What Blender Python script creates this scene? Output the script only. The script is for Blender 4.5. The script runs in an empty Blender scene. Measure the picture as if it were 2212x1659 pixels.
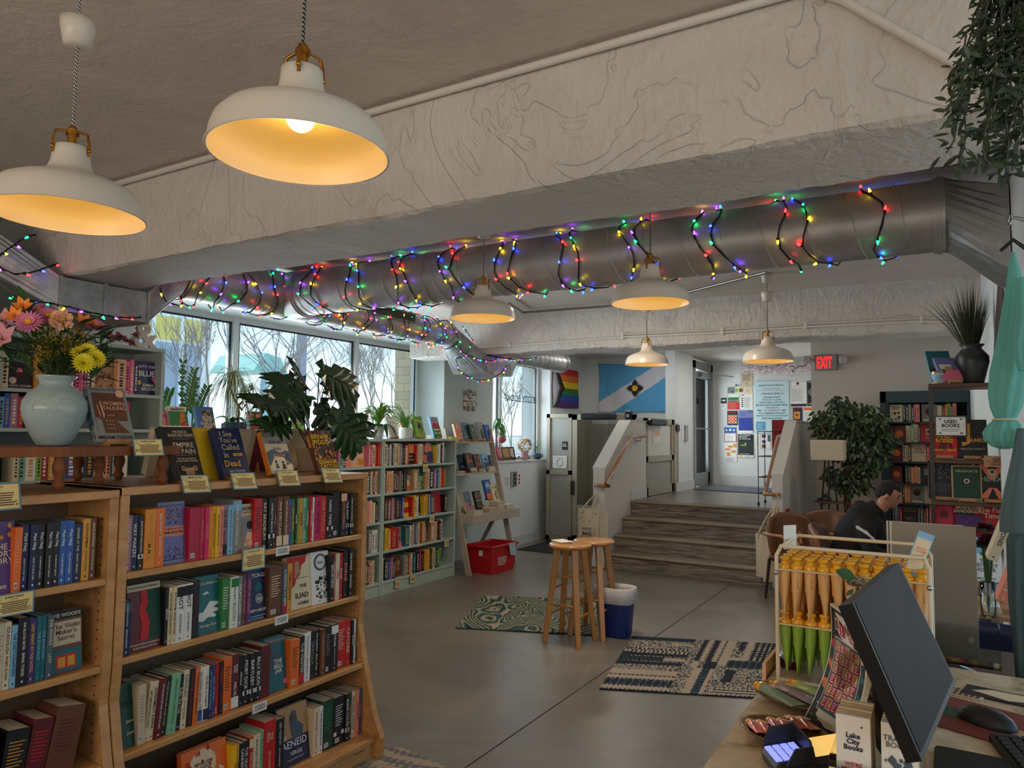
import bpy,bmesh,math,random
from mathutils import Vector,Matrix
PI=math.pi
random.seed(11)
SC=bpy.context.scene
COL=SC.collection
# ------------------------------------------------------------------ camera
FPX=1571.0;IW,IH=2212.0,1659.0;EYE=1.58
YAW=math.radians(30.7);PITCH=math.atan(105/FPX);ROLL=math.radians(0.63)
fw=Vector((-math.sin(YAW)*math.cos(PITCH),math.cos(YAW)*math.cos(PITCH),math.sin(PITCH)))
_r0=Vector((math.cos(YAW),math.sin(YAW),0));_u0=_r0.cross(fw)
rt=_r0*math.cos(ROLL)+_u0*math.sin(ROLL)
up=_u0*math.cos(ROLL)-_r0*math.sin(ROLL)
cd=bpy.data.cameras.new('camera');cam=bpy.data.objects.new('camera',cd);COL.objects.link(cam)
cd.sensor_width=36.0;cd.lens=FPX/IW*36.0;cd.clip_start=0.05;cd.clip_end=300
m=Matrix((rt,up,-fw)).transposed().to_4x4();m.translation=Vector((0,0,EYE));cam.matrix_world=m
SC.camera=cam
def ray(px,py):return fw+rt*((px-IW/2)/FPX)-up*((py-IH/2)/FPX)
CAMP=Vector((0,0,EYE))
def onz(px,py,z):d=ray(px,py);return CAMP+d*((z-EYE)/d.z)
def onx(px,py,x):d=ray(px,py);return CAMP+d*(x/d.x)
def ony(px,py,y):d=ray(px,py);return CAMP+d*(y/d.y)
# ------------------------------------------------------------------ view, world, light
SC.view_settings.view_transform='Standard';SC.view_settings.look='None'
SC.view_settings.exposure=0.45;SC.view_settings.gamma=1.0;SC.view_settings.use_curve_mapping=False
W=bpy.data.worlds.new('sky');SC.world=W;W.use_nodes=True
nt=W.node_tree;nt.nodes.clear()
wo=nt.nodes.new('ShaderNodeOutputWorld');bg=nt.nodes.new('ShaderNodeBackground')
tc=nt.nodes.new('ShaderNodeTexCoord');sp=nt.nodes.new('ShaderNodeSeparateXYZ');cr=nt.nodes.new('ShaderNodeValToRGB')
nt.links.new(tc.outputs['Generated'],sp.inputs[0]);nt.links.new(sp.outputs['Z'],cr.inputs[0])
cr.color_ramp.elements[0].position=0.0;cr.color_ramp.elements[0].color=(0.92,0.98,1.0,1)
cr.color_ramp.elements[1].position=0.55;cr.color_ramp.elements[1].color=(0.20,0.52,0.95,1)
e=cr.color_ramp.elements.new(0.16);e.color=(0.58,0.86,1.0,1)
nt.links.new(cr.outputs[0],bg.inputs[0]);bg.inputs[1].default_value=1.1
nt.links.new(bg.outputs[0],wo.inputs[0])
def light(name,kind,loc,energy,color,size=0.1,rot=None,sizey=None,spread=None):
 d=bpy.data.lights.new(name,kind);d.energy=energy;d.color=color
 if kind=='AREA':
  d.size=size
  if sizey:d.shape='RECTANGLE';d.size_y=sizey
  if spread:d.spread=spread
 elif kind=='POINT':d.shadow_soft_size=size
 elif kind=='SUN':d.angle=size
 o=bpy.data.objects.new(name,d);COL.objects.link(o);o.location=loc
 if rot is not None:o.rotation_euler=rot
 return o
light('sun','SUN',(-8,8,12),4.5,(1,0.93,0.82),0.02,Vector((-0.62,0.30,1.5)).to_track_quat('Z','Y').to_euler())
light('rear_fill_light','AREA',(-1.6,-2.6,1.7),40,(1.0,0.80,0.62),3.4,(math.radians(112),0,0),1.0)  # added warm fill from behind the camera, no fixture there
light('window_daylight','AREA',(-5.72,5.1,1.90),44,(0.90,0.95,1.0),.8,(0,math.radians(-90),0),3.4,math.radians(125))
light('window_daylight','AREA',(-5.62,9.1,1.95),24,(0.88,0.94,1.0),1.1,(0,math.radians(-90),0),1.3,math.radians(125))
light('entrance_daylight','AREA',(-3.60,12.05,1.8),15,(0.88,0.95,1.0),1.5,(0,math.radians(-90),0),0.7)
light('recessed_lamp_and_fill','AREA',(-2.4,10.9,2.83),9,(1.0,0.95,0.88),0.3,(0,0,0))
light('recessed_lamp_and_fill','AREA',(-3.9,9.5,2.83),7,(1.0,0.93,0.85),0.3,(0,0,0))  # added fill to brighten the flag and lift corner
light('recessed_lamp_and_fill','AREA',(-0.6,8.2,2.83),3.5,(1.0,0.84,0.66),0.3,(0,0,0))  # added fill over the exit wall and ficus, no fixture there
light('recessed_lamp_and_fill','AREA',(-2.3,4.9,2.83),20,(1.0,0.82,0.62),0.4,(0,0,0))  # added fill to brighten the middle of the room
SC.cycles.use_denoising=True
SC.cycles.max_bounces=8;SC.cycles.diffuse_bounces=4;SC.cycles.glossy_bounces=4
SC.cycles.transparent_max_bounces=12;SC.cycles.transmission_bounces=6
SC.cycles.sample_clamp_indirect=4.0;SC.cycles.caustics_reflective=False;SC.cycles.caustics_refractive=False
# ------------------------------------------------------------------ materials
def s2l(c):return tuple(((v/255.0)/12.92 if v/255.0<=0.04045 else((v/255.0+0.055)/1.055)**2.4)for v in c)
_mc={}
def mat(name,rgb,rough=0.6,metal=0.0,noise=0.0,nscale=8.0,bump=0.0,bscale=60.0,emit=None,estr=0.0,alpha=1.0,trans=0.0,ior=1.45,sss=0.0,coat=0.0,spec=.5,dark=None,stretch=None):
 if name in _mc:return _mc[name]
 M=bpy.data.materials.new(name);_mc[name]=M;M.use_nodes=True
 t=M.node_tree;b=t.nodes['Principled BSDF'];c=(*s2l(rgb),1)
 b.inputs['Base Color'].default_value=c
 b.inputs['Roughness'].default_value=rough;b.inputs['Metallic'].default_value=metal
 b.inputs['Specular IOR Level'].default_value=spec
 if alpha<1:b.inputs['Alpha'].default_value=alpha
 if trans:b.inputs['Transmission Weight'].default_value=trans;b.inputs['IOR'].default_value=ior
 if sss:b.inputs['Subsurface Weight'].default_value=sss;b.inputs['Subsurface Radius'].default_value=(0.02,0.01,0.005)
 if coat:b.inputs['Coat Weight'].default_value=coat;b.inputs['Coat Roughness'].default_value=0.15
 if emit is not None:b.inputs['Emission Color'].default_value=(*s2l(emit),1);b.inputs['Emission Strength'].default_value=estr
 if noise or bump:
  co=t.nodes.new('ShaderNodeTexCoord');mp=t.nodes.new('ShaderNodeMapping');t.links.new(co.outputs['Object'],mp.inputs[0])
  if stretch:mp.inputs['Scale'].default_value=stretch
 if noise:
  n=t.nodes.new('ShaderNodeTexNoise');n.inputs['Scale'].default_value=nscale;n.inputs['Detail'].default_value=6
  t.links.new(mp.outputs[0],n.inputs['Vector'])
  r=t.nodes.new('ShaderNodeValToRGB');r.color_ramp.elements[0].position=0.3;r.color_ramp.elements[1].position=0.7
  d=s2l(dark)if dark else tuple(v*(1-noise)for v in c[:3])
  r.color_ramp.elements[0].color=(*d,1);r.color_ramp.elements[1].color=c
  t.links.new(n.outputs[0],r.inputs[0]);t.links.new(r.outputs[0],b.inputs['Base Color'])
 if bump:
  n2=t.nodes.new('ShaderNodeTexNoise');n2.inputs['Scale'].default_value=bscale;n2.inputs['Detail'].default_value=5
  t.links.new(mp.outputs[0],n2.inputs['Vector'])
  bp=t.nodes.new('ShaderNodeBump');bp.inputs['Strength'].default_value=bump;bp.inputs['Distance'].default_value=0.02
  t.links.new(n2.outputs[0],bp.inputs['Height']);t.links.new(bp.outputs[0],b.inputs['Normal'])
 return M
CN={
 'black':(22,22,26),'white':(232,228,220),'cream':(226,208,172),'red':(196,34,36),'crimson':(178,20,60),'orange':(232,112,40),
 'yellow':(240,196,40),'gold':(214,150,50),'green':(44,122,62),'dark green':(24,66,50),'teal':(26,104,112),'blue':(44,92,168),
 'navy':(24,34,74),'light blue':(130,184,216),'purple':(84,52,120),'pink':(232,120,150),'mauve':(170,116,132),'grey':(136,136,134),
 'brown':(104,62,40),'tan':(186,146,104),'maroon':(96,24,34),'lime':(140,180,60),'mint':(128,186,150),'salmon':(232,140,112),
 'slate':(74,92,104),'magenta':(206,30,96),'lavender':(118,124,176),'amber':(226,140,42),'peach':(236,180,140),'beige':(204,186,156)}
def cm(n,rough=0.45):return mat('cover_'+n.replace(' ','_'),CN[n],rough)
def ink(n):return mat('ink_'+n.replace(' ','_'),CN[n],0.6)
PAGES=mat('book_pages',(214,200,172),0.9,noise=0.12,nscale=160)
# ------------------------------------------------------------------ mesh builder
_tc={}
def textgeo(s,bold=0.0):
 k=(s,bold)
 if k in _tc:return _tc[k]
 cu=bpy.data.curves.new('t','FONT');cu.body=s;cu.resolution_u=2;cu.align_x='CENTER';cu.align_y='CENTER';cu.offset=bold;cu.space_line=0.85
 o=bpy.data.objects.new('t',cu);COL.objects.link(o)
 dg=bpy.context.evaluated_depsgraph_get();ev=o.evaluated_get(dg);me=ev.to_mesh()
 vs=[(v.co.x,v.co.y)for v in me.vertices];fs=[tuple(p.vertices)for p in me.polygons]
 ev.to_mesh_clear();bpy.data.objects.remove(o);bpy.data.curves.remove(cu)
 if vs:
  x0=min(v[0]for v in vs);x1=max(v[0]for v in vs);y0=min(v[1]for v in vs);y1=max(v[1]for v in vs)
  cx,cy=(x0+x1)/2,(y0+y1)/2
  vs=[(a-cx,b-cy)for a,b in vs];sz=(max(x1-x0,1e-4),max(y1-y0,1e-4))
 else:sz=(1,1)
 _tc[k]=(vs,fs,sz);return _tc[k]
def V(*a):return Vector(a)
def frame(o,rz=0.0,rx=0.0,ry=0.0):
 return Matrix.Translation(Vector(o))@Matrix.Rotation(rz,4,'Z')@Matrix.Rotation(ry,4,'Y')@Matrix.Rotation(rx,4,'X')
class MB:
 def __init__(s,M=None):s.v=[];s.f=[];s.mi=[];s.sm=[];s.mats=[];s.M=M or Matrix.Identity(4)
 def m(s,mt):
  if mt not in s.mats:s.mats.append(mt)
  return s.mats.index(mt)
 def add(s,vs,fs,mt,smooth=False):
  n=len(s.v);M=s.M
  s.v.extend([M@Vector(v)for v in vs]);i=s.m(mt)
  for f in fs:s.f.append(tuple(n+k for k in f));s.mi.append(i);s.sm.append(smooth)
 def box(s,a,b,mt,bev=0.0):
  x0,y0,z0=[min(p,q)for p,q in zip(a,b)];x1,y1,z1=[max(p,q)for p,q in zip(a,b)]
  if bev>0:
   bev=min(bev,(x1-x0)*.45,(y1-y0)*.45,(z1-z0)*.45);vs=[];idx={}
   for i,x in enumerate((x0,x1)):
    for j,y in enumerate((y0,y1)):
     for k,z in enumerate((z0,z1)):
      sx=bev if i==0 else-bev;sy=bev if j==0 else-bev;sz=bev if k==0 else-bev
      idx[i,j,k]=len(vs);vs+=[(x,y+sy,z+sz),(x+sx,y,z+sz),(x+sx,y+sy,z)]
   g=lambda i,j,k,a_:idx[i,j,k]+a_
   fs=[(g(0,0,0,0),g(0,0,1,0),g(0,1,1,0),g(0,1,0,0)),(g(1,0,0,0),g(1,1,0,0),g(1,1,1,0),g(1,0,1,0)),
                  (g(0,0,0,1),g(1,0,0,1),g(1,0,1,1),g(0,0,1,1)),(g(0,1,0,1),g(0,1,1,1),g(1,1,1,1),g(1,1,0,1)),
                  (g(0,0,0,2),g(0,1,0,2),g(1,1,0,2),g(1,0,0,2)),(g(0,0,1,2),g(1,0,1,2),g(1,1,1,2),g(0,1,1,2))]
   for i in(0,1):
    for j in(0,1):fs.append((g(i,j,0,0),g(i,j,1,0),g(i,j,1,1),g(i,j,0,1)))
    for k in(0,1):fs.append((g(i,0,k,0),g(i,1,k,0),g(i,1,k,2),g(i,0,k,2)))
   for j in(0,1):
    for k in(0,1):fs.append((g(0,j,k,1),g(1,j,k,1),g(1,j,k,2),g(0,j,k,2)))
   for q in idx.values():fs.append((q,q+1,q+2))
   s.add(vs,fs,mt);return s
  vs=[(x0,y0,z0),(x1,y0,z0),(x1,y1,z0),(x0,y1,z0),(x0,y0,z1),(x1,y0,z1),(x1,y1,z1),(x0,y1,z1)]
  s.add(vs,[(0,3,2,1),(4,5,6,7),(0,1,5,4),(1,2,6,5),(2,3,7,6),(3,0,4,7)],mt);return s
 def quad(s,a,b,c,d,mt):s.add([a,b,c,d],[(0,1,2,3)],mt);return s
 def hexa(s,p,mt):s.add(p,[(0,3,2,1),(4,5,6,7),(0,1,5,4),(1,2,6,5),(2,3,7,6),(3,0,4,7)],mt);return s
 def prism(s,pts,d,mt,smooth=False):
  n=len(pts);d=Vector(d);vs=[Vector(p)for p in pts]+[Vector(p)+d for p in pts]
  s.add(vs,[tuple(range(n-1,-1,-1)),tuple(range(n,2*n))],mt)
  s.add(vs,[(i,(i+1)%n,n+(i+1)%n,n+i)for i in range(n)],mt,smooth);return s
 def cyl(s,a,b,r,mt,r2=None,n=12,caps=True,smooth=True):
  a=Vector(a);b=Vector(b);r2=r if r2 is None else r2;ax=(b-a)
  if ax.length<1e-9:return s
  ax.normalize();t=Vector((0,0,1))if abs(ax.z)<0.9 else Vector((1,0,0));x=ax.cross(t).normalized();y=ax.cross(x)
  vs=[]
  for i in range(n):
   c,q=math.cos(2*PI*i/n),math.sin(2*PI*i/n);vs.append(a+(x*c+y*q)*r);vs.append(b+(x*c+y*q)*r2)
  s.add(vs,[(2*i,2*i+1,(2*i+3)%(2*n),(2*i+2)%(2*n))for i in range(n)],mt,smooth)
  if caps:s.add(vs,[tuple(range(0,2*n,2)),tuple(range(2*n-1,0,-2))],mt)
  return s
 def tube(s,pts,r,mt,n=8,closed=False,caps=True):
  pts=[Vector(p)for p in pts];N=len(pts);rr=r if isinstance(r,(list,tuple))else[r]*N;vs=[];px=None
  for i,p in enumerate(pts):
   if closed:t=pts[(i+1)%N]-pts[i-1]
   else:t=pts[min(i+1,N-1)]-pts[max(i-1,0)]
   if t.length<1e-9:t=Vector((0,0,1))
   t.normalize()
   if px is None:
    h=Vector((0,0,1))if abs(t.z)<0.9 else Vector((1,0,0));px=t.cross(h).normalized()
   else:
    px=px-t*px.dot(t)
    if px.length<1e-6:px=t.orthogonal()
    px.normalize()
   py=t.cross(px)
   for k in range(n):a=2*PI*k/n;vs.append(p+(px*math.cos(a)+py*math.sin(a))*rr[i])
  L=N if closed else N-1
  s.add(vs,[(i*n+k,i*n+(k+1)%n,((i+1)%N)*n+(k+1)%n,((i+1)%N)*n+k)for i in range(L)for k in range(n)],mt,True)
  if caps and not closed:s.add(vs,[tuple(range(n-1,-1,-1)),tuple(range((N-1)*n,N*n))],mt)
  return s
 def lathe(s,prof,mt,c=(0,0,0),n=32,smooth=True):
  vs=[];cx,cy,cz=c
  for r,z in prof:
   for k in range(n):a=2*PI*k/n;vs.append((cx+r*math.cos(a),cy+r*math.sin(a),cz+z))
  s.add(vs,[(i*n+k,i*n+(k+1)%n,(i+1)*n+(k+1)%n,(i+1)*n+k)for i in range(len(prof)-1)for k in range(n)],mt,smooth)
  return s
 def ball(s,c,r,mt,n=12,rz=None):
  rz=rz or r;pr=[(max(r*math.sin(PI*i/n),1e-5),-rz*math.cos(PI*i/n))for i in range(n+1)]
  return s.lathe(pr,mt,c,n=max(8,n))
 def grid(s,fn,nu,nv,mt,smooth=True):
  vs=[fn(i/nu,j/nv)for i in range(nu+1)for j in range(nv+1)]
  s.add(vs,[(i*(nv+1)+j,(i+1)*(nv+1)+j,(i+1)*(nv+1)+j+1,i*(nv+1)+j+1)for i in range(nu)for j in range(nv)],mt,smooth);return s
 def text(s,t,o,xd,yd,w,h,mt,bold=0.0,stretch=False,eps=0.0006):
  vs,fs,sz=textgeo(t,bold)
  if not vs:return s
  k=min(w/sz[0],h/sz[1]);kx=ky=k
  if stretch:kx,ky=w/sz[0],h/sz[1]
  xd=Vector(xd).normalized();yd=Vector(yd).normalized();nn=xd.cross(yd);o=Vector(o)+nn*eps
  s.add([o+xd*(a*kx)+yd*(b*ky)for a,b in vs],fs,mt);return s
 def leaf(s,p,d,nrm,L,w,mt,droop=0.0,seg=2):
  p=Vector(p);d=Vector(d).normalized();nrm=Vector(nrm);sd=d.cross(nrm)
  if sd.length<1e-4:sd=d.orthogonal()
  sd.normalize();nn=sd.cross(d);vs=[];k=2*seg
  prof=[0.0,0.75,1.0,0.7,0.0]if seg==2 else[0.0,0.6,0.95,1.0,0.85,0.5,0.0]
  N=len(prof)-1
  for i,q in enumerate(prof):
   t=i/N;c=p+d*(L*t)+Vector((0,0,-droop*L*t*t));e_=sd*(w*0.5*q)
   if q==0:vs.append(c)
   else:vs+=[c-e_+nn*(0.15*w*q),c,c+e_+nn*(0.15*w*q)]
  fs=[(0,2,1),(0,3,2)];b=1
  for i in range(1,N-1):fs+=[(b,b+1,b+4,b+3),(b+1,b+2,b+5,b+4)];b+=3
  e_=len(vs)-1;fs+=[(b,b+1,e_),(b+1,b+2,e_)]
  s.add(vs,fs,mt,True);return s
 def build(s,name,parent=None,origin=None,local=False):
  off=Vector((0,0,0))
  if parent is not None and not local:
   q=parent
   while q is not None:off+=q.location;q=q.parent
  if origin=='base' and s.v:
   xs=[v.x for v in s.v];ys=[v.y for v in s.v];zs=[v.z for v in s.v]
   origin=((min(xs)+max(xs))/2,(min(ys)+max(ys))/2,min(zs))
  if origin is not None:off=off+Vector(origin)if parent is not None else Vector(origin)
  me=bpy.data.meshes.new(name);me.from_pydata([v-off for v in s.v],[],s.f)
  for mt in s.mats:me.materials.append(mt)
  me.polygons.foreach_set('material_index',s.mi);me.polygons.foreach_set('use_smooth',s.sm);me.update()
  o=bpy.data.objects.new(name,me);COL.objects.link(o)
  if parent is not None:o.parent=parent;o.location=origin if origin is not None else(0,0,0)
  else:o.location=off
  return o
THINGS=[]
def tag(o,label,cat,group=None,kind=None):
 o['label']=label;o['category']=cat
 if group:o['group']=group
 if kind:o['kind']=kind
 THINGS.append(o);return o
def thing(name,label,cat,loc=(0,0,0),rz=0.0,group=None):
 o=bpy.data.objects.new(name,None);COL.objects.link(o);o.location=loc;o.rotation_euler=(0,0,rz);o.empty_display_size=0.1
 return tag(o,label,cat,group)
def struct(mb,name,parent=None):
 o=mb.build(name,parent)
 if parent is None:o['kind']='structure'
 return o
def copy_tree(o,parent=None):
 c=o.copy();COL.objects.link(c)
 if parent is not None:c.parent=parent
 for ch in[x for x in o.children]:copy_tree(ch,c)
 return c
def R(d):return math.radians(d)
# ================================================================== setting
def plaster(name,rgb,big=0.5,crack=True,warm=None):
 M=bpy.data.materials.new(name);M.use_nodes=True;t=M.node_tree;b=t.nodes['Principled BSDF']
 b.inputs['Roughness'].default_value=0.75
 co=t.nodes.new('ShaderNodeTexCoord')
 n1=t.nodes.new('ShaderNodeTexNoise');n1.inputs['Scale'].default_value=2.2;n1.inputs['Detail'].default_value=8;n1.inputs['Roughness'].default_value=0.65;n1.inputs['Distortion'].default_value=1.2
 n2=t.nodes.new('ShaderNodeTexNoise');n2.inputs['Scale'].default_value=34;n2.inputs['Detail'].default_value=6
 mp=t.nodes.new('ShaderNodeMapping');mp.inputs['Scale'].default_value=(1,1,0.45)
 t.links.new(co.outputs['Object'],n1.inputs[0]);t.links.new(co.outputs['Object'],mp.inputs[0]);t.links.new(mp.outputs[0],n2.inputs[0])
 rp=t.nodes.new('ShaderNodeValToRGB');rp.color_ramp.elements[0].position=0.35;rp.color_ramp.elements[1].position=0.62
 c=s2l(rgb);rp.color_ramp.elements[0].color=(*[v*0.9 for v in c],1);rp.color_ramp.elements[1].color=(*c,1)
 t.links.new(n1.outputs[0],rp.inputs[0]);t.links.new(rp.outputs[0],b.inputs['Base Color'])
 n3=t.nodes.new('ShaderNodeTexNoise');n3.inputs['Scale'].default_value=1.5;n3.inputs['Detail'].default_value=3;n3.inputs['Distortion'].default_value=2.5
 t.links.new(co.outputs['Object'],n3.inputs[0])
 sb=t.nodes.new('ShaderNodeMath');sb.operation='SUBTRACT';sb.inputs[1].default_value=0.5;t.links.new(n3.outputs[0],sb.inputs[0])
 ab=t.nodes.new('ShaderNodeMath');ab.operation='ABSOLUTE';t.links.new(sb.outputs[0],ab.inputs[0])
 mr=t.nodes.new('ShaderNodeMapRange');mr.inputs['From Min'].default_value=0.0;mr.inputs['From Max'].default_value=0.010;mr.inputs['To Min'].default_value=0.10 if crack else 0.0;mr.inputs['To Max'].default_value=0.0
 t.links.new(ab.outputs[0],mr.inputs['Value'])
 a1=t.nodes.new('ShaderNodeMath');a1.operation='MULTIPLY_ADD';a1.inputs[1].default_value=0.35;t.links.new(n2.outputs[0],a1.inputs[0]);t.links.new(n1.outputs[0],a1.inputs[2])
 a2=t.nodes.new('ShaderNodeMath');a2.operation='ADD';t.links.new(a1.outputs[0],a2.inputs[0]);t.links.new(mr.outputs[0],a2.inputs[1])
 bp=t.nodes.new('ShaderNodeBump');bp.inputs['Strength'].default_value=big;bp.inputs['Distance'].default_value=0.03
 t.links.new(a2.outputs[0],bp.inputs['Height']);t.links.new(bp.outputs[0],b.inputs['Normal'])
 return M
PL_BEAM=plaster('beam_plaster',(222,216,208),1.0)
PL_CEIL=plaster('ceiling_plaster',(220,210,200),0.4,crack=False)
WALL=mat('wall_paint',(222,224,222),0.7,noise=0.03,nscale=3,bump=0.05,bscale=90)
WALLC=mat('wall_paint_green_tint',(206,214,208),0.7,noise=0.03,nscale=3,bump=0.05,bscale=90)
TRIM=mat('white_trim',(206,208,206),0.5)
FRAME=mat('window_frame_paint',(214,216,214),0.4)
GASKET=mat('black_gasket',(18,18,20),0.6)
def glassmat(name,rgb,a=0.12,rough=0.02):
 M=bpy.data.materials.new(name);M.use_nodes=True;t=M.node_tree;t.nodes.clear()
 o=t.nodes.new('ShaderNodeOutputMaterial');tr=t.nodes.new('ShaderNodeBsdfTransparent');g=t.nodes.new('ShaderNodeBsdfGlossy');mx=t.nodes.new('ShaderNodeMixShader')
 tr.inputs[0].default_value=(*rgb,1);g.inputs['Roughness'].default_value=rough;g.inputs[0].default_value=(1,1,1,1)
 lw=t.nodes.new('ShaderNodeLayerWeight');lw.inputs[0].default_value=a;t.links.new(lw.outputs['Fresnel'],mx.inputs[0])
 t.links.new(tr.outputs[0],mx.inputs[1]);t.links.new(g.outputs[0],mx.inputs[2]);t.links.new(mx.outputs[0],o.inputs[0]);return M
GLASS=glassmat('window_glass',(0.93,0.97,0.98),0.12)
ACRYL=glassmat('clear_acrylic',(0.90,0.93,0.93),0.25,0.05)
M=bpy.data.materials.new('polished_concrete');M.use_nodes=True;t=M.node_tree;b=t.nodes['Principled BSDF'];CONC=M
co=t.nodes.new('ShaderNodeTexCoord');n1=t.nodes.new('ShaderNodeTexNoise');n1.inputs['Scale'].default_value=1.3;n1.inputs['Detail'].default_value=9;n1.inputs['Roughness'].default_value=0.62;n1.inputs['Distortion'].default_value=0.8
t.links.new(co.outputs['Object'],n1.inputs[0]);rp=t.nodes.new('ShaderNodeValToRGB')
rp.color_ramp.elements[0].position=0.3;rp.color_ramp.elements[0].color=(*s2l((104,99,90)),1);rp.color_ramp.elements[1].position=0.72;rp.color_ramp.elements[1].color=(*s2l((140,133,122)),1)
t.links.new(n1.outputs[0],rp.inputs[0]);t.links.new(rp.outputs[0],b.inputs['Base Color'])
n2=t.nodes.new('ShaderNodeTexNoise');n2.inputs['Scale'].default_value=9;n2.inputs['Detail'].default_value=8;t.links.new(co.outputs['Object'],n2.inputs[0])
mr=t.nodes.new('ShaderNodeMapRange');mr.inputs['To Min'].default_value=0.29;mr.inputs['To Max'].default_value=0.36;t.links.new(n2.outputs[0],mr.inputs['Value']);t.links.new(mr.outputs[0],b.inputs['Roughness'])
bp=t.nodes.new('ShaderNodeBump');bp.inputs['Strength'].default_value=0.05;bp.inputs['Distance'].default_value=0.01;t.links.new(n2.outputs[0],bp.inputs['Height']);t.links.new(bp.outputs[0],b.inputs['Normal'])
b.inputs['Specular IOR Level'].default_value=0.7
SEAM=mat('floor_saw_cut',(46,40,36),0.9)
f=MB().box((-5.7,-3.2,-0.12),(2.4,10.45,0),CONC);fo=struct(f,'floor')
g=MB();g.box((-1.985,1.0,0),(-1.978,7.99,0.0012),SEAM)
g.box((-5.0,7.03,0),(-4.2,7.037,0.0012),SEAM);g.box((-4.5,4.6,0),(-1.98,4.607,0.0012),SEAM)if False else None
g.build('saw_cut',fo)
c=MB().box((-5.7,-3.2,2.84),(2.4,13.2,3.0),PL_CEIL);struct(c,'ceiling')
def beam(name,y0,y1,z,x0=-5.3,x1=0.5,amp=0.012,seed=1):
 rnd=random.Random(seed);mb=MB();N=220
 ph=[rnd.uniform(0,6)for _ in range(8)]
 def w(x,k):return amp*(math.sin(x*3.1+ph[k])*.6+math.sin(x*9.7+ph[k+1])*.35+math.sin(x*23+ph[k+2])*.2+rnd.uniform(-.3,.3))
 rows=[]
 for i in range(N+1):
  x=x0+(x1-x0)*i/N
  rows.append([(x,y0,2.85),(x,y0-0.003+w(x,1)*.3,(z+2.84)/2),(x,y0+w(x,0)*.3,z+0.008+w(x,2)*.5),(x,y0+0.02+w(x,1)*.4,z+w(x,3)*.7),
                     (x,(y0+y1)/2,z-0.002),(x,y1-0.02+w(x,4)*.5,z+w(x,5)*.6),(x,y1,z+0.03+w(x,2)),(x,y1,2.85)])
 for j0,j1 in((0,2),(2,3),(3,5),(5,6),(6,7)):
  K=j1-j0+1;mb.add([p for r_ in rows for p in r_[j0:j1+1]],[(i*K+j,(i+1)*K+j,(i+1)*K+j+1,i*K+j+1)for i in range(N)for j in range(K-1)],PL_BEAM,True)
 o=struct(mb,name);return o
beam('beam',2.10,2.54,2.40,seed=3)
beam('beam',6.60,7.00,2.42,amp=0.016,seed=5)
CONDUIT=mat('white_painted_conduit',(226,222,214),0.5)
mb=MB();pts=[(-5.1,2.075,2.815),(-0.30,2.075,2.815)]
mb.tube(pts,0.014,CONDUIT);a=ony(1820,0,2.085);bb=ony(2112,166,2.085);mb.tube([a+V(-.25,0,.16),a,bb,bb+V(.2,0,-.12)],0.013,CONDUIT)
tag(mb.build('conduit',origin='base'),'white painted conduit running along the top of the near beam','conduit')
mb=MB();pp=[ony(x,y,6.58)for x,y in((1035,752),(1100,747),(1345,728),(1560,718),(1740,706),(1990,694),(2126,698))]
mb.tube(pp,0.010,CONDUIT);mb.tube([p+V(0,0,.025)for p in pp[2:]],0.007,CONDUIT)
for p in pp[1:]:mb.box(p+V(-.012,-.012,-.02),p+V(.012,.012,.04),CONDUIT)
tag(mb.build('conduit',origin='base'),'thin white conduit pair clipped low along the far beam','conduit')
STEELC=mat('steel_conduit',(150,146,140),0.35,metal=0.8)
mb=MB();pp=[onz(x,y,2.80)for x,y in((1100,655),(1130,675),(1330,660),(1450,640),(1655,588))]
mb.tube(pp,0.011,STEELC);tag(mb.build('conduit',origin='base'),'bare steel conduit on the ceiling between duct and far beam','conduit')
X0=-5.21;XG=-5.64
mb=MB();mb.box((X0-.5,-1.6,0),(X0,3.22,2.84),WALL)
mb.box((X0-.5,3.22,0),(X0,7.16,1.42),WALL);mb.box((X0-.5,3.22,2.62),(X0,7.16,2.84),WALL)
mb.box((X0-.5,7.16,0),(X0,8.27,2.84),WALLC)
mb.box((X0-.5,8.27,0),(X0,9.93,1.165),WALL);mb.box((X0-.5,8.27,2.64),(X0,9.93,2.84),WALL)
mb.box((X0-.5,9.93,0),(X0,11.25,2.84),WALL)
struct(mb,'wall_left')
mb=MB();mb.box((X0-.06,8.27,1.165),(X0+.015,9.93,1.185),TRIM);mb.box((X0-.44,8.27,1.165),(X0,9.93,1.18),TRIM);struct(mb,'trim_1')
mb=MB();mb.box((X0-.44,3.22,1.42),(X0+.01,7.16,1.44),TRIM);struct(mb,'trim_2')
mb=MB();mb.box((X0,7.0,0),(X0+.014,9.5,0.14),TRIM);struct(mb,'baseboard_left')
mb=MB()
mb.box((X0-.3,11.1,1.74),(-3.5,11.25,2.84),WALL);mb.box((X0-.3,11.1,0),(-5.02,11.25,1.74),WALL)
mb.box((-3.60,10.75,0.73),(-3.45,11.50,2.84),WALL);mb.box((-3.60,10.60,1.74),(-3.45,10.75,2.84),WALL);struct(mb,'wall_back')
mb=MB();mb.box((-3.45,10.6,.73),(-3.436,11.5,.87),TRIM);struct(mb,'baseboard_back')
mb=MB();mb.box((-3.7,12.6,0.4),(-1.0,12.75,2.84),WALL);struct(mb,'wall_entrance')
mb=MB();mb.box((-3.3,12.585,.73),(-1.2,12.6,.90),TRIM);mb.box((-2.6,12.583,.73),(-2.59,12.6,.90),mat('joint',(150,150,148),.8));struct(mb,'baseboard_entrance')
XW=-1.50;YW=10.3
WARM=mat('wall_paint_warm',(212,202,190),.7,bump=.05,bscale=90)
mb=MB();mb.box((XW,YW,0),(0.9,YW+.15,2.84),WARM);mb.box((XW,YW+.15,0),(XW+.12,12.7,2.84),WALL);struct(mb,'wall_far')
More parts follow.
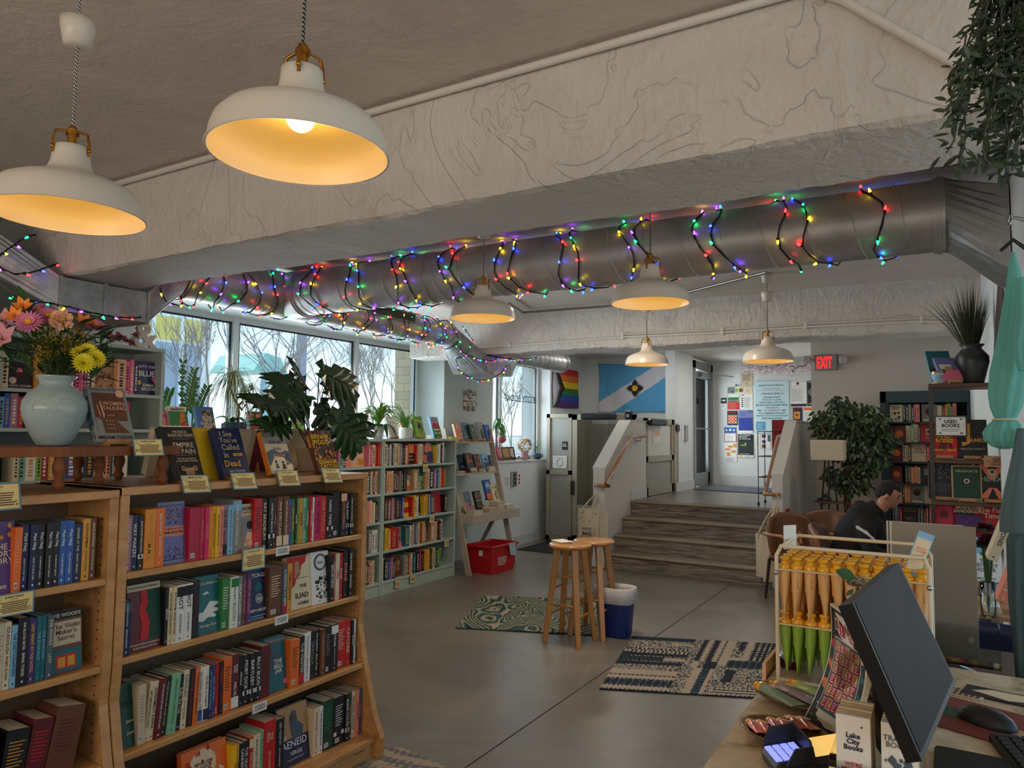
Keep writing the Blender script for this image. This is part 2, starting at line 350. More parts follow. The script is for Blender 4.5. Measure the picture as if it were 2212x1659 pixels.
mb=MB();mb.box((0.27,4.75,0),(0.42,YW,2.84),WALL);mb.box((0.27,2.9,2.0),(0.42,4.75,2.84),WALL);struct(mb,'wall_right')
def window(n,y0,y1,z0,z1,muls,xg,label_mirror=False):
 r=bpy.data.objects.new('window_%d'%n,None);COL.objects.link(r);r.location=(xg,(y0+y1)/2,z0);r['kind']='structure'
 mb=MB();t_=0.045
 mb.box((xg-.05,y0,z0),(xg+.04,y1,z0+t_),FRAME);mb.box((xg-.05,y0,z1-t_),(xg+.04,y1,z1),FRAME)
 mb.box((xg-.05,y0,z0),(xg+.04,y0+t_,z1),FRAME);mb.box((xg-.05,y1-t_,z0),(xg+.04,y1,z1),FRAME)
 for ym in muls:mb.box((xg-.05,ym-.03,z0),(xg+.05,ym+.03,z1),FRAME)
 ys=[y0]+list(muls)+[y1]
 for i in range(len(ys)-1):
  a_=ys[i]+.05;b_=ys[i+1]-.035
  for q in((a_,a_+.012),(b_-.012,b_)):mb.box((xg+.0,q[0],z0+.05),(xg+.02,q[1],z1-.05),GASKET)
  mb.box((xg+.0,a_,z1-.065),(xg+.02,b_,z1-.05),GASKET)
 mb.build('window_frame',r)
 for i in range(len(ys)-1):
  g=MB().box((xg-.004,ys[i]+.03,z0+.03),(xg+.004,ys[i+1]-.03,z1-.03),GLASS);g.build('pane',r)
 return r
mb=MB();mb.box((-5.7,-3.3,0),(2.4,-3.2,2.84),WALL);mb.box((2.3,-3.2,0),(2.4,2.9,1.1),WALL);struct(mb,'wall_rear')
w1=window(1,3.22,7.16,1.44,2.62,(4.43,6.04),XG)
w2=window(2,8.27,9.93,1.18,2.64,(8.78,),X0-.24)
LET=mat('window_lettering',(40,70,74),0.5)
mb=MB();xl=X0-.228
a=onx(1085,858,xl);b_=onx(1148,858,xl)
mb.text('LAKE CITY BOOKS',V(xl,(a.y+b_.y)/2+.22,a.z),(0,-1,0),(0,0,1),1.15,.10,LET,.01)
mb.tube([V(xl,8.95,2.13),V(xl,9.15,2.22),V(xl,9.3,2.16),V(xl,9.5,2.26),V(xl,9.85,2.10)],.004,LET);mb.tube([V(xl,8.85,2.09),V(xl,9.2,2.05),V(xl,9.85,2.04)],.004,LET)
mb.build('window_lettering',w2)
# ================================================================== raised entry: stairs, half walls, platform
M=bpy.data.materials.new('weathered_plank');M.use_nodes=True;t=M.node_tree;b=t.nodes['Principled BSDF'];PLANK=M;b.inputs['Roughness'].default_value=0.5
co=t.nodes.new('ShaderNodeTexCoord');mp=t.nodes.new('ShaderNodeMapping');mp.inputs['Scale'].default_value=(1.2,14,22);t.links.new(co.outputs['Object'],mp.inputs[0])
n1=t.nodes.new('ShaderNodeTexNoise');n1.inputs['Scale'].default_value=1.6;n1.inputs['Detail'].default_value=8;n1.inputs['Distortion'].default_value=1.6;t.links.new(mp.outputs[0],n1.inputs[0])
rp=t.nodes.new('ShaderNodeValToRGB');rp.color_ramp.elements[0].position=0.32;rp.color_ramp.elements[0].color=(*s2l((84,74,66)),1);rp.color_ramp.elements[1].position=0.68;rp.color_ramp.elements[1].color=(*s2l((176,164,150)),1)
e=rp.color_ramp.elements.new(.5);e.color=(*s2l((138,126,114)),1)
t.links.new(n1.outputs[0],rp.inputs[0]);t.links.new(rp.outputs[0],b.inputs['Base Color'])
NOSE=mat('stair_nosing',(156,142,120),0.45);PLAT=CONC
SX0,SX1=-3.47,-1.57
st=thing('staircase','grey brown plank staircase of four risers up to the entrance','stairs',(SX0/2+SX1/2,8.0,0))
ys=[8.02,8.30,8.58,8.86];zs=[.1825,.365,.5475,.73]
for i in range(4):
 ye=ys[i+1]if i<3 else 8.95
 MB().box((SX0+.003,ys[i],(zs[i-1]if i else 0.001)),(SX1-.003,ye+(.0 if i==3 else .02),zs[i]-.004),PLANK).build('step',st)
 mb=MB();mb.box((SX0+.004,ys[i]-.028,zs[i]-.03),(SX1-.004-(.06 if i==0 else 0),ys[i]+.02,zs[i]),NOSE,.01);mb.build('nosing',st)
 if i<3:MB().box((SX0+.004,ys[i]+.02,zs[i]-.004),(SX1-.004,ye,zs[i]+.001),PLANK).build('tread',st)
mb=MB();mb.box((SX0,8.95,0.4),(XW,12.6,.73),CONC);mb.box((-3.72,10.5,.4),(SX0,12.6,.73),CONC);struct(mb,'floor_platform')
HW=mat('half_wall_paint',(216,212,204),0.6,bump=.04,bscale=80)
def halfwall(x0,x1,prof,label_n):
 mb=MB();pts=[V(x0,y,z)for y,z in prof];mb.prism(pts,(x1-x0,0,0),HW)
 top=[p for p in prof if p[1]>.9]
 for i in range(len(top)-1):
  (ya,za),(yb,zb)=top[i],top[i+1]
  mb.hexa([(x0-.008,ya-.006,za),(x1+.008,ya-.006,za),(x1+.008,yb,zb),(x0-.008,yb,zb),(x0-.008,ya-.006,za+.018),(x1+.008,ya-.006,za+.018),(x1+.008,yb,zb+.018),(x0-.008,yb,zb+.018)],HW)
 struct(mb,'wall_half_'+label_n)
halfwall(-3.62,-3.472,[(8.02,0),(9.42,0),(9.42,1.74),(8.84,1.74),(8.02,1.16)],'left')
halfwall(-1.568,-1.46,[(8.0,0),(YW,0),(YW,1.74),(8.84,1.74),(8.0,1.16)],'right')
mb=MB();mb.box((-3.472,8.86,.731),(-3.46,9.42,.86),TRIM);mb.box((-3.625,8.008,0),(-3.47,8.02,.14),TRIM);mb.box((-1.572,7.988,0),(-1.455,8.0,.14),TRIM);mb.box((-1.46,8.0,0),(-1.448,YW,.14),TRIM);struct(mb,'baseboard_stairs')
RAIL=mat('oak_rail',(186,122,66),0.35,noise=.3,nscale=14,stretch=(1,1,6),coat=.4)
STEEL=mat('brushed_steel',(186,186,186),0.3,metal=1.0)
h=thing('handrail','round oak handrail on the inner face of the left stair wall','handrail',onx(1308,1047,-3.47))
p=[V(-3.56,7.99,.97),V(-3.56,7.945,.97),V(-3.43,7.945,.965),V(-3.40,7.98,.965),onx(1308,1045,-3.40),onx(1364,944,-3.40),onx(1394,942,-3.40)]
MB().tube(p,.019,RAIL,12).build('rail',h)
for q in(onx(1322,1022,-3.40),onx(1385,943,-3.40)):
 MB().tube([q+V(0,0,-.015),q+V(0,0,-.05),q+V(-.065,0,-.06)],.007,STEEL).cyl(q+V(-.07,0,-.06),q+V(-.064,0,-.06),.025,STEEL).build('bracket',h)
h=thing('handrail','round oak handrail on the inner face of the right stair wall','handrail',(-1.64,8.0,.97))
p=[V(-1.50,7.99,.97),V(-1.50,7.945,.97),V(-1.62,7.945,.965),V(-1.645,7.98,.965),V(-1.645,8.1,1.0),V(-1.645,8.75,1.56),V(-1.645,9.0,1.58)]
MB().tube(p,.019,RAIL,12).build('rail',h)
q=V(-1.645,8.12,1.02);MB().tube([q+V(0,0,-.015),q+V(0,0,-.05),q+V(.075,0,-.06)],.007,STEEL).build('bracket',h)
CANV=mat('canvas_tote',(222,208,182),0.9,noise=.08,nscale=30,bump=.2,bscale=200);INK=ink('black')
def tote(name,label,x,y,ztop,w,hgt,hook,printed=None,tilt=0.0,group=None,th=.03):
 r=thing(name,label,'tote bag',(x,y,ztop-hgt),0,group)
 M_=Matrix.Translation((x,y,ztop))@Matrix.Rotation(tilt,4,'Z');mb=MB(M_);rnd=random.Random(label)
 def fn(u,v,sgn):
  X=(u-.5)*w*(1+.03*math.sin(v*5));bulge=th*math.sin(PI*u)*(.35+.65*math.sin(PI*min(1,v*.9+.1)))
  return V(X,sgn*(bulge+.002)+.006*math.sin(u*9+v*4+tilt),-v*hgt)
 mb.grid(lambda u,v:fn(u,v,-1),10,10,CANV);mb.grid(lambda u,v:fn(1-u,v,1),10,10,CANV)
 o=mb.build('bag_body',r)
 for s_ in(-1,1):
  m2=MB(M_);hk=M_.inverted()@Vector(hook)
  for sx in(-1,1):
   a=V(sx*w*.28,s_*th*.7,-.05);b_=V(sx*w*.25,s_*th*.6,.0);c_=hk+V(sx*.008,s_*.006,-.01)
   m2.tube([a,b_,b_.lerp(c_,.5)+V(sx*.012,0,0),c_],[.009,.009,.008,.007],CANV,5)
  m2.build('handle',r)
 if printed:
  m3=MB(M_);printed(m3,w,hgt,th);m3.build('print',r)
 return r
def doggy(m3,w,h_,th):
 f_=-th-.012
 m3.text('DOGGY',V(0,f_,-h_*.62),(1,0,0),(0,0,1),w*.5,.04,INK,.008);m3.text('BAG',V(0,f_,-h_*.77),(1,0,0),(0,0,1),w*.5,.045,INK,.02)
 rnd=random.Random(4)
 for i in range(22):
  u=rnd.uniform(-.4,.4);v=rnd.choice([rnd.uniform(.08,.52),rnd.uniform(.84,.95)])if abs(u)<.28 else rnd.uniform(.1,.95)
  q=V(u*w,f_+.006*abs(u)*4,-v*h_);r_=rnd.uniform(.006,.014);m3.tube([q+V(math.cos(a)*r_,0,math.sin(a)*r_*.8)for a in[k*PI/4 for k in range(8)]],.0012,INK,4,closed=True)
hookp=V(-3.555,7.93,.955)
hk=MB().tube([hookp+V(0,.0,.03),hookp+V(.02,-.01,.01),hookp+V(.03,-.01,-.05),hookp+V(.02,-.01,-.09)],.004,TRIM,6)
tag(hk.build('hook',origin='base'),'white wire hook over the left handrail end holding totes','hook')
tote('tote_bag','canvas tote printed DOGGY BAG hanging on the left stair newel',hookp.x-.06,7.88,.70,.27,.37,hookp+V(.02,-.01,-.08),doggy)
tote('tote_bag','plain canvas tote hanging behind the printed DOGGY BAG tote',hookp.x+.03,7.935,.67,.25,.39,hookp+V(.02,0,-.085),tilt=.35,th=.018)
h2=V(-1.52,7.93,.955)
tag(MB().tube([h2+V(0,0,.03),h2+V(.03,-.02,.0),h2+V(.02,-.02,-.06),h2+V(.0,-.01,-.1)],.004,TRIM,6).build('hook',origin='base'),'white wire hook over the right handrail end holding totes','hook')
tote('tote_bag','plain canvas tote at the left of the bundle on the right newel',h2.x-.12,7.87,.56,.18,.44,h2+V(0,-.01,-.09),tilt=-.5,th=.02)
tote('tote_bag','canvas tote seen flat in the bundle on the right newel',h2.x+.0,7.83,.54,.22,.45,h2+V(0,-.01,-.09),tilt=.25,th=.03)
tote('tote_bag','canvas tote at the right of the bundle on the right newel',h2.x+.09,7.90,.58,.16,.38,h2+V(0,0,-.09),tilt=.8,th=.02)
# ------------------------------------------------------------------ wheelchair lift
BRZ=mat('bronze_metal',(168,158,138),0.45,metal=.2);LPAN=mat('lift_panel',(158,158,148),0.55);BLKP=mat('black_plastic',(24,25,28),0.4);LFT=glassmat('lift_glass',(.86,.86,.84),.3)
DARK=mat('dark_interior',(58,56,54),0.7)
L=thing('wheelchair_lift','bronze framed wheelchair lift enclosure with glass door left of stairs','lift',(-4.3,9.5,0))
y=9.52
def fr(mb,x0,x1,z0,z1,w=.05,yy=y,dep_=.05,mt=BRZ):
 mb.box((x0,yy,z0),(x0+w,yy+dep_,z1),mt);mb.box((x1-w,yy,z0),(x1,yy+dep_,z1),mt);mb.box((x0,yy,z0),(x1,yy+dep_,z0+w),mt);mb.box((x0,yy,z1-w),(x1,yy+dep_,z1),mt)
mb=MB();fr(mb,-5.05,-4.64,.04,1.86,.055);mb.box((-5.05,y,.98),(-4.64,y+.05,1.04),BRZ);mb.box((-5.06,y+.02,0.04),(-5.03,11.1,1.86),BRZ);mb.build('frame',L)
MB().box((-5.0,y+.02,1.04),(-4.69,y+.03,1.81),LPAN).build('upper_panel',L);MB().box((-5.0,y+.02,.1),(-4.69,y+.03,.98),LPAN).build('lower_panel',L)
d=MB();fr(d,-4.625,-3.66,.05,1.85,.075,y-.005);d.box((-4.6,y,.50),(-3.7,y+.04,.56),BRZ)
do=d.build('door',L);MB().box((-4.56,y+.015,.56),(-3.73,y+.02,1.78),LFT).build('door_glass',do);MB().box((-4.56,y+.02,.12),(-3.73,y+.03,.50),LPAN).build('door_panel',do)
MB().box((-4.645,y-.03,.70),(-4.585,y,.90),BLKP,.008).build('hinge',do)
MB().box((-4.47,y-.09,1.775),(-3.93,y-.005,1.87),BLKP,.02).build('door_closer',L)
MB().box((-3.80,y-.06,1.78),(-3.70,y,1.90),BLKP,.01).cyl((-3.75,y-.06,1.83),(-3.75,y-.075,1.83),.025,STEEL).build('camera',L)
sg=MB();sg.box((-4.80,y+.012,1.34),(-4.71,y+.018,1.46),BLKP);sg.text('LL',V(-4.755,y+.012,1.41),(1,0,0),(0,0,1),.06,.05,ink('white'),.02);sg.build('floor_sign',L)
sg=MB();sg.box((-4.95,y+.012,1.07),(-4.72,y+.017,1.25),ink('white'));sg.text('LIFT USE ONLY',V(-4.835,y+.012,1.22),(1,0,0),(0,0,1),.18,.02,INK)
sg.tube([V(-4.835+.05*math.cos(k*PI/8),y+.01,1.15+.05*math.sin(k*PI/8))for k in range(16)],.003,mat('grey_ink',(130,130,130)),4,closed=True);sg.build('paper_notice',L)
mb=MB();mb.box((-3.66,y,0.04),(-3.635,11.1,.7),BRZ);mb.box((-5.04,11.0,0),(-3.66,11.08,1.74),LPAN);mb.box((-5.04,y+.05,0),(-3.66,11.0,.03),DARK);mb.build('shaft_wall',L)
mb=MB();mb.tube([V(-4.45,10.9,1.55),V(-3.9,10.9,1.55)],.02,BRZ);mb.build('grab_rail',L)
xg_=-3.52;g=MB()
for a,b_ in((9.44,9.50),(10.50,10.58)):g.box((xg_,a,.74),(xg_+.05,b_,1.80),BRZ)
for a,b_ in((.74,.86),(1.20,1.28),(1.72,1.80)):g.box((xg_,9.44,a),(xg_+.05,10.58,b_),BRZ)
g.box((xg_+.0,10.58,.73),(xg_+.06,10.75,1.80),BRZ)
go=g.build('gate',L);MB().box((xg_+.02,9.5,1.28),(xg_+.026,10.5,1.72),mat('frosted_panel',(214,212,204),.5)).build('gate_panel',go);MB().box((xg_+.02,9.5,.86),(xg_+.03,10.5,1.20),LPAN).build('gate_lower_panel',go)
MB().box((xg_+.05,9.45,1.70),(xg_+.12,10.1,1.79),BLKP,.02).build('gate_closer',go)
mb=MB();mb.box((xg_+.027,9.75,1.45),(xg_+.031,10.05,1.68),ink('white'));mb.box((xg_+.031,9.80,1.56),(xg_+.033,10.0,1.63),ink('peach'));mb.build('gate_poster',go)
MB().box((-3.635,y,1.74),(-3.46,9.46,1.80),BRZ).build('header',L)
def xpan(name,label,cat,px0,py0,px1,py1,X,mt,th=.012):
 a=onx(px0,py0,X);b_=onx(px1,py1,X);mb=MB();mb.box((X-th if False else X,a.y,b_.z),(X+th,b_.y,a.z),mt);return mb,a,b_
sw,a,b_=xpan('s','','',1461,918,1467,932,-3.448,BLKP);tag(sw.build('light_switch',origin='base'),'small black switch plate on the white wall by the entrance','switch')
sw,a,b_=xpan('s','','',1472,925,1488,951,-3.448,ink('white'),.004);sw.box((-3.444,(a.y+b_.y)/2-.05,b_.z-.01),(-3.41,(a.y+b_.y)/2+.05,a.z+.05),STEEL,.01);tag(sw.build('intercom',origin='base'),'steel intercom over a paper notice beside the entrance door','intercom')
s=MB();a=onx(1087,1057,X0);s.box((X0,8.76,.83),(X0+.03,8.90,1.04),STEEL,.01)
for k in range(3):s.cyl((X0+.03,8.83,.88+.055*k),(X0+.034,8.83,.88+.055*k),.017,BLKP)
tag(s.build('call_station',origin='base'),'steel lift call station with three round buttons on the low wall','call station')
for yy,c_,l_ in((8.66,'white','white printed notice left of the lift call station'),(9.0,'white','white notice with red diamonds right of the call station')):
 s=MB();s.box((X0,yy-.07,.84),(X0+.003,yy+.07,1.0),ink(c_))
 if yy>8.9:
  for k in range(3):q=V(X0+.0035,yy,.87+.05*k);s.add([q+V(0,-.03,0),q+V(0,0,-.025),q+V(0,.03,0),q+V(0,0,.025)],[(0,1,2,3)],ink('red'))
 else:
  for k in range(6):s.box((X0+.003,yy-.055,.855+.02*k),(X0+.0036,yy+.05,.861+.02*k),ink('slate'))
 tag(s.build('notice',origin='base'),l_,'notice')
s=MB();a=onx(1010,1112,X0+.001);s.box((X0,a.y-.035,.26),(X0+.006,a.y+.035,.38),TRIM,.003);tag(s.build('wall_outlet',origin='base'),'white wall outlet low on the pier behind the ladder shelf','outlet')
s=MB();s.box((-5.0,8.6,.001),(-3.65,9.45,.012),mat('black_mat',(34,34,36),.9),.004);tag(s.build('door_mat',origin='base'),'flat black mat on the floor before the lift door','mat')
s=MB();s.hexa([(-3.35,11.15,.731),(-2.0,11.0,.731),(-2.0,12.1,.731),(-3.25,12.2,.731),(-3.35,11.15,.742),(-2.0,11.0,.742),(-2.0,12.1,.742),(-3.25,12.2,.742)],mat('blue_grey_mat',(86,92,104),.95,noise=.2,nscale=60));tag(s.build('entrance_mat',origin='base'),'blue grey ribbed mat on the raised entrance floor','mat')
ALU=mat('aluminium_frame',(150,152,150),0.4,metal=.5)
D=bpy.data.objects.new('door_1',None);COL.objects.link(D);D.location=(-3.5,12,.73);D['kind']='structure'
mb=MB();XD=-3.46
for a,b_ in((11.50,11.60),(12.50,12.60)):mb.box((XD-.1,a,.73),(XD+.03,b_,2.78),ALU)
mb.box((XD-.1,11.5,2.66),(XD+.03,12.6,2.78),ALU);mb.box((XD-.06,11.5,1.70),(XD-.02,11.62,1.74),ALU);mb.build('door_frame',D)
mb=MB()
for a,b_ in((11.62,11.70),(12.40,12.49)):mb.box((XD-.05,a,.75),(XD-.005,b_,2.62),ALU)
for a,b_ in((.75,.95),(2.52,2.62)):mb.box((XD-.05,11.62,a),(XD-.005,12.49,b_),ALU)
lf=mb.build('door_leaf',D);MB().box((XD-.03,11.7,.95),(XD-.025,12.4,2.52),GLASS).build('door_glass',lf)
MB().tube([V(XD,11.66,1.68),V(XD+.04,11.68,1.68),V(XD+.04,12.42,1.68),V(XD,12.46,1.68)],.012,ALU).build('push_bar',lf)
MB().box((XD,11.9,2.53),(XD+.06,12.35,2.60),ALU,.005).tube([V(XD+.03,12.3,2.58),V(XD+.25,12.35,2.585),V(XD+.42,12.45,2.56)],.01,ALU).build('door_closer',D)
# ------------------------------------------------------------------ flags
def cloth_flag(name,label,P,nu,nv,fn,pins=True):
 """P(u,v)->point, colour fn(u,v)->material; woven in one sheet with two faces."""
 mb=MB()
 for i in range(nu):
  for j in range(nv):
   u0,u1,v0,v1=i/nu,(i+1)/nu,j/nv,(j+1)/nv;mb.add([P(u0,v0),P(u1,v0),P(u1,v1),P(u0,v1)],[(0,1,2,3)],fn((u0+u1)/2,(v0+v1)/2),True)
 o=mb.build(name,origin='base')
 md=o.modifiers.new('weld','WELD');md.merge_threshold=0.0004
 md=o.modifiers.new('thick','SOLIDIFY');md.thickness=0.004
 return tag(o,label,'flag')
def fm(n,rgb):return mat('flag_'+n,rgb,.75)
FB,FWH,FK,FY=fm('sky_blue',(92,168,216)),fm('white',(216,214,222)),fm('black',(30,28,30)),fm('gold',(232,184,52))
fx0,fx1,fz0,fz1=-4.92,-3.60,1.93,2.74
def PF(u,v):
 x=fx0+(fx1-fx0)*u;z=fz0+(fz1-fz0)*v-.03*math.sin(PI*u)*v-.02*math.sin(PI*v)*u*0
 x+=-.03*math.sin(PI*v)*(u-.5)*2+(.02 if v<.5 else .0)*(1-u)*0
 return V(x,11.085-.012-.010*math.sin(u*17+v*6)*(1-v*.5)-.006*math.sin(u*40-v*9),z)
def cf(u,v):
 x=u*1.62-.81;z=v-.5
 dd=(z-x*.60)/1.166
 return FWH if abs(dd)<.165 else FB
fo_=cloth_flag('flag','sky blue flag with white diagonal band and black cross, on back wall',PF,84,48,cf)
mb=MB();cx,cz=(fx0+fx1)/2+.0,(fz0+fz1)/2-.02;yy=11.045
def flat(pts,mt,k=0.0):mb.add([V(cx+a,yy-k,cz+b_)for a,b_ in pts],[tuple(range(len(pts)))],mt)
for k in range(4):
 ca,sa=math.cos(k*PI/2),math.sin(k*PI/2);pt=[(-.048,.03),(-.048,.085),(0,.145),(.048,.085),(.048,.03)]
 flat([(a*ca-b_*sa,a*sa+b_*ca)for a,b_ in pt][::-1],FK,.0005*k)
flat([(.055*math.cos(k*PI/4+PI/8),.055*math.sin(k*PI/4+PI/8))for k in range(8)][::-1],FK,.002)
flat([(.048*math.cos(k*PI/12),.048*math.sin(k*PI/12))for k in range(24)][::-1],FY,.003)
em=mb.build('emblem');em.parent=fo_;em.location=-fo_.location
RB=[fm('violet',(92,44,120)),fm('blue',(34,82,158)),fm('green',(50,124,60)),fm('yellow',(238,200,40)),fm('orange',(226,116,44)),fm('red',(206,44,46))]
FBR,FLB,FPK=fm('brown',(92,52,40)),fm('pale_blue',(130,190,214)),fm('pink',(226,172,184))
def PR(u,v):
 y_=9.965+.90*u;z=1.99+(2.60-1.99)*v+.035*(1-u)*(v-.4)*0-.02*u*(1-v)*0
 return V(X0+.03+.010*math.sin(u*14+v*2),y_+.01*math.sin(v*9),z+(.02*math.sin(PI*u))*(v-.5))
def cr_(u,v):
 t_=u+abs(v-.5)*.56
 if t_<.17:return FWH
 if t_<.235:return FPK
 if t_<.30:return FLB
 if t_<.37:return FBR
 if t_<.45:return FK
 return RB[min(5,int(v*6))]
cloth_flag('flag','rainbow flag with black, brown, pink and blue chevron, left of lift',PR,56,42,cr_)
# ------------------------------------------------------------------ posters on the entrance wall
def ew(x,y_):return(1520+x/7.542,780+y_/7.542)
YP=12.594
def poster(label,x0,y0,x1,y1,base,arts=(),name='poster',cat='poster',yp=YP,th=.004):
 a=ony(*ew(x0,y0),yp);b_=ony(*ew(x1,y1),yp);mb=MB();mb.box((a.x,yp-th,b_.z),(b_.x,yp,a.z),base)
 Wd,Hd=b_.x-a.x,a.z-b_.z;k=0
 for A in arts:
  k+=1;f_=yp-th-.0006*k
  if A[0]=='r':_,u0,v0,u1,v1,mt=A;mb.add([V(a.x+Wd*u0,f_,a.z-Hd*v1),V(a.x+Wd*u1,f_,a.z-Hd*v1),V(a.x+Wd*u1,f_,a.z-Hd*v0),V(a.x+Wd*u0,f_,a.z-Hd*v0)],[(0,1,2,3)],mt)
  elif A[0]=='t':_,s_,u,v,w,h_,mt=A[:7];mb.text(s_,V(a.x+Wd*u,f_,a.z-Hd*v),(1,0,0),(0,0,1),Wd*w,Hd*h_,mt,.01)
  elif A[0]=='c':_,u,v,r_,mt=A;mb.add([V(a.x+Wd*u+math.cos(q*PI/10)*r_*Wd,f_,a.z-Hd*v+math.sin(q*PI/10)*r_*Wd)for q in range(20)],[tuple(range(20))],mt)
  elif A[0]=='lines':
   _,u0,v0,u1,v1,n_,mt=A
   for q in range(n_):
    vv=v0+(v1-v0)*q/max(1,n_-1);ue=u1-(u1-u0)*random.random()*.25
    mb.add([V(a.x+Wd*u0,f_,a.z-Hd*vv-.002),V(a.x+Wd*ue,f_,a.z-Hd*vv-.002),V(a.x+Wd*ue,f_,a.z-Hd*vv+.002),V(a.x+Wd*u0,f_,a.z-Hd*vv+.002)],[(0,1,2,3)],mt)
 return tag(mb.build(name,origin='base'),label,cat)
WI,KI,SL,RD,BL,OR_,GR=ink('white'),ink('black'),ink('slate'),ink('red'),ink('blue'),ink('orange'),ink('green')
poster('beige printed notice, topmost of the papers on entrance wall',605,180,800,410,ink('beige'),[('t','PLEASE READ',.5,.2,.6,.06,KI),('lines',.15,.3,.85,.6,7,SL),('c',.5,.82,.05,KI)],'notice','notice')
poster('tiny photo card under the beige notice',512,372,590,415,WI,[('r',.05,.1,.5,.9,SL),('r',.6,.3,.9,.9,ink('grey'))],'card','card')
poster('pale grey card pinned left of the small photo cards',390,425,500,525,ink('grey'),[('r',.55,.5,.9,.9,SL),('lines',.1,.2,.5,.8,5,SL)],'card','card')
poster('olive and brown pair of pictures on a small card',515,435,635,510,ink('cream'),[('r',.05,.2,.4,.9,ink('lime')),('r',.55,.2,.98,.9,ink('brown'))],'card','card')
poster('blank cream card between brown card and the blue whiteboard',645,430,790,525,ink('cream'),[('lines',.3,.4,.7,.7,3,SL)],'card','card')
heart=[(.5+.38*(math.sin(q)**3),.46-.030*(13*math.cos(q)-5*math.cos(2*q)-2*math.cos(3*q)-math.cos(4*q))*.36)for q in[k*PI/12 for k in range(24)]]
ho=poster('narrow flyer with a white heart on a black square',278,545,378,790,WI,[('r',.02,.22,.98,.60,KI),('lines',.2,.08,.8,.16,2,SL),('lines',.2,.7,.7,.8,2,SL)],'flyer','flyer')
a=ony(*ew(278,545),YP);b_=ony(*ew(378,790),YP);mb=MB();mb.add([V(a.x+(b_.x-a.x)*u,YP-.008,a.z+(b_.z-a.z)*(.22+.38*v))for u,v in heart][::-1],[tuple(range(24))],WI);q=mb.build('heart');q.parent=ho;q.location=-ho.location
poster('flyer with green top and red lower half',395,555,582,788,WI,[('r',0,.15,.95,.38,GR),('r',0,.40,.97,.48,ink('maroon')),('r',0,.5,1,1,RD),('lines',.1,.6,.8,.9,4,ink('peach'))],'flyer','flyer')
poster('white flyer listing events beside five small dark pictures',590,540,800,775,WI,[('r',.12,.05,.35,.1,ink('navy'))]+[('r',.12,.25+.14*k,.26,.33+.14*k,KI)for k in range(5)]+[('lines',.35,.25,.85,.9,12,ink('grey'))],'flyer','flyer')
poster('small red and pink bingo sheet on the entrance wall',385,810,553,1045,KI,[('t','BINGO',.5,.12,.8,.12,RD),('r',.05,.28,.97,.9,ink('teal')),('r',.1,.31,.93,.87,ink('peach'))]+[('r',.12+.16*i,.33+.105*j,.26+.16*i,.42+.105*j,RD)for i in range(5)for j in range(5)if(i+j)%2],'bingo_sheet','flyer')
poster('calendar poster with a large plain dark blue field and 2026',568,800,805,1170,ink('lavender'),[('t','2026',.82,.06,.3,.07,KI),('r',0,.34,1,.9,ink('navy')),('r',.02,.35,.98,.88,mat('ink_royal',(40,60,150),.6)),('r',0,.9,1,1,WI),('lines',.1,.1,.6,.25,5,BL)],'calendar_poster','poster')
poster('flyer with blue illustrated header above red framed white panel',333,1070,535,1318,ink('light blue'),[('r',.02,.05,.98,.4,BL),('c',.2,.22,.08,WI),('c',.5,.2,.1,WI),('c',.8,.22,.08,WI),('r',.02,.42,1,1,RD),('r',.06,.45,.95,.97,WI),('lines',.2,.6,.8,.9,4,SL)],'flyer','flyer')
poster('white flyer scattered with yellow and pink tickets, lowest left',340,1325,545,1645,WI,[('r',.05,.3,.5,.4,ink('salmon')),('r',.3,.15,.65,.27,ink('gold')),('r',.7,.05,.98,.25,ink('gold')),('r',.55,.4,.9,.52,ink('gold')),('r',.2,.5,.45,.7,ink('gold')),('lines',.1,.8,.9,.95,4,SL)],'flyer','flyer')
poster('dark theatre poster headed MEASURE for MEASURE',560,1192,815,1575,KI,[('r',.02,.3,.98,.86,mat('ink_dark_green_grey',(36,48,46),.6)),('t',"SHAKESPEARE'S",.45,.05,.85,.05,WI),('t','MEASURE',.33,.12,.6,.06,WI),('t','for MEASURE',.45,.2,.85,.06,WI),('r',.2,.45,.55,.5,ink('lime')),('c',.48,.4,.05,ink('cream')),('t','APRIL 24 - MAY 7',.45,.84,.8,.04,WI),('r',0,.89,1,1,WI),('r',.05,.91,.3,.97,ink('yellow')),('lines',.45,.93,.9,.97,2,SL)],'theatre_poster','poster')
BW=mat('whiteboard_blue',(190,216,222),.4);TE,PU,DK=ink('teal'),ink('magenta'),ink('navy')
wl=[('INDIE BOOKSTORE DAY',.08,.75,.055,DK),('SATURDAY, APRIL 25TH',.145,.5,.025,PU),('IBD EXCLUSIVES',.24,.5,.045,DK),('GOLDEN TICKET',.31,.5,.04,DK),('find the libro fm golden',.36,.7,.035,TE),('ticket hidden in the store',.405,.75,.035,TE),('IBD EXCLUSIVE INCIARDI PRINT',.46,.95,.045,DK),('while supplies last',.51,.6,.03,TE),('AT CHECKOUT',.56,.48,.045,PU),('FREE COMMEMORATIVE PRINT',.615,.8,.035,TE),('FREE IBD TOTE WITH $100 PURCHASE',.665,.92,.035,TE),('FREE NEWSLETTER',.715,.6,.035,TE)]
poster('large pale blue board hand lettered INDIE BOOKSTORE DAY',840,335,1400,1180,BW,[('t',s_,.5,v,w_,h_,c_)for s_,v,w_,h_,c_ in wl]+[('r',.03,.18,.93,.183,TE),('c',.2,.24,.02,PU),('c',.82,.24,.02,PU),('r',.07,.553,.18,.567,DK),('r',.8,.553,.9,.567,DK)],'event_board','board',th=.02)
poster('blue hand lettered card at the lower left of the event board',855,990,1000,1125,mat('ink_card_blue',(64,146,190),.6),[('lines',.1,.2,.85,.85,6,WI)],'card','card',yp=YP-.021)
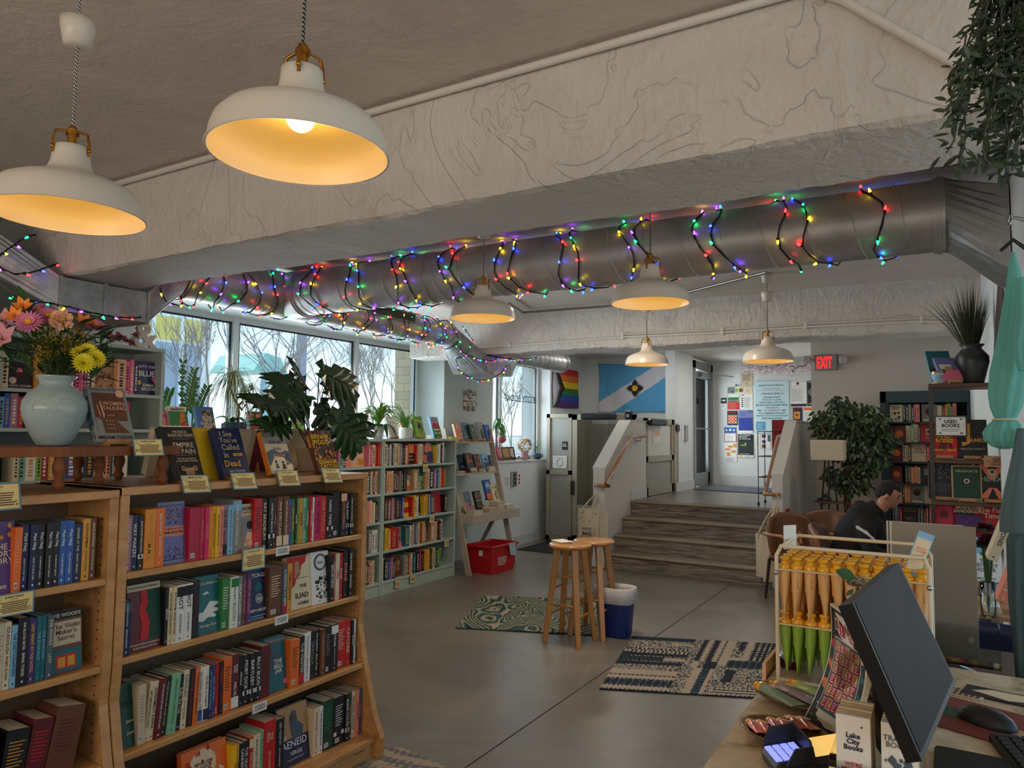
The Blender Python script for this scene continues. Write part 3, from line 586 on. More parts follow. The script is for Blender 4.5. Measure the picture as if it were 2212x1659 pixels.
poster('white document headed by a small black emblem right of board',1405,340,1678,735,WI,[('r',.4,.02,.55,.12,KI),('t','Town Notice',.5,.17,.5,.04,ink('salmon')),('lines',.1,.3,.85,.8,16,ink('grey')),('r',.05,.9,1,1,DK)],'document','notice')
poster('black poster with a white ring, cut by the wall corner',1685,325,1860,728,KI,[('t','MADISON',.45,.05,.7,.06,WI),('c',.5,.45,.38,WI),('c',.5,.45,.34,KI),('c',.5,.45,.25,ink('grey')),('t','APRIL',.4,.92,.6,.06,WI)],'poster','poster')
poster('flyer with orange portrait on a blue ground above stair wall',1455,755,1610,975,ink('navy'),[('r',0,0,1,.25,ink('maroon')),('r',.1,.32,.75,.85,ink('amber')),('c',.42,.55,.15,ink('brown'))],'flyer','flyer')
poster('white flyer with an orange header above the stair wall',1630,755,1800,970,WI,[('r',.02,.02,1,.22,OR_),('lines',.1,.4,.9,.9,5,SL)],'flyer','flyer')
poster('pale leaflet with green lines under the event board',830,1190,930,1430,WI,[('lines',.1,.2,.9,.8,8,GR)],'leaflet','flyer')
poster('leaflet with three dark photographs behind the wire rack',935,1190,1090,1430,WI,[('r',.1,.03,.5,.25,ink('maroon')),('r',.1,.4,.5,.62,ink('purple')),('r',.1,.7,.5,.95,ink('brown')),('r',.7,.05,1,.5,ink('slate'))],'leaflet','flyer')
mb=MB();a=ony(*ew(1455,175),YP)
mb.tube([a+V(-.055,0,.02),a+V(-.03,0,.03),a+V(0,0,0),a+V(.02,0,.045),a+V(.06,0,.065)],[.002,.009,.009,.008,.002],INK,5);tag(mb.build('bird_decal',origin='base'),'small black flying bird decal high on the entrance wall','decal')
mb=MB();rnd=random.Random(2);BLO=mat('blossom',(236,214,214),.8);BLO2=mat('blossom_pink',(214,170,176),.8);TW=mat('twig',(98,82,70),.9)
a=ony(*ew(640,60),12.45);b_=ony(*ew(1900,20),12.3)
pts=[a.lerp(b_,i/14)+V(0,rnd.uniform(-.05,.05),rnd.uniform(-.07,-.01))for i in range(15)];mb.tube(pts,.006,TW,5)
for i in range(420):
 q=a.lerp(b_,rnd.random())+V(rnd.gauss(0,.05),rnd.gauss(0,.06),rnd.uniform(-.17,.0));
 for k in range(3):mb.leaf(q,(rnd.uniform(-1,1),rnd.uniform(-1,1),rnd.uniform(-1,1)),(rnd.random(),rnd.random(),1),.028,.022,BLO if rnd.random()<.7 else BLO2)
tag(mb.build('blossom_garland',origin='base'),'pale pink blossom garland hanging along the entrance ceiling','garland')
a=ony(1667,907,9.6);b_=ony(1706,1012,9.6);mb=MB();mb.box((a.x,9.6,b_.z),(a.x+.34,9.63,a.z),mat('red_board',(150,26,34),.6),.004);tag(mb.build('red_board',origin='base'),'plain red board standing in the wire rack behind the stair wall','board')
WIRE=mat('black_wire',(28,28,28),.5,metal=.4)
r=thing('wire_rack','tall black wire literature rack on the platform by the stairs','rack',(-1.9,9.2,.73))
mb=MB();a=ony(1640,932,9.2);x0,x1=a.x,a.x+.40;zt=a.z;zb=.76
for xx,yy in((x0,9.12),(x1,9.12),(x0,9.5),(x1,9.5),((x0+x1)/2,9.12)):mb.tube([V(xx,yy,zb),V(xx,yy,zt)],.005,WIRE,5)
for z_ in(zt,zt-.3,zt-.55,zb+.12):mb.tube([V(x0,9.12,z_),V(x1,9.12,z_),V(x1,9.5,z_),V(x0,9.5,z_)],.005,WIRE,5,closed=True)
mb.build('wire_frame',r)
for z_ in(zt-.3,zt-.55):MB().box((x0,9.12,z_-.006),(x1,9.5,z_),WIRE).build('wire_shelf',r)
for xx in(x0,x1):
 for yy in(9.12,9.5):MB().cyl((xx-.01,yy,.756),(xx+.01,yy,.756),.022,WIRE).build('caster',r)
a=ony(1757,767,YW-.06);b_=ony(1809,799,YW-.06)
r=thing('exit_sign','grey exit sign with red lit letters and twin lamp heads','exit sign',((a.x+b_.x)/2,YW-.03,b_.z))
MB().box((a.x,YW-.06,b_.z),(b_.x,YW-.002,a.z),mat('sign_housing',(150,146,138),.5),.01).build('housing',r)
mb=MB();mb.text('EXIT',V((a.x+b_.x)/2-.01,YW-.0605,(a.z+b_.z)/2),(1,0,0),(0,0,1),(b_.x-a.x)*.64,(a.z-b_.z)*.74,mat('exit_red',(255,40,40),.4,emit=(255,20,28),estr=2.2),.03,stretch=True);mb.build('lit_letters',r)
for px,s_ in((1743,-1),(1822,1)):
 q=ony(px,777,YW-.08);mb=MB();mb.box(q+V(-.05,-.03,-.05),q+V(.05,.03,.05),mat('lamp_head',(190,188,182),.3),.012)
 for i in range(4):
  for j in range(3):mb.box(q+V(-.04+.022*i,-.033,-.035+.026*j),q+V(-.025+.022*i,-.029,-.018+.026*j),mat('lamp_reflector',(230,230,232),.15,metal=.8))
 mb.tube([q+V(-.05*s_,0,0),V(a.x if s_<0 else b_.x,YW-.04,q.z)],.01,STEEL);mb.build('lamp_head',r)
# ================================================================== ductwork
GALV=mat('galvanised_steel',(206,204,202),0.46,metal=.72,noise=.3,nscale=6,bump=.06,bscale=18)
GALV2=mat('galvanised_sheet',(176,178,178),0.48,metal=.85,noise=.35,nscale=14)
def round_duct(root,name,a,b_,r,pitch=.14,collars=True):
 a=Vector(a);b_=Vector(b_);ax=(b_-a);Ln=ax.length;ax.normalize();x=ax.orthogonal().normalized();y_=ax.cross(x)
 mb=MB();mb.cyl(a,b_,r,GALV,n=48)
 o=mb.build(name,root);N=int(Ln/pitch*28);h_=MB()
 h_.tube([a+ax*(Ln*i/N)+(x*math.cos(2*PI*i/28)+y_*math.sin(2*PI*i/28))*(r+.0005)for i in range(N+1)],.0035,GALV,4);h_.build('spiral_seam',o)
 if collars:
  for q in(a,b_):
   m=MB();s_=1 if q is a or(q-a).length<1e-6 else-1
   m.cyl(q,q+ax*(.05*s_),r+.008,GALV,n=48);m.cyl(q+ax*.02*s_,q+ax*.03*s_,r+.015,GALV,n=48);m.build('collar',o)
 return o
def loft(mb,c0,r0,rect,ax,mt,n=32):
 """circle (centre c0, radius r0, axis along ax 'X' or 'Y') to a rectangle (a0,a1,z0,z1,pos)."""
 a0,a1,z0,z1,pos=rect;vs=[]
 for k in range(n):
  an=2*PI*k/n;c_,s_=math.cos(an),math.sin(an);m_=max(abs(c_),abs(s_));u=(a0+a1)/2+c_/m_*(a1-a0)/2;w=(z0+z1)/2+s_/m_*(z1-z0)/2
  if ax=='Y':vs+=[(c0[0]+c_*r0,c0[1],c0[2]+s_*r0),(u,pos,w)]
  else:vs+=[(c0[0],c0[1]+c_*r0,c0[2]+s_*r0),(pos,u,w)]
 mb.add(vs,[(2*k,2*k+1,(2*k+3)%(2*n),(2*k+2)%(2*n))for k in range(n)],mt)
DX,DZ,DR=-4.42,2.63,.17
D1=thing('air_duct','big round galvanised duct crossing the room under the ceiling','duct',(-2.1,3.95,2.46))
round_duct(D1,'duct_pipe',(-4.22,3.95,DZ),(.03,3.95,DZ),DR,.21)
mb=MB();loft(mb,(.03,3.95,DZ),DR+.005,(3.72,4.22,2.30,2.67,.265),'X',GALV2);mb.build('wall_boot',D1)
for x in(-3.0,-1.55):MB().cyl((x,3.95,DZ),(x+.05,3.95,DZ),DR+.006,GALV,n=48).build('joint_band',D1)
D2=thing('air_duct','duct along the window wall dipping under the near beam in a square box','duct',(DX,2.5,2.2))
round_duct(D2,'duct_pipe',(DX,-.6,DZ),(DX,1.62,DZ),.18,.16)
mb=MB();rc=(-4.78,-4.04,2.205,2.385);loft(mb,(DX,1.62,DZ),.18,(*rc,2.07),'Y',GALV2);mb.build('transition',D2)
mb=MB();mb.box((rc[0],2.07,rc[2]),(rc[1],2.57,rc[3]),GALV2)
for yy in(2.07,2.31,2.57):mb.box((rc[0]-.008,yy-.008,rc[2]-.008),(rc[1]+.008,yy+.008,rc[3]+.006),GALV2)
mb.build('box_section',D2)
mb=MB();loft(mb,(DX,3.0,DZ),DR,(*rc,2.57),'Y',GALV2);mb.build('transition',D2)
round_duct(D2,'duct_pipe',(DX,3.0,DZ),(DX,3.80,DZ),DR,.13)
mb=MB();mb.cyl((DX,3.78,DZ),(DX,4.14,DZ),DR+.01,GALV,n=48);mb.cyl((DX,3.95,DZ),(-4.2,3.95,DZ),DR+.01,GALV,n=48);mb.build('elbow',D2)
r3=.12;Z3=2.59
D3=thing('air_duct','thin round duct along the window wall ending in a box under the far beam','duct',(DX,5.0,2.4))
mb=MB();mb.cyl((DX,4.14,DZ),(DX,4.32,Z3),DR,GALV,r2=r3,n=40);mb.build('reducer',D3)
round_duct(D3,'duct_pipe',(DX,4.3,Z3),(DX,6.12,Z3),r3,.12)
mb=MB();rc3=(-4.64,-4.20,2.21,2.40);loft(mb,(DX,6.12,Z3),r3,(*rc3,6.55),'Y',GALV2);mb.box((rc3[0],6.55,rc3[2]),(rc3[1],7.05,rc3[3]),GALV2);loft(mb,(DX,7.45,2.52),r3,(*rc3,7.05),'Y',GALV2);mb.build('box_section',D3)
round_duct(D3,'duct_pipe',(DX,7.45,2.52),(DX,8.75,2.52),r3,.12)
MB().cyl((DX,8.73,2.52),(DX,8.76,2.52),r3-.004,DARK,n=32).build('dark_open_end',D3)  # dark disc stands for the shade inside the open duct end
mb=MB();VENT=mat('register_grey',(150,148,142),.5,metal=.3);xx=DX+.118
mb.box((xx-.02,4.80,2.60),(xx+.02,5.42,2.70),VENT,.004)
for k in range(28):mb.box((xx+.02,4.83+.0205*k,2.615),(xx+.024,4.84+.0205*k,2.685),DARK)
mb.build('vent_grille',D3)
# ------------------------------------------------------------------ string lights
CORD=mat('green_black_cord',(16,20,20),.6)
BULBC={'red':(255,30,30),'green':(20,230,110),'blue':(30,60,255),'violet':(150,50,255),'yellow':(255,210,30)}
BM={k:mat('lit_bulb_'+k,v,.3,emit=v,estr=11.0)for k,v in BULBC.items()}
_bm={}
def bulb_mb(mb,p,d,c):
 d=Vector(d).normalized();x=d.orthogonal().normalized();y_=d.cross(x)
 mb.cyl(p,p+d*.014,.0055,CORD,n=6)
 prof=[(.0042,.012),(.0062,.017),(.0058,.024),(.0034,.031),(.0006,.035)];vs=[]
 for r_,z in prof:
  for k in range(6):a=k*PI/3;vs.append(p+d*z+(x*math.cos(a)+y_*math.sin(a))*r_)
 mb.add(vs,[(i*6+k,i*6+(k+1)%6,(i+1)*6+(k+1)%6,(i+1)*6+k)for i in range(4)for k in range(6)],BM[c],True)
def string_lights(label,wires,spacing,seed,maxparts=100,group=None,near=None,normal=None):
 rnd=random.Random(seed);r=thing('string_lights',label,'string lights',wires[0][0])
 m=MB();bl=[]
 for w in wires:
  w=[Vector(p)for p in w];m.tube(w,.0035,CORD,5)
  m.tube([p+V(rnd.uniform(-.006,.006),rnd.uniform(-.006,.006),rnd.uniform(-.006,.006))for p in w],.0028,CORD,4)
  acc=rnd.uniform(0,spacing)
  for i in range(len(w)-1):
   L_=(w[i+1]-w[i]).length;acc+=L_
   if acc>=spacing:
    acc-=spacing;t_=(w[i+1]-w[i]).normalized();nn=normal(w[i])if normal else V(0,0,-1)
    sd=t_*rnd.choice((-1,1))+nn*rnd.uniform(.2,.9)+V(rnd.uniform(-.3,.3),rnd.uniform(-.3,.3),rnd.uniform(-.3,.3));bl.append((w[i],sd))
 m.build('cord',r);cs=['red','green','yellow','blue','violet']
 out=[]
 for i,(p,d)in enumerate(bl):out.append((p,d,cs[(i*2+rnd.choice((0,0,1)))%5]))
 out.sort(key=lambda q:(q[0]-CAMP).length)
 for p,d,c in out[:maxparts]:mb=MB();bulb_mb(mb,p,d,c);mb.build('bulb',r,origin=None)
 if out[maxparts:]:
  mb=MB();[bulb_mb(mb,p,d,c)for p,d,c in out[maxparts:]];o=mb.build('bulbs',r);o['kind']='stuff'
 return r
def helix(c0,c1,r,turns,seed,wob=.02,ph=0.0):
 rnd=random.Random(seed);c0=Vector(c0);c1=Vector(c1);ax=(c1-c0).normalized();x=V(0,0,1);y_=ax.cross(x);N=int(turns*20);pts=[]
 for i in range(N+1):
  a=2*PI*i/20+ph;w=i/N;sway=.06*math.sin(a*.5+seed)+.035*math.sin(i*.9)
  rr=r+.008+(.014 if math.cos(a)<-.2 else 0)*rnd.random()
  pts.append(c0.lerp(c1,w)+ax*(sway+rnd.uniform(-wob,wob)*.3)+(x*math.cos(a)+y_*math.sin(a))*rr)
 return pts
nb=lambda c,ax:(lambda p:(Vector((0 if ax=='X' else p.x-c[0],0 if ax=='Y' else p.y-c[1],p.z-c[2]))).normalized())
string_lights('coloured string lights wound around the big crossing duct',[helix((-4.15,3.95,DZ),(-.15,3.95,DZ),DR,19,1)],.115,4,normal=nb((0,3.95,DZ),'X'))
string_lights('coloured string lights wound on the short duct left of the elbow',[helix((DX,2.75,DZ-.04),(DX,3.95,DZ),DR,8,2)],.11,5,normal=nb((DX,0,DZ),'Y'))
string_lights('coloured string lights wound densely around the thin duct by windows',[helix((DX,4.25,Z3),(DX,6.15,Z3),r3+.012,14,3)],.11,6,normal=nb((DX,0,Z3),'Y'))
w_=[[onx(x,y,-4.15)for x,y in((1000,705),(1022,735),(1005,770),(985,775),(990,800),(1008,812),(1035,822),(1060,818),(1080,808),(1095,790))],[onx(x,y,-4.16)for x,y in((985,745),(1005,765),(1030,775),(1062,780),(1075,772),(1110,776),(1160,773))]]
def dense(w,n=6):return[w[i].lerp(w[i+1],k/n)for i in range(len(w)-1)for k in range(n)]+[w[-1]]
string_lights('loose loops of coloured string lights hanging off the far box duct',[dense(q)for q in w_],.10,7)
w_=[[onx(x,y,-4.0)for x,y in pts]for pts in(((-30,560),(0,552),(25,532),(60,510),(76,507)),((-20,570),(0,578),(30,592),(60,590),(95,580),(125,569)),((30,640),(62,648),(110,656),(150,663),(200,676),(250,686),(305,686)),((345,622),(352,640),(360,652)))]
string_lights('swags of coloured string lights on the near square duct',[dense(q)for q in w_],.085,8)
# ------------------------------------------------------------------ pendant lamps
ENAM=mat('white_enamel',(214,206,192),.42,coat=.2);BRASS=mat('brass',(176,126,52),.32,metal=1.0)
BULBW=mat('lit_bulb_warm',(255,214,150),.3,emit=(255,192,72),estr=22.0)
STRIPE=bpy.data.materials.new('striped_textile_cord');STRIPE.use_nodes=True;t=STRIPE.node_tree;b=t.nodes['Principled BSDF'];b.inputs['Roughness'].default_value=.8
co=t.nodes.new('ShaderNodeTexCoord');wv=t.nodes.new('ShaderNodeTexWave');wv.bands_direction='DIAGONAL';wv.inputs['Scale'].default_value=60;rp=t.nodes.new('ShaderNodeValToRGB');rp.color_ramp.interpolation='CONSTANT'
rp.color_ramp.elements[0].color=(.01,.01,.02,1);rp.color_ramp.elements[1].position=.5;rp.color_ramp.elements[1].color=(.6,.58,.52,1)
t.links.new(co.outputs['Object'],wv.inputs[0]);t.links.new(wv.outputs[0],rp.inputs[0]);t.links.new(rp.outputs[0],b.inputs['Base Color'])
def pendant():
 r=bpy.data.objects.new('pendant_lamp',None);COL.objects.link(r)
 out=[(.190,0),(.1895,.006),(.187,.012),(.184,.035),(.176,.058),(.158,.078),(.128,.093),(.095,.104),(.070,.114),(.055,.128),(.048,.148),(.045,.170),(.044,.188),(.038,.192),(.001,.193)]
 mb=MB();mb.lathe(out,ENAM,n=64);inn=[(max(a-.003,.001),z-(.003 if z>.05 else 0))for a,z in out[:-1]]
 inn[0]=(.187,0.0005);mb.lathe(inn[::-1],ENAM,n=64);mb.lathe([(.190,0),(.187,.0005)],ENAM,n=64);mb.tube([V(.19*math.cos(k*PI/32),.19*math.sin(k*PI/32),.002)for k in range(64)],.0022,ENAM,6,closed=True)
 mb.build('shade',r,local=True)
 mb=MB();mb.cyl((0,0,.193),(0,0,.225),.012,BRASS);mb.cyl((0,0,.225),(0,0,.236),.017,BRASS);mb.ball((0,0,.24),.012,BRASS,8)
 for k in range(3):
  a=2*PI*k/3+.5;c_,s_=math.cos(a),math.sin(a);mb.tube([V(.047*c_,.047*s_,.165),V(.048*c_,.048*s_,.2),V(.042*c_,.042*s_,.225),V(.012*c_,.012*s_,.234)],.004,BRASS,5);mb.ball((.049*c_,.049*s_,.18),.006,BRASS,6)
 mb.build('brass_bracket',r,local=True)
 mb=MB();mb.ball((0,0,.084),.031,BULBW,16);mb.cyl((0,0,.108),(0,0,.125),.014,ENAM,r2=.016);mb.build('bulb',r,local=True)
 return r
P0=pendant()
PL=[(-2.01,1.04,2.145,'white dome pendant lamp cut by the left picture edge',2.60),(-1.18,1.08,2.17,'large white dome pendant lamp with its glowing bulb showing',2.84),(-2.28,3.50,2.235,'white pendant lamp below the crossing duct, left of two',2.84),
      (-1.22,3.37,2.215,'white pendant lamp below the crossing duct, right of two',2.84),(-2.24,6.10,2.19,'white pendant lamp before the sky blue flag',2.84),(-1.16,5.83,2.15,'white pendant lamp left of the exit sign',2.84),
      (-0.15,0.10,2.17,'white pendant lamp behind the viewer over the counter',2.84),(-2.1,-1.2,2.17,'added white pendant lamp behind the viewer over the left aisle',2.84)]  # left aisle pendant is added out of view for extra room light
for i,(x,y_,z,lb,zc)in enumerate(PL):
 o=P0 if i==0 else copy_tree(P0);o.location=(x,y_,z);o.rotation_euler=(0,0,i*.7);tag(o,lb,'pendant lamp','white dome pendant lamps')
 top=2.84;mb=MB();mb.tube([V(0,0,.24),V(.001,0,.4),V(0,0,top-z)],.0038,STRIPE,6);mb.build('cord',o,local=True)
 mb=MB();zz=(2.69 if i==0 else top)-z;mb.lathe([(.001,zz-.075),(.02,zz-.075),(.034,zz-.068),(.043,zz-.02),(.045,zz),(.001,zz)],ENAM,n=32);mb.build('canopy',o,local=True)
# ================================================================== books
def art(mb,O,xd,yd,Wd,Hd,arts,eps0=0.0008):
 """flat printed artwork on a face: O top-left corner, xd to the right, yd upward."""
 O=Vector(O);xd=Vector(xd).normalized();yd=Vector(yd).normalized();nn=xd.cross(yd);k=0
 for A in arts:
  k+=1;e_=eps0+.00025*k;P_=lambda u,v:O+xd*(Wd*u)-yd*(Hd*v)+nn*e_
  if A[0]=='r':_,u0,v0,u1,v1,mt=A;mb.add([P_(u0,v1),P_(u1,v1),P_(u1,v0),P_(u0,v0)],[(0,1,2,3)],mt)
  elif A[0]=='t':_,s_,u,v,w,h_,mt=A[:7];mb.text(s_,P_(u,v),xd,yd,Wd*w,Hd*h_,mt,A[7]if len(A)>7 else .012)
  elif A[0]=='p':mb.add([P_(u,v)for u,v in A[1]],[tuple(range(len(A[1])))],A[2])
  elif A[0]=='c':_,u,v,r_,mt=A;mb.add([P_(u,v)+xd*(math.cos(q*PI/12)*r_*Wd)+yd*(math.sin(q*PI/12)*r_*Wd)for q in range(24)],[tuple(range(24))],mt)
  elif A[0]=='lines':
   _,u0,v0,u1,v1,n_,mt=A;hh=.35*(v1-v0)/max(1,n_-1)
   for q in range(n_):
    vv=v0+(v1-v0)*q/max(1,n_-1);ue=u1-(u1-u0)*((q*37)%10)/10*.2
    mb.add([P_(u0,vv+hh/2),P_(ue,vv+hh/2),P_(ue,vv-hh/2),P_(u0,vv-hh/2)],[(0,1,2,3)],mt)
  elif A[0]=='s':
   _,u0,v0,u1,v1,n_,r_,mt,sd=A;rn=random.Random(sd)
   for q in range(n_):
    c_=P_(rn.uniform(u0,u1),rn.uniform(v0,v1))+nn*(.00001*q);a0=rn.uniform(0,6);m_=rn.choice((3,4,5,6));rr=r_*Wd*rn.uniform(.5,1.3)
    mb.add([c_+xd*(math.cos(a0+2*PI*k2/m_)*rr*rn.uniform(.5,1))+yd*(math.sin(a0+2*PI*k2/m_)*rr)for k2 in range(m_)],[tuple(range(m_))],mt)
def K(n):return ink(n)
BOOKS=[]
def book_shape(mb,t,h,d,cov,side=True):
 """spine at x=0 facing +x, thickness 0..t along y, height 0..h, depth to -d"""
 mb.box((-.004,0,0),(0,t,h),cov,.0012);mb.box((-d,0,0),(-.003,.0016,h),cov);mb.box((-d,t-.0016,0),(-.003,t,h),cov)
 mb.box((-d+.002,.0015,.002),(-.003,t-.0015,h-.002),PAGES)
def spine_book(M_,t,h,d,cov,ik,title,rnd,detail=2,band=None,foot=None):
 mb=MB(M_);book_shape(mb,t,h,d,cm(cov));xd,yd=V(0,0,-1),V(0,1,0)
 I=K(ik)
 if band=='P':
  mb.box((.0002,.0005,h*.20),(.0008,t-.0005,h*.28),K('white'));mb.add([V(.0011,t/2+.25*t*math.cos(q*PI/6),h*.24+.3*t*math.sin(q*PI/6))for q in range(12)],[tuple(range(12))],K('black'))
 elif band:mb.box((.0002,.0004,h*.80),(.0008,t-.0004,h*.97),K(band))
 if foot:mb.box((.0002,.0004,h*.02),(.0009,t-.0004,h*.22),K(foot))
 if title and detail:
  zc=h*(.60 if band=='P' else .54);L_=h*(.58 if band=='P' else .74)
  if '|' in title:
   a,b_=title.split('|');mb.text(a,V(.0006,t/2,h*.73),xd,yd,h*.40,t*.55,I,.012);mb.text(b_,V(.0006,t/2,h*.32),xd,yd,h*.34,t*.5,I,.012)
  else:mb.text(title,V(.0006,t/2,zc),xd,yd,L_,t*.58,I,.012)
  if not foot:mb.add([V(.0008,t/2+.14*min(t,.02)*math.cos(q*PI/4),h*.07+.2*min(t,.02)*math.sin(q*PI/4))for q in range(8)],[tuple(range(8))],I)
 elif detail==2:
  for q in range(9):mb.box((.0002,t*.16,h*(.82-q*.05)),(.0006,t*(.84-.1*(q%3)),h*(.805-q*.05)),I)
  mb.box((.0002,t*.15,h*.06),(.0007,t*.55,h*.15),K('white'))
  for q in range(5):mb.box((.0006,t*(.2+.065*q),h*.075),(.0010,t*(.23+.065*q),h*.135),K('black'))
 else:
  q=h*.12
  while q<h*.82:
   w=rnd.uniform(.006,.016);mb.box((.0002,t*.3,q),(.0006,t*.7,q+w),I);q+=w+rnd.uniform(.004,.012)
 return mb
def face_book(M_,w,h,t,cov,arts,spine=None,sarts=None,pages=True):
 """front cover facing +x, width w along y (0..w), spine on the -y side, thickness t back to -x"""
 mb=MB(M_);C_=cm(cov)if isinstance(cov,str)else cov;S_=cm(spine)if spine else C_
 mb.box((-.002,0,0),(0,w,h),C_,.0008);mb.box((-t,0,0),(-t+.002,w,h),S_);mb.box((-t,-.001,0),(-.0005,.003,h),S_,.001);mb.box((-t+.002,.003,.003),(-.002,w-.003,h-.003),PAGES)
 art(mb,V(.0,0,h),(0,1,0),(0,0,1),w,h,arts)
 if sarts:art(mb,V(-t,-.001,h),(1,0,0),(0,0,1),t,h,sarts)
 return mb
def add_book(mb,colour,kind,shelf,order,base,mat_loc,extra=None):
 o=mb.build('book',origin=mat_loc);o['category']='book';BOOKS.append([o,colour,kind,shelf,order,extra]);return o
KAR=[('r',0,0,1,.10,K('beige')),('t','FYODOR DOSTOEVSKY',.5,.05,.92,.055,K('black'),.02),('r',.55,.1,1,.85,K('dark green')),('p',[(.38,.1),(.58,.1),(.62,.3),(.55,.4),(.66,.6),(.6,.85),(.35,.85),(.42,.6),(.33,.4),(.42,.25)][::-1],K('red')),('t','THE BROTHERS KARAMAZOV',.5,.9,.92,.05,K('cream')),('t','BICENTENNIAL EDITION',.5,.95,.7,.025,K('cream'))]
AUS=[('r',.06,.05,.94,.95,K('slate')),('r',.09,.07,.91,.93,K('lavender')),('s',.2,.12,.8,.36,40,.035,K('maroon'),3),('s',.25,.14,.75,.3,18,.03,K('gold'),5),('s',.3,.66,.9,.93,40,.03,K('maroon'),6),('s',.1,.85,.9,.93,60,.02,K('navy'),8),('r',.08,.4,.92,.56,K('salmon')),('t','THE COMPLETE NOVELS OF',.5,.44,.78,.03,K('black')),('t','JANE AUSTEN',.5,.505,.78,.06,K('black'),.02)]
BRA=[('r',0,0,1,.25,K('beige')),('t','BRADBURY',.45,.10,.9,.08,K('black'),.02),('t','DANDELION WINE',.5,.18,.6,.03,K('black')),('r',.1,.28,.92,.9,K('grey')),('c',.5,.45,.16,K('black')),('p',[(.2,.88),(.8,.88),(.65,.6),(.35,.6)],K('peach')),('s',.15,.75,.9,.9,18,.08,K('salmon'),2)]
MID=[('t','MIDDLEMARCH',.5,.13,.9,.07,K('cream')),('p',[(.05,.62),(.3,.62),(.6,.45),(.95,.48),(.97,.52),(.72,.56),(.95,.60),(.93,.64),(.7,.65),(.85,.71),(.8,.74),(.5,.72),(.3,.78),(.05,.76)][::-1],K('white')),('p',[(.3,.3),(.5,.27),(.6,.33),(.52,.31),(.35,.33)][::-1],K('white')),('t','George Eliot',.5,.86,.7,.07,K('cream'))]
C22=[('t','CATCH-22',.5,.15,.92,.16,K('white'),.03),('c',.6,.38,.18,K('teal')),('c',.62,.60,.2,K('grey')),('t','50th',.62,.6,.25,.06,K('white')),('t','JOSEPH HELLER',.5,.82,.92,.11,K('white'),.03),('lines',.1,.92,.9,.97,2,K('light blue'))]
ILI=[('p',[(0,0),(.85,0),(.8,.12),(.62,.18),(.55,.35),(.4,.42),(.3,.55),(.1,.6),(0,.72)][::-1],K('red')),('p',[(.35,.1),(.5,.08),(.55,.3),(.3,.42)][::-1],K('tan')),('t','Translated by EMILY WILSON',.66,.42,.5,.04,K('black')),('t','THE',.66,.57,.35,.07,K('black')),('t','ILIAD',.6,.75,.7,.10,K('black')),('t','HOMER',.65,.9,.6,.06,K('black'))]
STR=[('c',.5,.2,.36,K('slate')),('c',.52,.2,.27,K('white')),('t','East',.5,.2,.4,.06,K('black')),('s',.2,.5,.8,.9,30,.07,K('black'),2),('s',.5,.3,.9,.9,16,.05,K('grey'),6),('s',.3,.85,.6,.95,5,.05,K('red'),8)]
ULY=[('t','ULYSSES',.5,.32,.9,.1,K('black'),.01),('t','James',.65,.6,.5,.07,K('cream')),('t','Joyce',.65,.78,.5,.07,K('cream'))]
BELL=[('t','SYLVIA PLATH',.5,.07,.9,.06,K('salmon')),('c',.4,.4,.3,K('slate')),('t','THE\nBELL\nJAR',.62,.56,.6,.28,K('white'),.02),('c',.92,.86,.10,K('pink'))]
EDEN=[('c',.45,.3,.30,K('cream')),('t','PENGUIN\nCLASSICS',.45,.3,.4,.12,K('black'),.01),('s',.1,.45,.9,.98,40,.10,K('cream'),12),('s',.1,.05,.9,.6,20,.06,K('red'),14),('t','East of Eden',.5,.62,.8,.08,K('maroon'),.02)]
AEN=[('r',0,0,1,.55,K('tan')),('p',[(.42,.5),(.38,.2),(.5,.08),(.62,.12),(.66,.3),(.85,.4),(.8,.56),(.5,.58)][::-1],K('slate')),('p',[(.4,.2),(.48,.12),(.55,.2),(.5,.3)][::-1],K('brown')),('t','THE',.14,.52,.25,.07,K('white')),('t','AENEID',.5,.64,.85,.12,K('white'),.01),('t','VIRGIL',.55,.80,.5,.07,K('white')),('t','translated by EMILY WILSON',.5,.9,.7,.03,K('cream'))]
VIO=[('r',0,0,1,.13,K('black')),('t','EVIE WOODS',.5,.07,.9,.07,K('cream'),.02),('r',.05,.17,.95,.55,K('beige')),('t',"The Violin\nMaker's\nSecret",.5,.34,.85,.26,K('maroon'),.01),('r',.05,.62,.95,.97,K('teal')),('r',.2,.7,.8,.92,K('red')),('r',.25,.74,.48,.9,K('gold')),('r',.54,.74,.75,.9,K('gold'))]
SHO=[('t','THE\nSHORT\nSTORY',.6,.45,.75,.45,K('cream'),.01),('s',.1,.05,.9,.25,16,.08,K('gold'),9),('t','Patchett',.5,.9,.8,.06,K('cream'))]
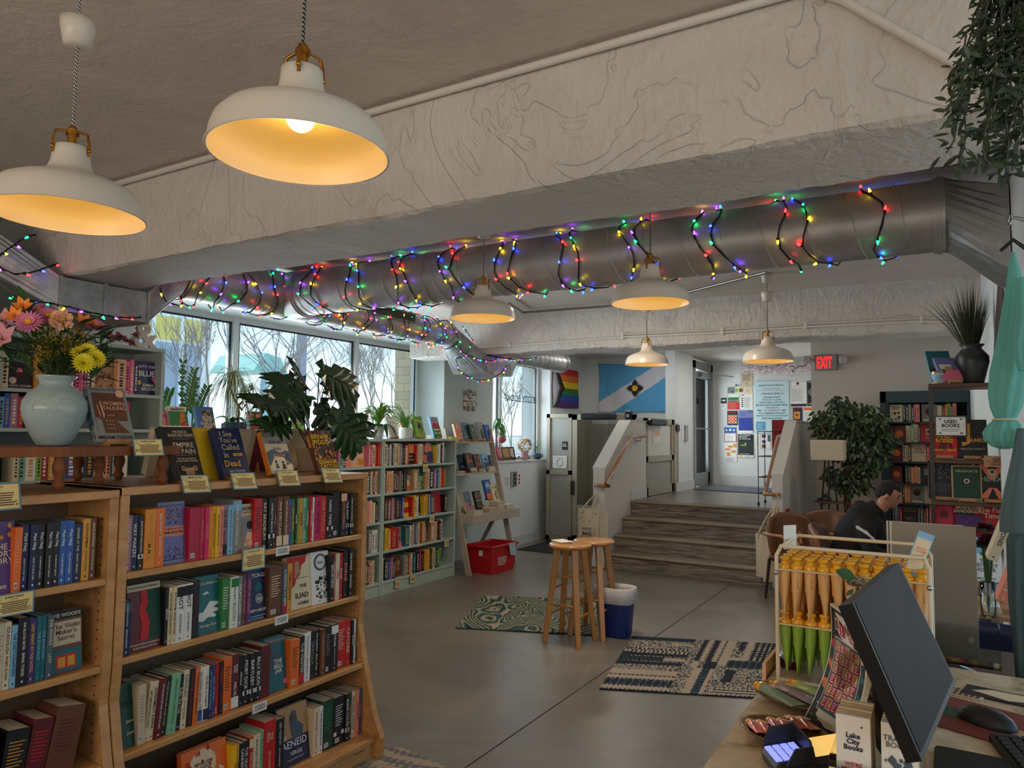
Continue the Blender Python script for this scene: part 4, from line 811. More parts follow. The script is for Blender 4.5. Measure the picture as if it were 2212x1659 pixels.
def shelf_row(data,x0,cv,X,z,yref,shelf,zpy,dep=.13,detail=2,seed=0,gap=0.0008):
 rnd=random.Random(seed or shelf);y_of=lambda x:onx(cv(x)[0],zpy,X).y
 ya=y_of(x0);k=0
 for ln in data:
  k+=1;x=ln[0];yb=y_of(x);t_=yb-ya-gap
  if len(ln)>1:
   h=ln[1]/100.0;xo=X-rnd.uniform(0,.012)
   if ln[3]=='FACE':
    M_=Matrix.Translation((xo-.014,ya,z))@Matrix.Rotation(-ln[5]if len(ln)>5 else-.10,4,'Y')
    add_book(face_book(M_,max(t_,.11),h,.03,ln[2],ln[4],sarts=[]),ln[2],'face-out book',shelf,k,None,(xo,ya+t_/2,z))
   else:
    kw={}
    if len(ln)>5 and ln[5]:
     if ln[5].startswith('F:'):kw['foot']=ln[5][2:]
     else:kw['band']=ln[5]
    lean=ln[6]if len(ln)>6 else 0.0
    M_=Matrix.Translation((xo,ya,z))@Matrix.Rotation(lean,4,'X')
    mb=spine_book(M_,t_,h,dep+rnd.uniform(-.01,.01),ln[2],ln[3],ln[4],rnd,detail,**kw)
    if t_>.028 and detail==2:pass
    add_book(mb,ln[2],('paperback' if rnd.random()<.7 else 'hardback')if t_<.045 else 'thick book',shelf,k,None,(xo,ya+t_/2,z))
  ya=yb
# ------------------------------------------------------------------ birch bookcases in the foreground
M=bpy.data.materials.new('birch_veneer');M.use_nodes=True;t=M.node_tree;b=t.nodes['Principled BSDF'];BIRCH=M;b.inputs['Roughness'].default_value=0.42
co=t.nodes.new('ShaderNodeTexCoord');mp=t.nodes.new('ShaderNodeMapping');mp.inputs['Scale'].default_value=(9,2.2,9);t.links.new(co.outputs['Object'],mp.inputs[0])
n1=t.nodes.new('ShaderNodeTexNoise');n1.inputs['Scale'].default_value=2.0;n1.inputs['Detail'].default_value=7;n1.inputs['Distortion'].default_value=1.1;t.links.new(mp.outputs[0],n1.inputs[0])
rp=t.nodes.new('ShaderNodeValToRGB');rp.color_ramp.elements[0].position=.3;rp.color_ramp.elements[0].color=(*s2l((178,126,74)),1);rp.color_ramp.elements[1].position=.7;rp.color_ramp.elements[1].color=(*s2l((206,156,98)),1)
t.links.new(n1.outputs[0],rp.inputs[0]);t.links.new(rp.outputs[0],b.inputs['Base Color'])
BACKP=mat('case_back_panel',(126,94,66),.6,noise=.12,nscale=5)
PEG=mat('peg_hole',(60,40,26),.9)
XF=-2.52;ZT=1.37;ZS=[1.065,.765,.44,.105];OUT=[0,-.005,.03,.12]
def birch_case(label,ya,yb,X,dz=0.0,mark=False):
 r=thing('bookcase',label,'bookcase',(X-.25,(ya+yb)/2,0));zt=ZT+dz
 prof=[(0,zt),(0,.75),(-.01,.62),(.025,.46),(.10,.2),(.15,.10),(.14,0),(-.55,0),(-.55,zt)]
 for y0 in(ya,yb-.032):
  mb=MB();mb.prism([V(X+a,y0,z)for a,z in prof],(0,.032,0),BIRCH)
  yin=y0+.032 if y0==ya else y0-.0008
  for a,off in((-.04,0),(-.22,0)):
   for k in range(36):
    z=.14+k*.032
    if z<zt-.06:
     xx=X+a+(.09*max(0,(.5-z))if a>-.1 else 0)
     mb.add([V(xx-.0035,yin,z-.0035),V(xx+.0035,yin,z-.0035),V(xx+.0035,yin,z+.0035),V(xx-.0035,yin,z+.0035)],[(0,1,2,3)],PEG)
  mb.build('side_panel',r)
 MB().box((X-.55,ya,zt-.03),(X+.006,yb,zt),BIRCH,.003).build('top',r)
 MB().box((X-.275,ya+.03,0.0),(X-.262,yb-.03,zt-.03),BACKP).build('back_panel',r)
 for z,o_ in zip(ZS,OUT):MB().box((X-.26,ya+.032,z+dz-.024),(X+o_+(.0),yb-.032,z+dz),BIRCH,.003).build('shelf',r)
 mb=MB();mb.box((X-.02,ya+.032,0.0),(X+.10,yb-.032,ZS[3]+dz-.024),BIRCH)
 if mark:mb.text('Franklin Fixtures',V(X+.1005,yb-.12,.06),(0,1,0),(0,0,1),.07,.010,K('black'),.01)
 mb.build('plinth',r)
 return r
birch_case('light birch bookcase in the foreground, right section with fiction classics',1.535,2.822,XF,mark=True)
birch_case('light birch bookcase cut by the left picture edge, left section',.25,1.530,XF-.006,dz=-.008)
c3=lambda x:(240+x/3.687,0);c2=lambda x:(x/2.518,0)
XB=XF-.012
S1='top shelf of right birch case';S2='second shelf of right birch case';S3='third shelf of right birch case';S4='lowest shelf of right birch case'
shelf_row([(100,),(125,20,'mauve','cream','TREASURE'),(180,20,'mauve','white','LITTLE WOMEN|LOUISA MAY ALCOTT'),(232,20,'navy','white','WAY MAKERS'),(275,19.8,'black','white','JANE AUSTEN PERSUASION','P'),(362,21.6,'amber','gold','JANE AUSTEN|EMMA'),(432,21.8,'orange','cream','Jane Austen Mansfield Park'),
 (632,23.4,'lavender','FACE',AUS),(716,20.6,'crimson','magenta',''),(750,20.6,'crimson','salmon','JAMES BALDWIN'),(780,20.6,'magenta','pink','GIOVANNI'),(817,20.6,'orange','yellow','ANOTHER COUNTRY'),(842,20.4,'yellow','black','JAMES BALDWIN NOBODY KNOWS'),(865,20.4,'yellow','black',"JAMES BALDWIN GIOVANNI'S ROOM"),(898,20.4,'salmon','maroon','JAMES BALDWIN IF BEALE STREET COULD TALK'),(940,20.6,'mauve','black','THE FIRE|BALDWIN','F:black'),(982,20.4,'light blue','navy','JAMES BALDWIN GO TELL IT ON THE MOUNTAIN'),(1050,22.2,'grey','white','NOTES OF A NATIVE SON','light blue'),
 (1150,20,'tan','FACE',BRA),(1212,22.0,'red','black',''),(1255,21.8,'black','cream','RAY BRADBURY'),(1305,22.0,'black','white','CHARLOTTE BRONTE','P'),(1325,22,'maroon','cream','JANE EYRE'),(1372,22,'brown','cream','JANE EYRE CLASSIC','F:cream'),(1415,22,'brown','cream','WUTHERING HEIGHTS','F:cream'),(1445,20.6,'blue','red','THE AWAKENING'),(1470,20.6,'green','yellow','THE ALCHEMIST'),(1490,20.6,'black','white','MASTER'),(1510,20.6,'lime','black','AGATHA'),(1535,20.4,'gold','black','CHRISTIE'),(1560,20.4,'mint','dark green','AS I LAY DYING'),(1582,20.4,'green','white','ROBINSON'),(1602,20.4,'red','white','DON QUIXOTE'),(1622,20.4,'white','red','DANTE'),(1646,20.4,'magenta','navy','A TALE OF TWO CITIES'),(1672,20.4,'magenta','black','GREAT EXPECTATIONS'),(1722,20.4,'red','salmon','OUR MUTUAL'),(1772,20.4,'black','white','HARD TIMES','P'),(1830,21.4,'black','maroon',''),(1875,21.4,'black','salmon','DANTE INFERNO','peach'),(1902,20.4,'black','white','THE IDIOT','P'),(1928,20.4,'black','white','CRIME AND PUNISHMENT','P')],
 100,c3,XB,ZS[0]+.0005,0,S1,1150)
shelf_row([(70,),(108,19,'black','white','','P'),(178,19.5,'navy','white','FYODOR DOSTOEVSKY|WHITE NIGHTS','slate'),(440,24,'maroon','FACE',KAR),(466,21.4,'black','white','DEMONS'),(494,21.4,'cream','black','NOTES FROM UNDERGROUND'),(522,21.4,'cream','black','NOTES FROM UNDERGROUND'),(590,21.6,'white','black','IDIOT|DOSTOEVSKY','black'),(652,21.6,'white','black','IDIOT|DOSTOEVSKY','black'),(712,22,'black','maroon','Rebecca'),
 (888,22.5,'teal','FACE',MID),(950,20.8,'green','white',''),(1010,20.8,'white','green','INVISIBLE MAN|ELLISON','green'),(1045,20.6,'grey','white','RALPH ELLISON'),(1078,20.8,'brown','pink','MADAME BOVARY'),(1112,20.8,'purple','salmon','LIGHT IN AUGUST'),(1262,22,'navy','FACE',C22),(1365,21.4,'brown','cream',''),(1402,21.4,'slate','white','A FAREWELL TO ARMS','F:crimson'),(1440,21.8,'gold','brown','HEMINGWAY'),(1625,23.4,'cream','FACE',ILI),(1738,24,'white','FACE',STR),(1768,22,'black','white','BRAVE NEW'),(1788,22,'red','white','THE METAMORPHOSIS'),(1806,22,'cream','red','KAFKA'),(1826,22,'cream','red','KAFKA'),(1850,22,'red','white','ISLAND'),(1890,23,'black','salmon','BORNE'),(1915,23.4,'black','white','THE DIVINE|ISHIGURO')],
 70,c3,XB,ZS[1]+.0005,0,S2,1330)
shelf_row([(60,),(235,22,'dark green','FACE',ULY,.18),(292,21.2,'beige','grey',''),(322,21.2,'cream','black','METAMORPHOSIS KAFKA',None,-.09),(362,21.0,'cream','black','EXPERIMENT KAFKA',None,-.09),(412,21.4,'maroon','white','METAMORPHOSIS AND OTHER STORIES',None,-.09),(460,21.4,'black','cream','METAMORPHOSIS AND OTHER STORIES',None,-.09),(528,21.8,'mint','green','FRANZ KAFKA THE CASTLE',None,-.08),(565,20.6,'black','cream','Kafka The Trial',None,-.07),(612,21.6,'cream','slate','KEROUAC|ON THE ROAD',None,-.05),(662,21.6,'black','red',"ONE FLEW OVER THE CUCKOO'S NEST",None,-.05),(700,21.2,'orange','brown','FLOWERS FOR ALGERNON',None,-.04),(738,21,'white','black','The Unbearable Lightness of Being','F:blue'),(778,21,'white','black','The Book of Laughter','F:navy'),(808,20.6,'navy','light blue','LAST NIGHT IN MONTREAL'),(840,20.6,'purple','light blue','EAST OF EDEN'),(868,20.6,'red','maroon',''),(900,20.6,'black','red','NABOKOV|LOLITA'),(965,21.6,'orange','black',''),(1025,21.8,'maroon','white','MOBY\nDICK|MELVILLE','F:white'),(1052,21,'black','cream','MELVILLE'),(1100,20.4,'black','white','MOBY DICK','P'),(1145,20.4,'black','white','BARTLEBY','P'),(1192,20.4,'black','white','BILLY BUDD','P'),(1268,21.8,'maroon','brown','THIS SIDE OF PARADISE'),
 (1425,23,'teal','FACE',BELL,.12),(1495,20.6,'orange','black',''),(1535,21,'black','cream','THE MASTER','F:red'),(1588,21.8,'white','slate','Thomas Pynchon|ANN PETRY'),(1625,21.6,'black','grey','DRACULA'),(1662,21.6,'black','white','The Godfather|Mario Puzo'),(1698,21.4,'brown','salmon','THE MALTESE FALCON'),(1745,22,'black','grey',''),(1800,22,'black','white','TRISTRAM|THOMAS PYNCHON','white'),(1870,22,'red','cream',''),(1910,22,'red','cream','CATCHER'),(1930,21,'black','white','FRANNY'),(1950,21,'white','slate','SALINGER')],
 60,c3,XB+.015,ZS[2]+.0005,0,S3,1500)
shelf_row([(330,),(640,18,'beige','FACE',[('r',.5,.3,.9,1,K('grey')),('lines',.1,.1,.5,.6,6,K('slate'))],.2),(985,23.5,'orange','FACE',EDEN,.15),(1008,20.4,'yellow','black','STEINBECK'),(1030,20.4,'gold','black','STEINBECK'),(1070,20.4,'black','white','CANNERY ROW'),(1110,20.4,'black','white','THE GRAPES','P'),(1142,20.8,'red','cream','FORTUNE','cream'),(1195,21,'cream','slate','BLACKER THE BERRY'),(1225,22,'mint','green',''),(1318,24.5,'red','cream','WAR\nAND\nPEACE|LEO TOLSTOY'),(1385,23.4,'black','white','LEO TOLSTOY|ANNA KARENINA'),(1620,25,'navy','FACE',AEN,.15),(1662,21,'cream','brown','ALICE WALKER|THE COLOR PURPLE'),(1695,21,'white','black','THE AGE OF INNOCENCE'),(1780,22.5,'dark green','green',''),(1862,22,'black','white','','P'),(1892,22,'black','white','BLEAK HOUSE','P'),(1915,22,'dark green','gold','WHARTON'),(1945,21.6,'cream','maroon','VIRGINIA WOOLF'),(1970,21.6,'salmon','navy','ORLANDO'),(1996,21.6,'slate','salmon','WOOLF'),(2030,21.6,'mauve','navy','THE WAVES')],
 330,c3,XB+.05,ZS[3]+.0005,0,S4,1610)
T1='top shelf of left birch case';T2='middle shelf of left birch case';T3='lower shelf of left birch case'
dz=-.008
shelf_row([(-110,),(80,22.5,'purple','FACE',SHO),(122,20.4,'orange','salmon',''),(168,21,'navy','white','Matt Haig|HOW TO STOP TIME'),(210,21,'navy','white','Matt Haig|HOW TO STOP TIME'),(252,21,'black','white','Matt Haig|The MIDNIGHT LIBRARY'),(292,21,'black','white','Matt Haig|The MIDNIGHT LIBRARY'),(329,21,'black','white','Matt Haig|The MIDNIGHT LIBRARY'),(368,21,'blue','white','Matt Haig|The LIFE IMPOSSIBLE'),(408,21,'blue','white','Matt Haig|The LIFE IMPOSSIBLE'),(456,19.6,'navy','cream','DINNER AT THE|NIGHT LIBRARY'),(498,21,'gold','black','ALICE HOFFMAN|THE BOOK OF MAGIC'),(530,21,'brown','cream','ALICE HOFFMAN|PRACTICAL MAGIC')],
 -110,c2,XB-.006,ZS[0]+dz+.0005,0,T1,1195)
shelf_row([(-60,),(-20,21,'cream','slate',''),(32,21,'beige','grey',''),(72,21,'cream','black','SOURDOUGH|ROBIN SLOAN'),(104,19.6,'light blue','navy','THE CARTOGRAPHERS'),(166,21.4,'black','white','INK BLOOD SISTER|EMMA TORZS'),(206,20.6,'purple','yellow','LAST NIGHT AT THE HOTEL'),(234,21,'teal','light blue','THE BOOKSHOP'),(262,21,'teal','light blue','THE BOOKSHOP'),(296,20.6,'slate','cream','EVIE WOODS|LOST'),(420,20.5,'brown','FACE',VIO)],
 -60,c2,XB-.006,ZS[1]+dz+.0005,0,T2,1390)
shelf_row([(-60,),(0,20,'navy','white','CHARLES'),(130,20.5,'black','gold','',None,-.12),(245,21.5,'maroon','red','',None,-.16),(400,23.5,'brown','maroon','',None,-.18)],
 -60,c2,XB+.01,ZS[2]+dz+.0005,0,T3,1600)
# ------------------------------------------------------------------ shelf labels and cards
CARDB=mat('card_blue_border',(96,136,156),.5);CARDY=mat('card_cream',(238,212,140),.6)
def review_card(label,M_,title,w=.105,h=.068,hands=True,n=6):
 mb=MB(M_);mb.box((-.001,-w/2,0),(0,w/2,h),CARDB)
 A_=[('r',.045,.06,.955,.94,CARDY),('t',title,.5,.16,.5,.09,K('black'),.02),('lines',.4,.27,.62,.30,2,K('brown')),('c',.14,.2,.06,K('black')),('c',.14,.2,.052,CARDY)]+[('r',.16+.02*((k*3)%4),.36+.085*k,.86-.02*((k*5)%4),.40+.085*k,K('brown'))for k in range(n)]
 if hands:A_+=[('s',.06,.6,.14,.85,6,.02,K('black'),4),('s',.87,.6,.94,.85,6,.02,K('black'),5)]
 art(mb,V(0,-w/2,h),(0,1,0),(0,0,1),w,h,A_);return tag(mb.build('review_card',origin=M_.translation),label,'review card')
for i,(z,px,sh)in enumerate(((ZS[0],610,'top'),(ZS[1],608,'second'),(ZS[2],561,'third'))):
 x=XF+OUT[i]+.002;q=onx(px,(1192,1342,1520)[i],x);mb=MB();mb.box((x,q.y-.037,z-.034),(x+.0015,q.y+.037,z+.004),K('white'));mb.text('FICTION\nCLASSICS',V(x+.0015,q.y,z-.015),(0,1,0),(0,0,1),.055,.026,K('black'),.02)
 tag(mb.build('shelf_label',origin='base'),'white FICTION CLASSICS label on the %s shelf edge'%sh,'shelf label')
q=onx(548,1213,XF+.004);review_card('review card clipped below the top shelf of the classics bookcase',frame((q.x,q.y,q.z-.034),0),'DANDELION WINE',.12,.092)
q=onx(30,1305,XF+.004);review_card('review card on the shelf edge at the far left',frame((q.x,q.y,q.z-.035),0),'SHARK HEART',.12,.07)
EASEL=mat('easel_wood',(186,138,84),.5,noise=.15,nscale=20)
def easel(label,M_,w=.10):
 mb=MB(M_)
 pts=[V(0,-w*.18,.11),V(0,w*.18,.11),V(0,w*.42,.035),V(0,w*.42,0),V(0,-w*.42,0),V(0,-w*.42,.035)]
 t_=Matrix.Rotation(-.28,4,'Y');mb2=MB(M_@t_);mb2.prism([p+V(-.002,0,.0)for p in pts],(-.005,0,0),EASEL)
 mb2.v+=[];o=mb2
 o2=MB(M_);o2.box((-.002,-w*.40,.006),(.034,w*.40,.013),EASEL,.001);o2.box((.030,-w*.40,.006),(.036,w*.40,.024),EASEL,.001)
 for s_ in(-1,1):o2.prism([V(-.05,s_*w*.36,0),V(.036,s_*w*.36,0),V(.036,s_*w*.36,.012),V(.0,s_*w*.36,.02),V(-.02,s_*w*.36,.05),V(-.035,s_*w*.36,.05)],(0,-.004*s_,0),EASEL)
 n0=len(o2.v);o2.v+=o.v;o2.f+=[tuple(n0+k for k in f_)for f_ in o.f]
 for mi_ in o.mi:o2.mi.append(o2.m(EASEL))
 o2.sm+=o.sm
 return tag(o2.build('display_easel',origin=M_.translation),label,'easel')
def easel_book(M_,w,h,t_,cov,arts,label,elabel,spine=None,sarts=None,lean=.40,title=None):
 """book leaning on an easel; M_ at the foot of the easel, facing +x."""
 if elabel:easel(elabel,M_,min(w*.8,.11))
 Mb=M_@Matrix.Translation((.018,-w/2,.014))@Matrix.Rotation(-lean,4,'Y')@Matrix.Translation((t_*.0,0,0))
 mb=face_book(Mb,w,h,t_,cov,arts,spine,sarts)
 return tag(mb.build('book',origin=M_.translation),label,'book')
EMP=[('r',0,0,1,.02,K('white')),('t','PATRICK\nRADDEN KEEFE',.55,.15,.8,.13,K('cream'),.005),('r',.25,.25,.85,.253,K('cream')),('t','EMPIRE\nof PAIN',.55,.43,.86,.22,K('cream'),.005),('r',.25,.56,.85,.563,K('cream')),('t','The Secret History\nof the Sackler Dynasty',.55,.65,.8,.09,K('cream'),.008),('r',.42,.84,.7,1,K('tan')),('r',.34,.80,.78,.84,K('tan')),('c',.37,.81,.07,K('tan')),('c',.75,.81,.07,K('tan')),('c',.37,.81,.035,K('brown')),('c',.75,.81,.035,K('brown'))]+[('r',.45+.05*k,.86,.46+.05*k,1,K('brown'))for k in range(5)]
ISE=[('t','I See',.42,.12,.55,.11,K('beige'),.005),('t',"You've",.45,.25,.65,.13,K('beige'),.005),('t','Called',.47,.40,.68,.12,K('beige'),.005),('t','In',.25,.56,.24,.11,K('beige'),.005),('r',.5,.53,.85,.59,K('gold')),('t','A Novel',.67,.56,.25,.025,K('black')),('t','Dead',.4,.74,.62,.13,K('gold'),.02),('t','John Kenney',.5,.9,.7,.07,K('beige'))]
AIR=[('r',0,0,1,.3,K('grey')),('r',0,.3,1,.5,K('beige')),('t','FRANCES\nDE PONTES PEEBLES',.5,.1,.7,.06,K('slate')),('t','THE AIR',.5,.26,.6,.07,K('black')),('t','YOU',.5,.42,.4,.07,K('black')),('p',[(0,.5),(.3,.42),(.6,.52),(.85,.46),(1,.5),(1,.8),(0,.8)][::-1],K('slate')),('p',[(0,.85),(.3,.6),(.7,.62),(1,.8),(1,1),(0,1)][::-1],K('cream')),('t','BREATHE',.52,.58,.65,.06,K('salmon')),('c',.3,.72,.05,K('black')),('p',[(.24,.88),(.28,.76),(.36,.76),(.4,.88)][::-1],K('slate')),('c',.6,.74,.05,K('black')),('p',[(.52,.9),(.56,.78),(.66,.78),(.7,.9)][::-1],K('maroon')),('s',.7,.55,1,.8,16,.04,K('dark green'),3)]
BIR=[('s',0,0,1,1,160,.06,K('maroon'),3),('s',0,.3,1,.8,90,.05,K('gold'),5),('s',.2,.35,.8,.62,70,.06,K('dark green'),7),('t','BIRNAM\nWOOD',.42,.22,.82,.25,K('yellow'),.02),('c',.83,.24,.12,K('beige')),('c',.83,.24,.07,K('brown')),('t','ELEANOR\nCATTON',.5,.83,.84,.21,K('yellow'),.02)]
WOM=[('r',.08,.10,.92,.84,K('brown')),('p',[(.92,.1),(.92,.3),(.97,.4),(.92,.62),(.62,.62),(.92,.84),(1,.9),(1,.1)],K('grey')),('p',[(.08,.84),(.08,.55),(.22,.6),(.25,.84)][::-1],K('grey')),('t','INTERNATIONAL BESTSELLER',.45,.04,.8,.03,K('brown')),('p',[(.15,.35),(.17,.3),(.22,.5),(.2,.56)][::-1],K('salmon')),('p',[(.24,.3),(.26,.22),(.32,.5),(.29,.58)][::-1],K('peach')),('t','WOMEN\nTALKING',.60,.34,.62,.25,K('peach'),.008),('t','A NOVEL',.48,.52,.2,.03,K('peach')),('c',.82,.11,.11,K('peach')),('t','MIRIAM TOEWS',.5,.92,.9,.09,K('black'),.01)]+[('c',.34+.08*(k%3),.62+.07*(k//3),.014,K('cream'))for k in range(9)]
MER=[('s',.3,.0,1,.25,40,.06,K('dark green'),3),('s',.7,.2,1,1,40,.05,K('dark green'),4),('t','Mercy',.5,.45,.7,.14,K('black')),('t','Stevenson',.5,.85,.9,.09,K('black')),('c',.82,.66,.14,K('tan')),('r',.4,.15,.8,.22,K('orange'))]
ZB=ZT+.0006
def on_case(px,py,X=XF-.06,z=None):q=onx(px,py,X);return V(X,q.y,ZB if z is None else z)
easel_book(frame(on_case(403,1035),.10),.148,.225,.036,mat('cover_espresso',(40,30,26),.4),EMP,'dark brown hardback titled EMPIRE of PAIN on the birch bookcase top','small wooden easel under the dark brown hardback','black',[('t','EMPIRE',.5,.4,.6,.3,K('cream'))])
easel_book(frame(on_case(508,1025),.05),.142,.218,.032,'navy',ISE,'navy hardback I See You’ve Called In Dead on a wooden easel'.replace('’',"'"),'small wooden easel under the navy hardback')
easel_book(frame(on_case(606,1015),.02),.132,.205,.030,'beige',AIR,'pale hardback THE AIR YOU BREATHE with orange spine on an easel','small wooden easel under the pale orange spined book','amber',[('p',[(.3,.1),(.7,.1),(.7,.9),(.3,.9)][::-1],K('orange'))])
easel_book(frame(on_case(708,1008),.03),.142,.212,.030,mat('cover_rust_brown',(104,60,34),.4),BIR,'rust brown book BIRNAM WOOD, rightmost on the birch bookcase top','small wooden easel under the rust brown book','brown',[('r',.2,.1,.8,.4,K('gold'))])
M_=frame(on_case(440,1030,XF-.13),.1)@Matrix.Rotation(-.26,4,'Y');mb=face_book(M_,.10,.222,.03,'yellow',[('s',.8,0,1,1,30,.03,K('black'),2)]);tag(mb.build('book',origin=M_.translation),'yellow book leaning half hidden behind the dark brown hardback','book')
for px,py,ti,lb in((428,1052,'EMPIRE OF PAIN','review card in front of the dark brown hardback'),(532,1045,"I SEE YOU'VE CALLED IN DEAD",'review card in front of the navy hardback'),(628,1033,'THE AIR YOU BREATHE','greyish review card in front of the pale orange spined book'),(722,1026,'BIRNAM WOOD','review card in front of the rust brown book')):
 X=XF+.029;q=onx(px,py,X);review_card(lb,Matrix.Translation((X,q.y,ZT-.036))@Matrix.Rotation(-.42,4,'Y')@Matrix.Rotation(-.03,4,'X'),ti,.122,.074)
M_=frame(V(-2.50,1.045,ZT-.008),.25);easel_book(M_,.15,.225,.03,'cream',MER,'cream hardback with green leaf sprigs at the far left edge','small wooden easel under the cream leaf sprigged book')
review_card('large review card at the far left titled MERCY',frame((-2.478,1.12,ZT-.045),.12)@Matrix.Rotation(-.2,4,'Y'),'JUST MERCY',.15,.085)
for i,yy in enumerate((1.98,2.16,2.34,2.52,2.93-.2)):
 cv=('beige','gold','black','maroon','grey')[i];M_=frame((-2.98,yy,ZB),PI)
 w=.15;mb=face_book(M_@Matrix.Translation((.018,-w/2,.014))@Matrix.Rotation(-.26,4,'Y'),w,.21,.04,cv,[('lines',.2,.2,.8,.5,5,K('grey'))],'beige' if i!=3 else 'maroon')
 tag(mb.build('book',origin=M_.translation),('beige backed book facing the windows, leftmost of the back row','gold book facing the windows, second of the back row on top','black book facing the windows, middle of the back row on top','maroon book facing the windows beside the navy hardback','grey book facing the windows next to the monstera pot')[i],'book')
 easel('wooden easel seen from behind under the %s book facing the windows'%cv,M_)
WALN=mat('stained_wood_riser',(130,76,40),.5,noise=.3,nscale=6,stretch=(1,5,1),spec=.25)
rs=thing('display_riser','stained wooden riser with bulbous turned legs under the vase','riser',(-2.75,1.5,ZB))
top=[(-2.475,1.30),(-2.50,1.745),(-2.62,1.80),(-2.95,1.80),(-3.0,1.66),(-3.0,1.14),(-2.86,1.05),(-2.62,1.06)];zt_=1.516
mb=MB();mb.prism([V(x,y_,zt_-.032)for x,y_ in top][::-1],(0,0,.032),WALN);mb.build('riser_top',rs)
lp=[(.0,0),(.011,0),(.016,.012),(.020,.022),(.013,.034),(.012,.045),(.020,.062),(.022,.078),(.016,.100),(.014,.106),(.019,.110)]
for x,y_ in((-2.515,1.315),(-2.535,1.70),(-2.60,1.10),(-2.82,1.10),(-2.96,1.2),(-2.96,1.62),(-2.90,1.75),(-2.66,1.53)):MB().lathe([(r_,z*(zt_-.032-ZB)/.110)for r_,z in lp],WALN,(x,y_,ZB),20).build('leg',rs)
q=V(-2.60,1.545,zt_+.0005);easel_book(frame(q,.02),.142,.215,.028,'grey',WOM,'grey and brown paperback WOMEN TALKING on the riser beside the vase','small wooden easel under the grey and brown paperback','grey',[('s',0,0,1,1,30,.3,K('slate'),1)])
review_card('review card leaning before the WOMEN TALKING paperback',Matrix.Translation((-2.465,1.60,zt_-.034))@Matrix.Rotation(-.3,4,'Y'),'WOMEN TALKING',.115,.064)
# ------------------------------------------------------------------ glass vase with the bouquet
VG=bpy.data.materials.new('frosted_blue_glass');VG.use_nodes=True;t=VG.node_tree;b=t.nodes['Principled BSDF'];b.inputs['Base Color'].default_value=(*s2l((150,196,198)),1)
b.inputs['Roughness'].default_value=.28;b.inputs['Transmission Weight'].default_value=.45;b.inputs['IOR'].default_value=1.1;b.inputs['Coat Weight'].default_value=.5
co=t.nodes.new('ShaderNodeTexCoord');v1=t.nodes.new('ShaderNodeTexVoronoi');v1.feature='DISTANCE_TO_EDGE';v1.inputs['Scale'].default_value=19
nz=t.nodes.new('ShaderNodeTexNoise');nz.inputs['Scale'].default_value=9;mxv=t.nodes.new('ShaderNodeMixRGB');mxv.inputs[0].default_value=.3;t.links.new(co.outputs['Object'],mxv.inputs[1]);t.links.new(co.outputs['Object'],nz.inputs[0]);t.links.new(nz.outputs['Color'],mxv.inputs[2]);t.links.new(mxv.outputs[0],v1.inputs['Vector'])
rp=t.nodes.new('ShaderNodeValToRGB');rp.color_ramp.elements[0].position=.0;rp.color_ramp.elements[0].color=(*s2l((86,112,114)),1);rp.color_ramp.elements[1].position=.009;rp.color_ramp.elements[1].color=(*s2l((206,230,230)),1)
t.links.new(v1.outputs['Distance'],rp.inputs[0]);t.links.new(rp.outputs[0],b.inputs['Base Color'])
vc=V(-2.66,1.365,zt_+.0008)
vs_=thing('vase','frosted pale blue glass vase holding the bouquet on the riser','vase',vc)
pr=[(.001,0),(.045,0),(.055,.006),(.078,.045),(.098,.09),(.107,.125),(.104,.155),(.085,.185),(.060,.203),(.052,.215),(.056,.228),(.069,.242),(.068,.243),(.054,.229),(.049,.215),(.057,.201),(.082,.182),(.100,.154),(.103,.125),(.094,.09),(.074,.047),(.050,.008),(.001,.006)]
mb=MB();mb.lathe([(r_*.94,z)for r_,z in pr],VG,vc,48);mb.build('glass_body',vs_)
WAT=mat('vase_water',(110,140,130),.1,trans=.6,ior=1.2);mb=MB();mb.lathe([(.001,.007),(.045,.009),(.068,.047),(.083,.082),(.001,.082)],WAT,vc,40);mb.build('water',vs_)
STEM=mat('flower_stem',(58,84,34),.6);LEAFG=mat('bouquet_leaf',(52,92,38),.5,noise=.3,nscale=12)
flc={'orange':((240,140,50),6),'dpink':((206,120,160),22),'carn':((255,214,176),60),'gold':((198,160,30),0),'ymum':((226,214,40),40),'lil':((208,146,160),6)}
PET={k:mat('petal_'+k,v[0],.6,sss=.0)for k,v in flc.items()};CEN=mat('flower_centre',(214,160,20),.8)
rnd=random.Random(8)
def flower_at(px,py,X):return onx(px,py,X)
def stem_to(mb,p,bend=.04):
 a=vc+V(rnd.uniform(-.02,.02),rnd.uniform(-.02,.02),.10);n_=vc+V(rnd.uniform(-.035,.035),rnd.uniform(-.035,.035),.235);mid=n_.lerp(p,.5)+V(0,0,bend);mb.tube([a,n_,mid,p],.0022,STEM,5)
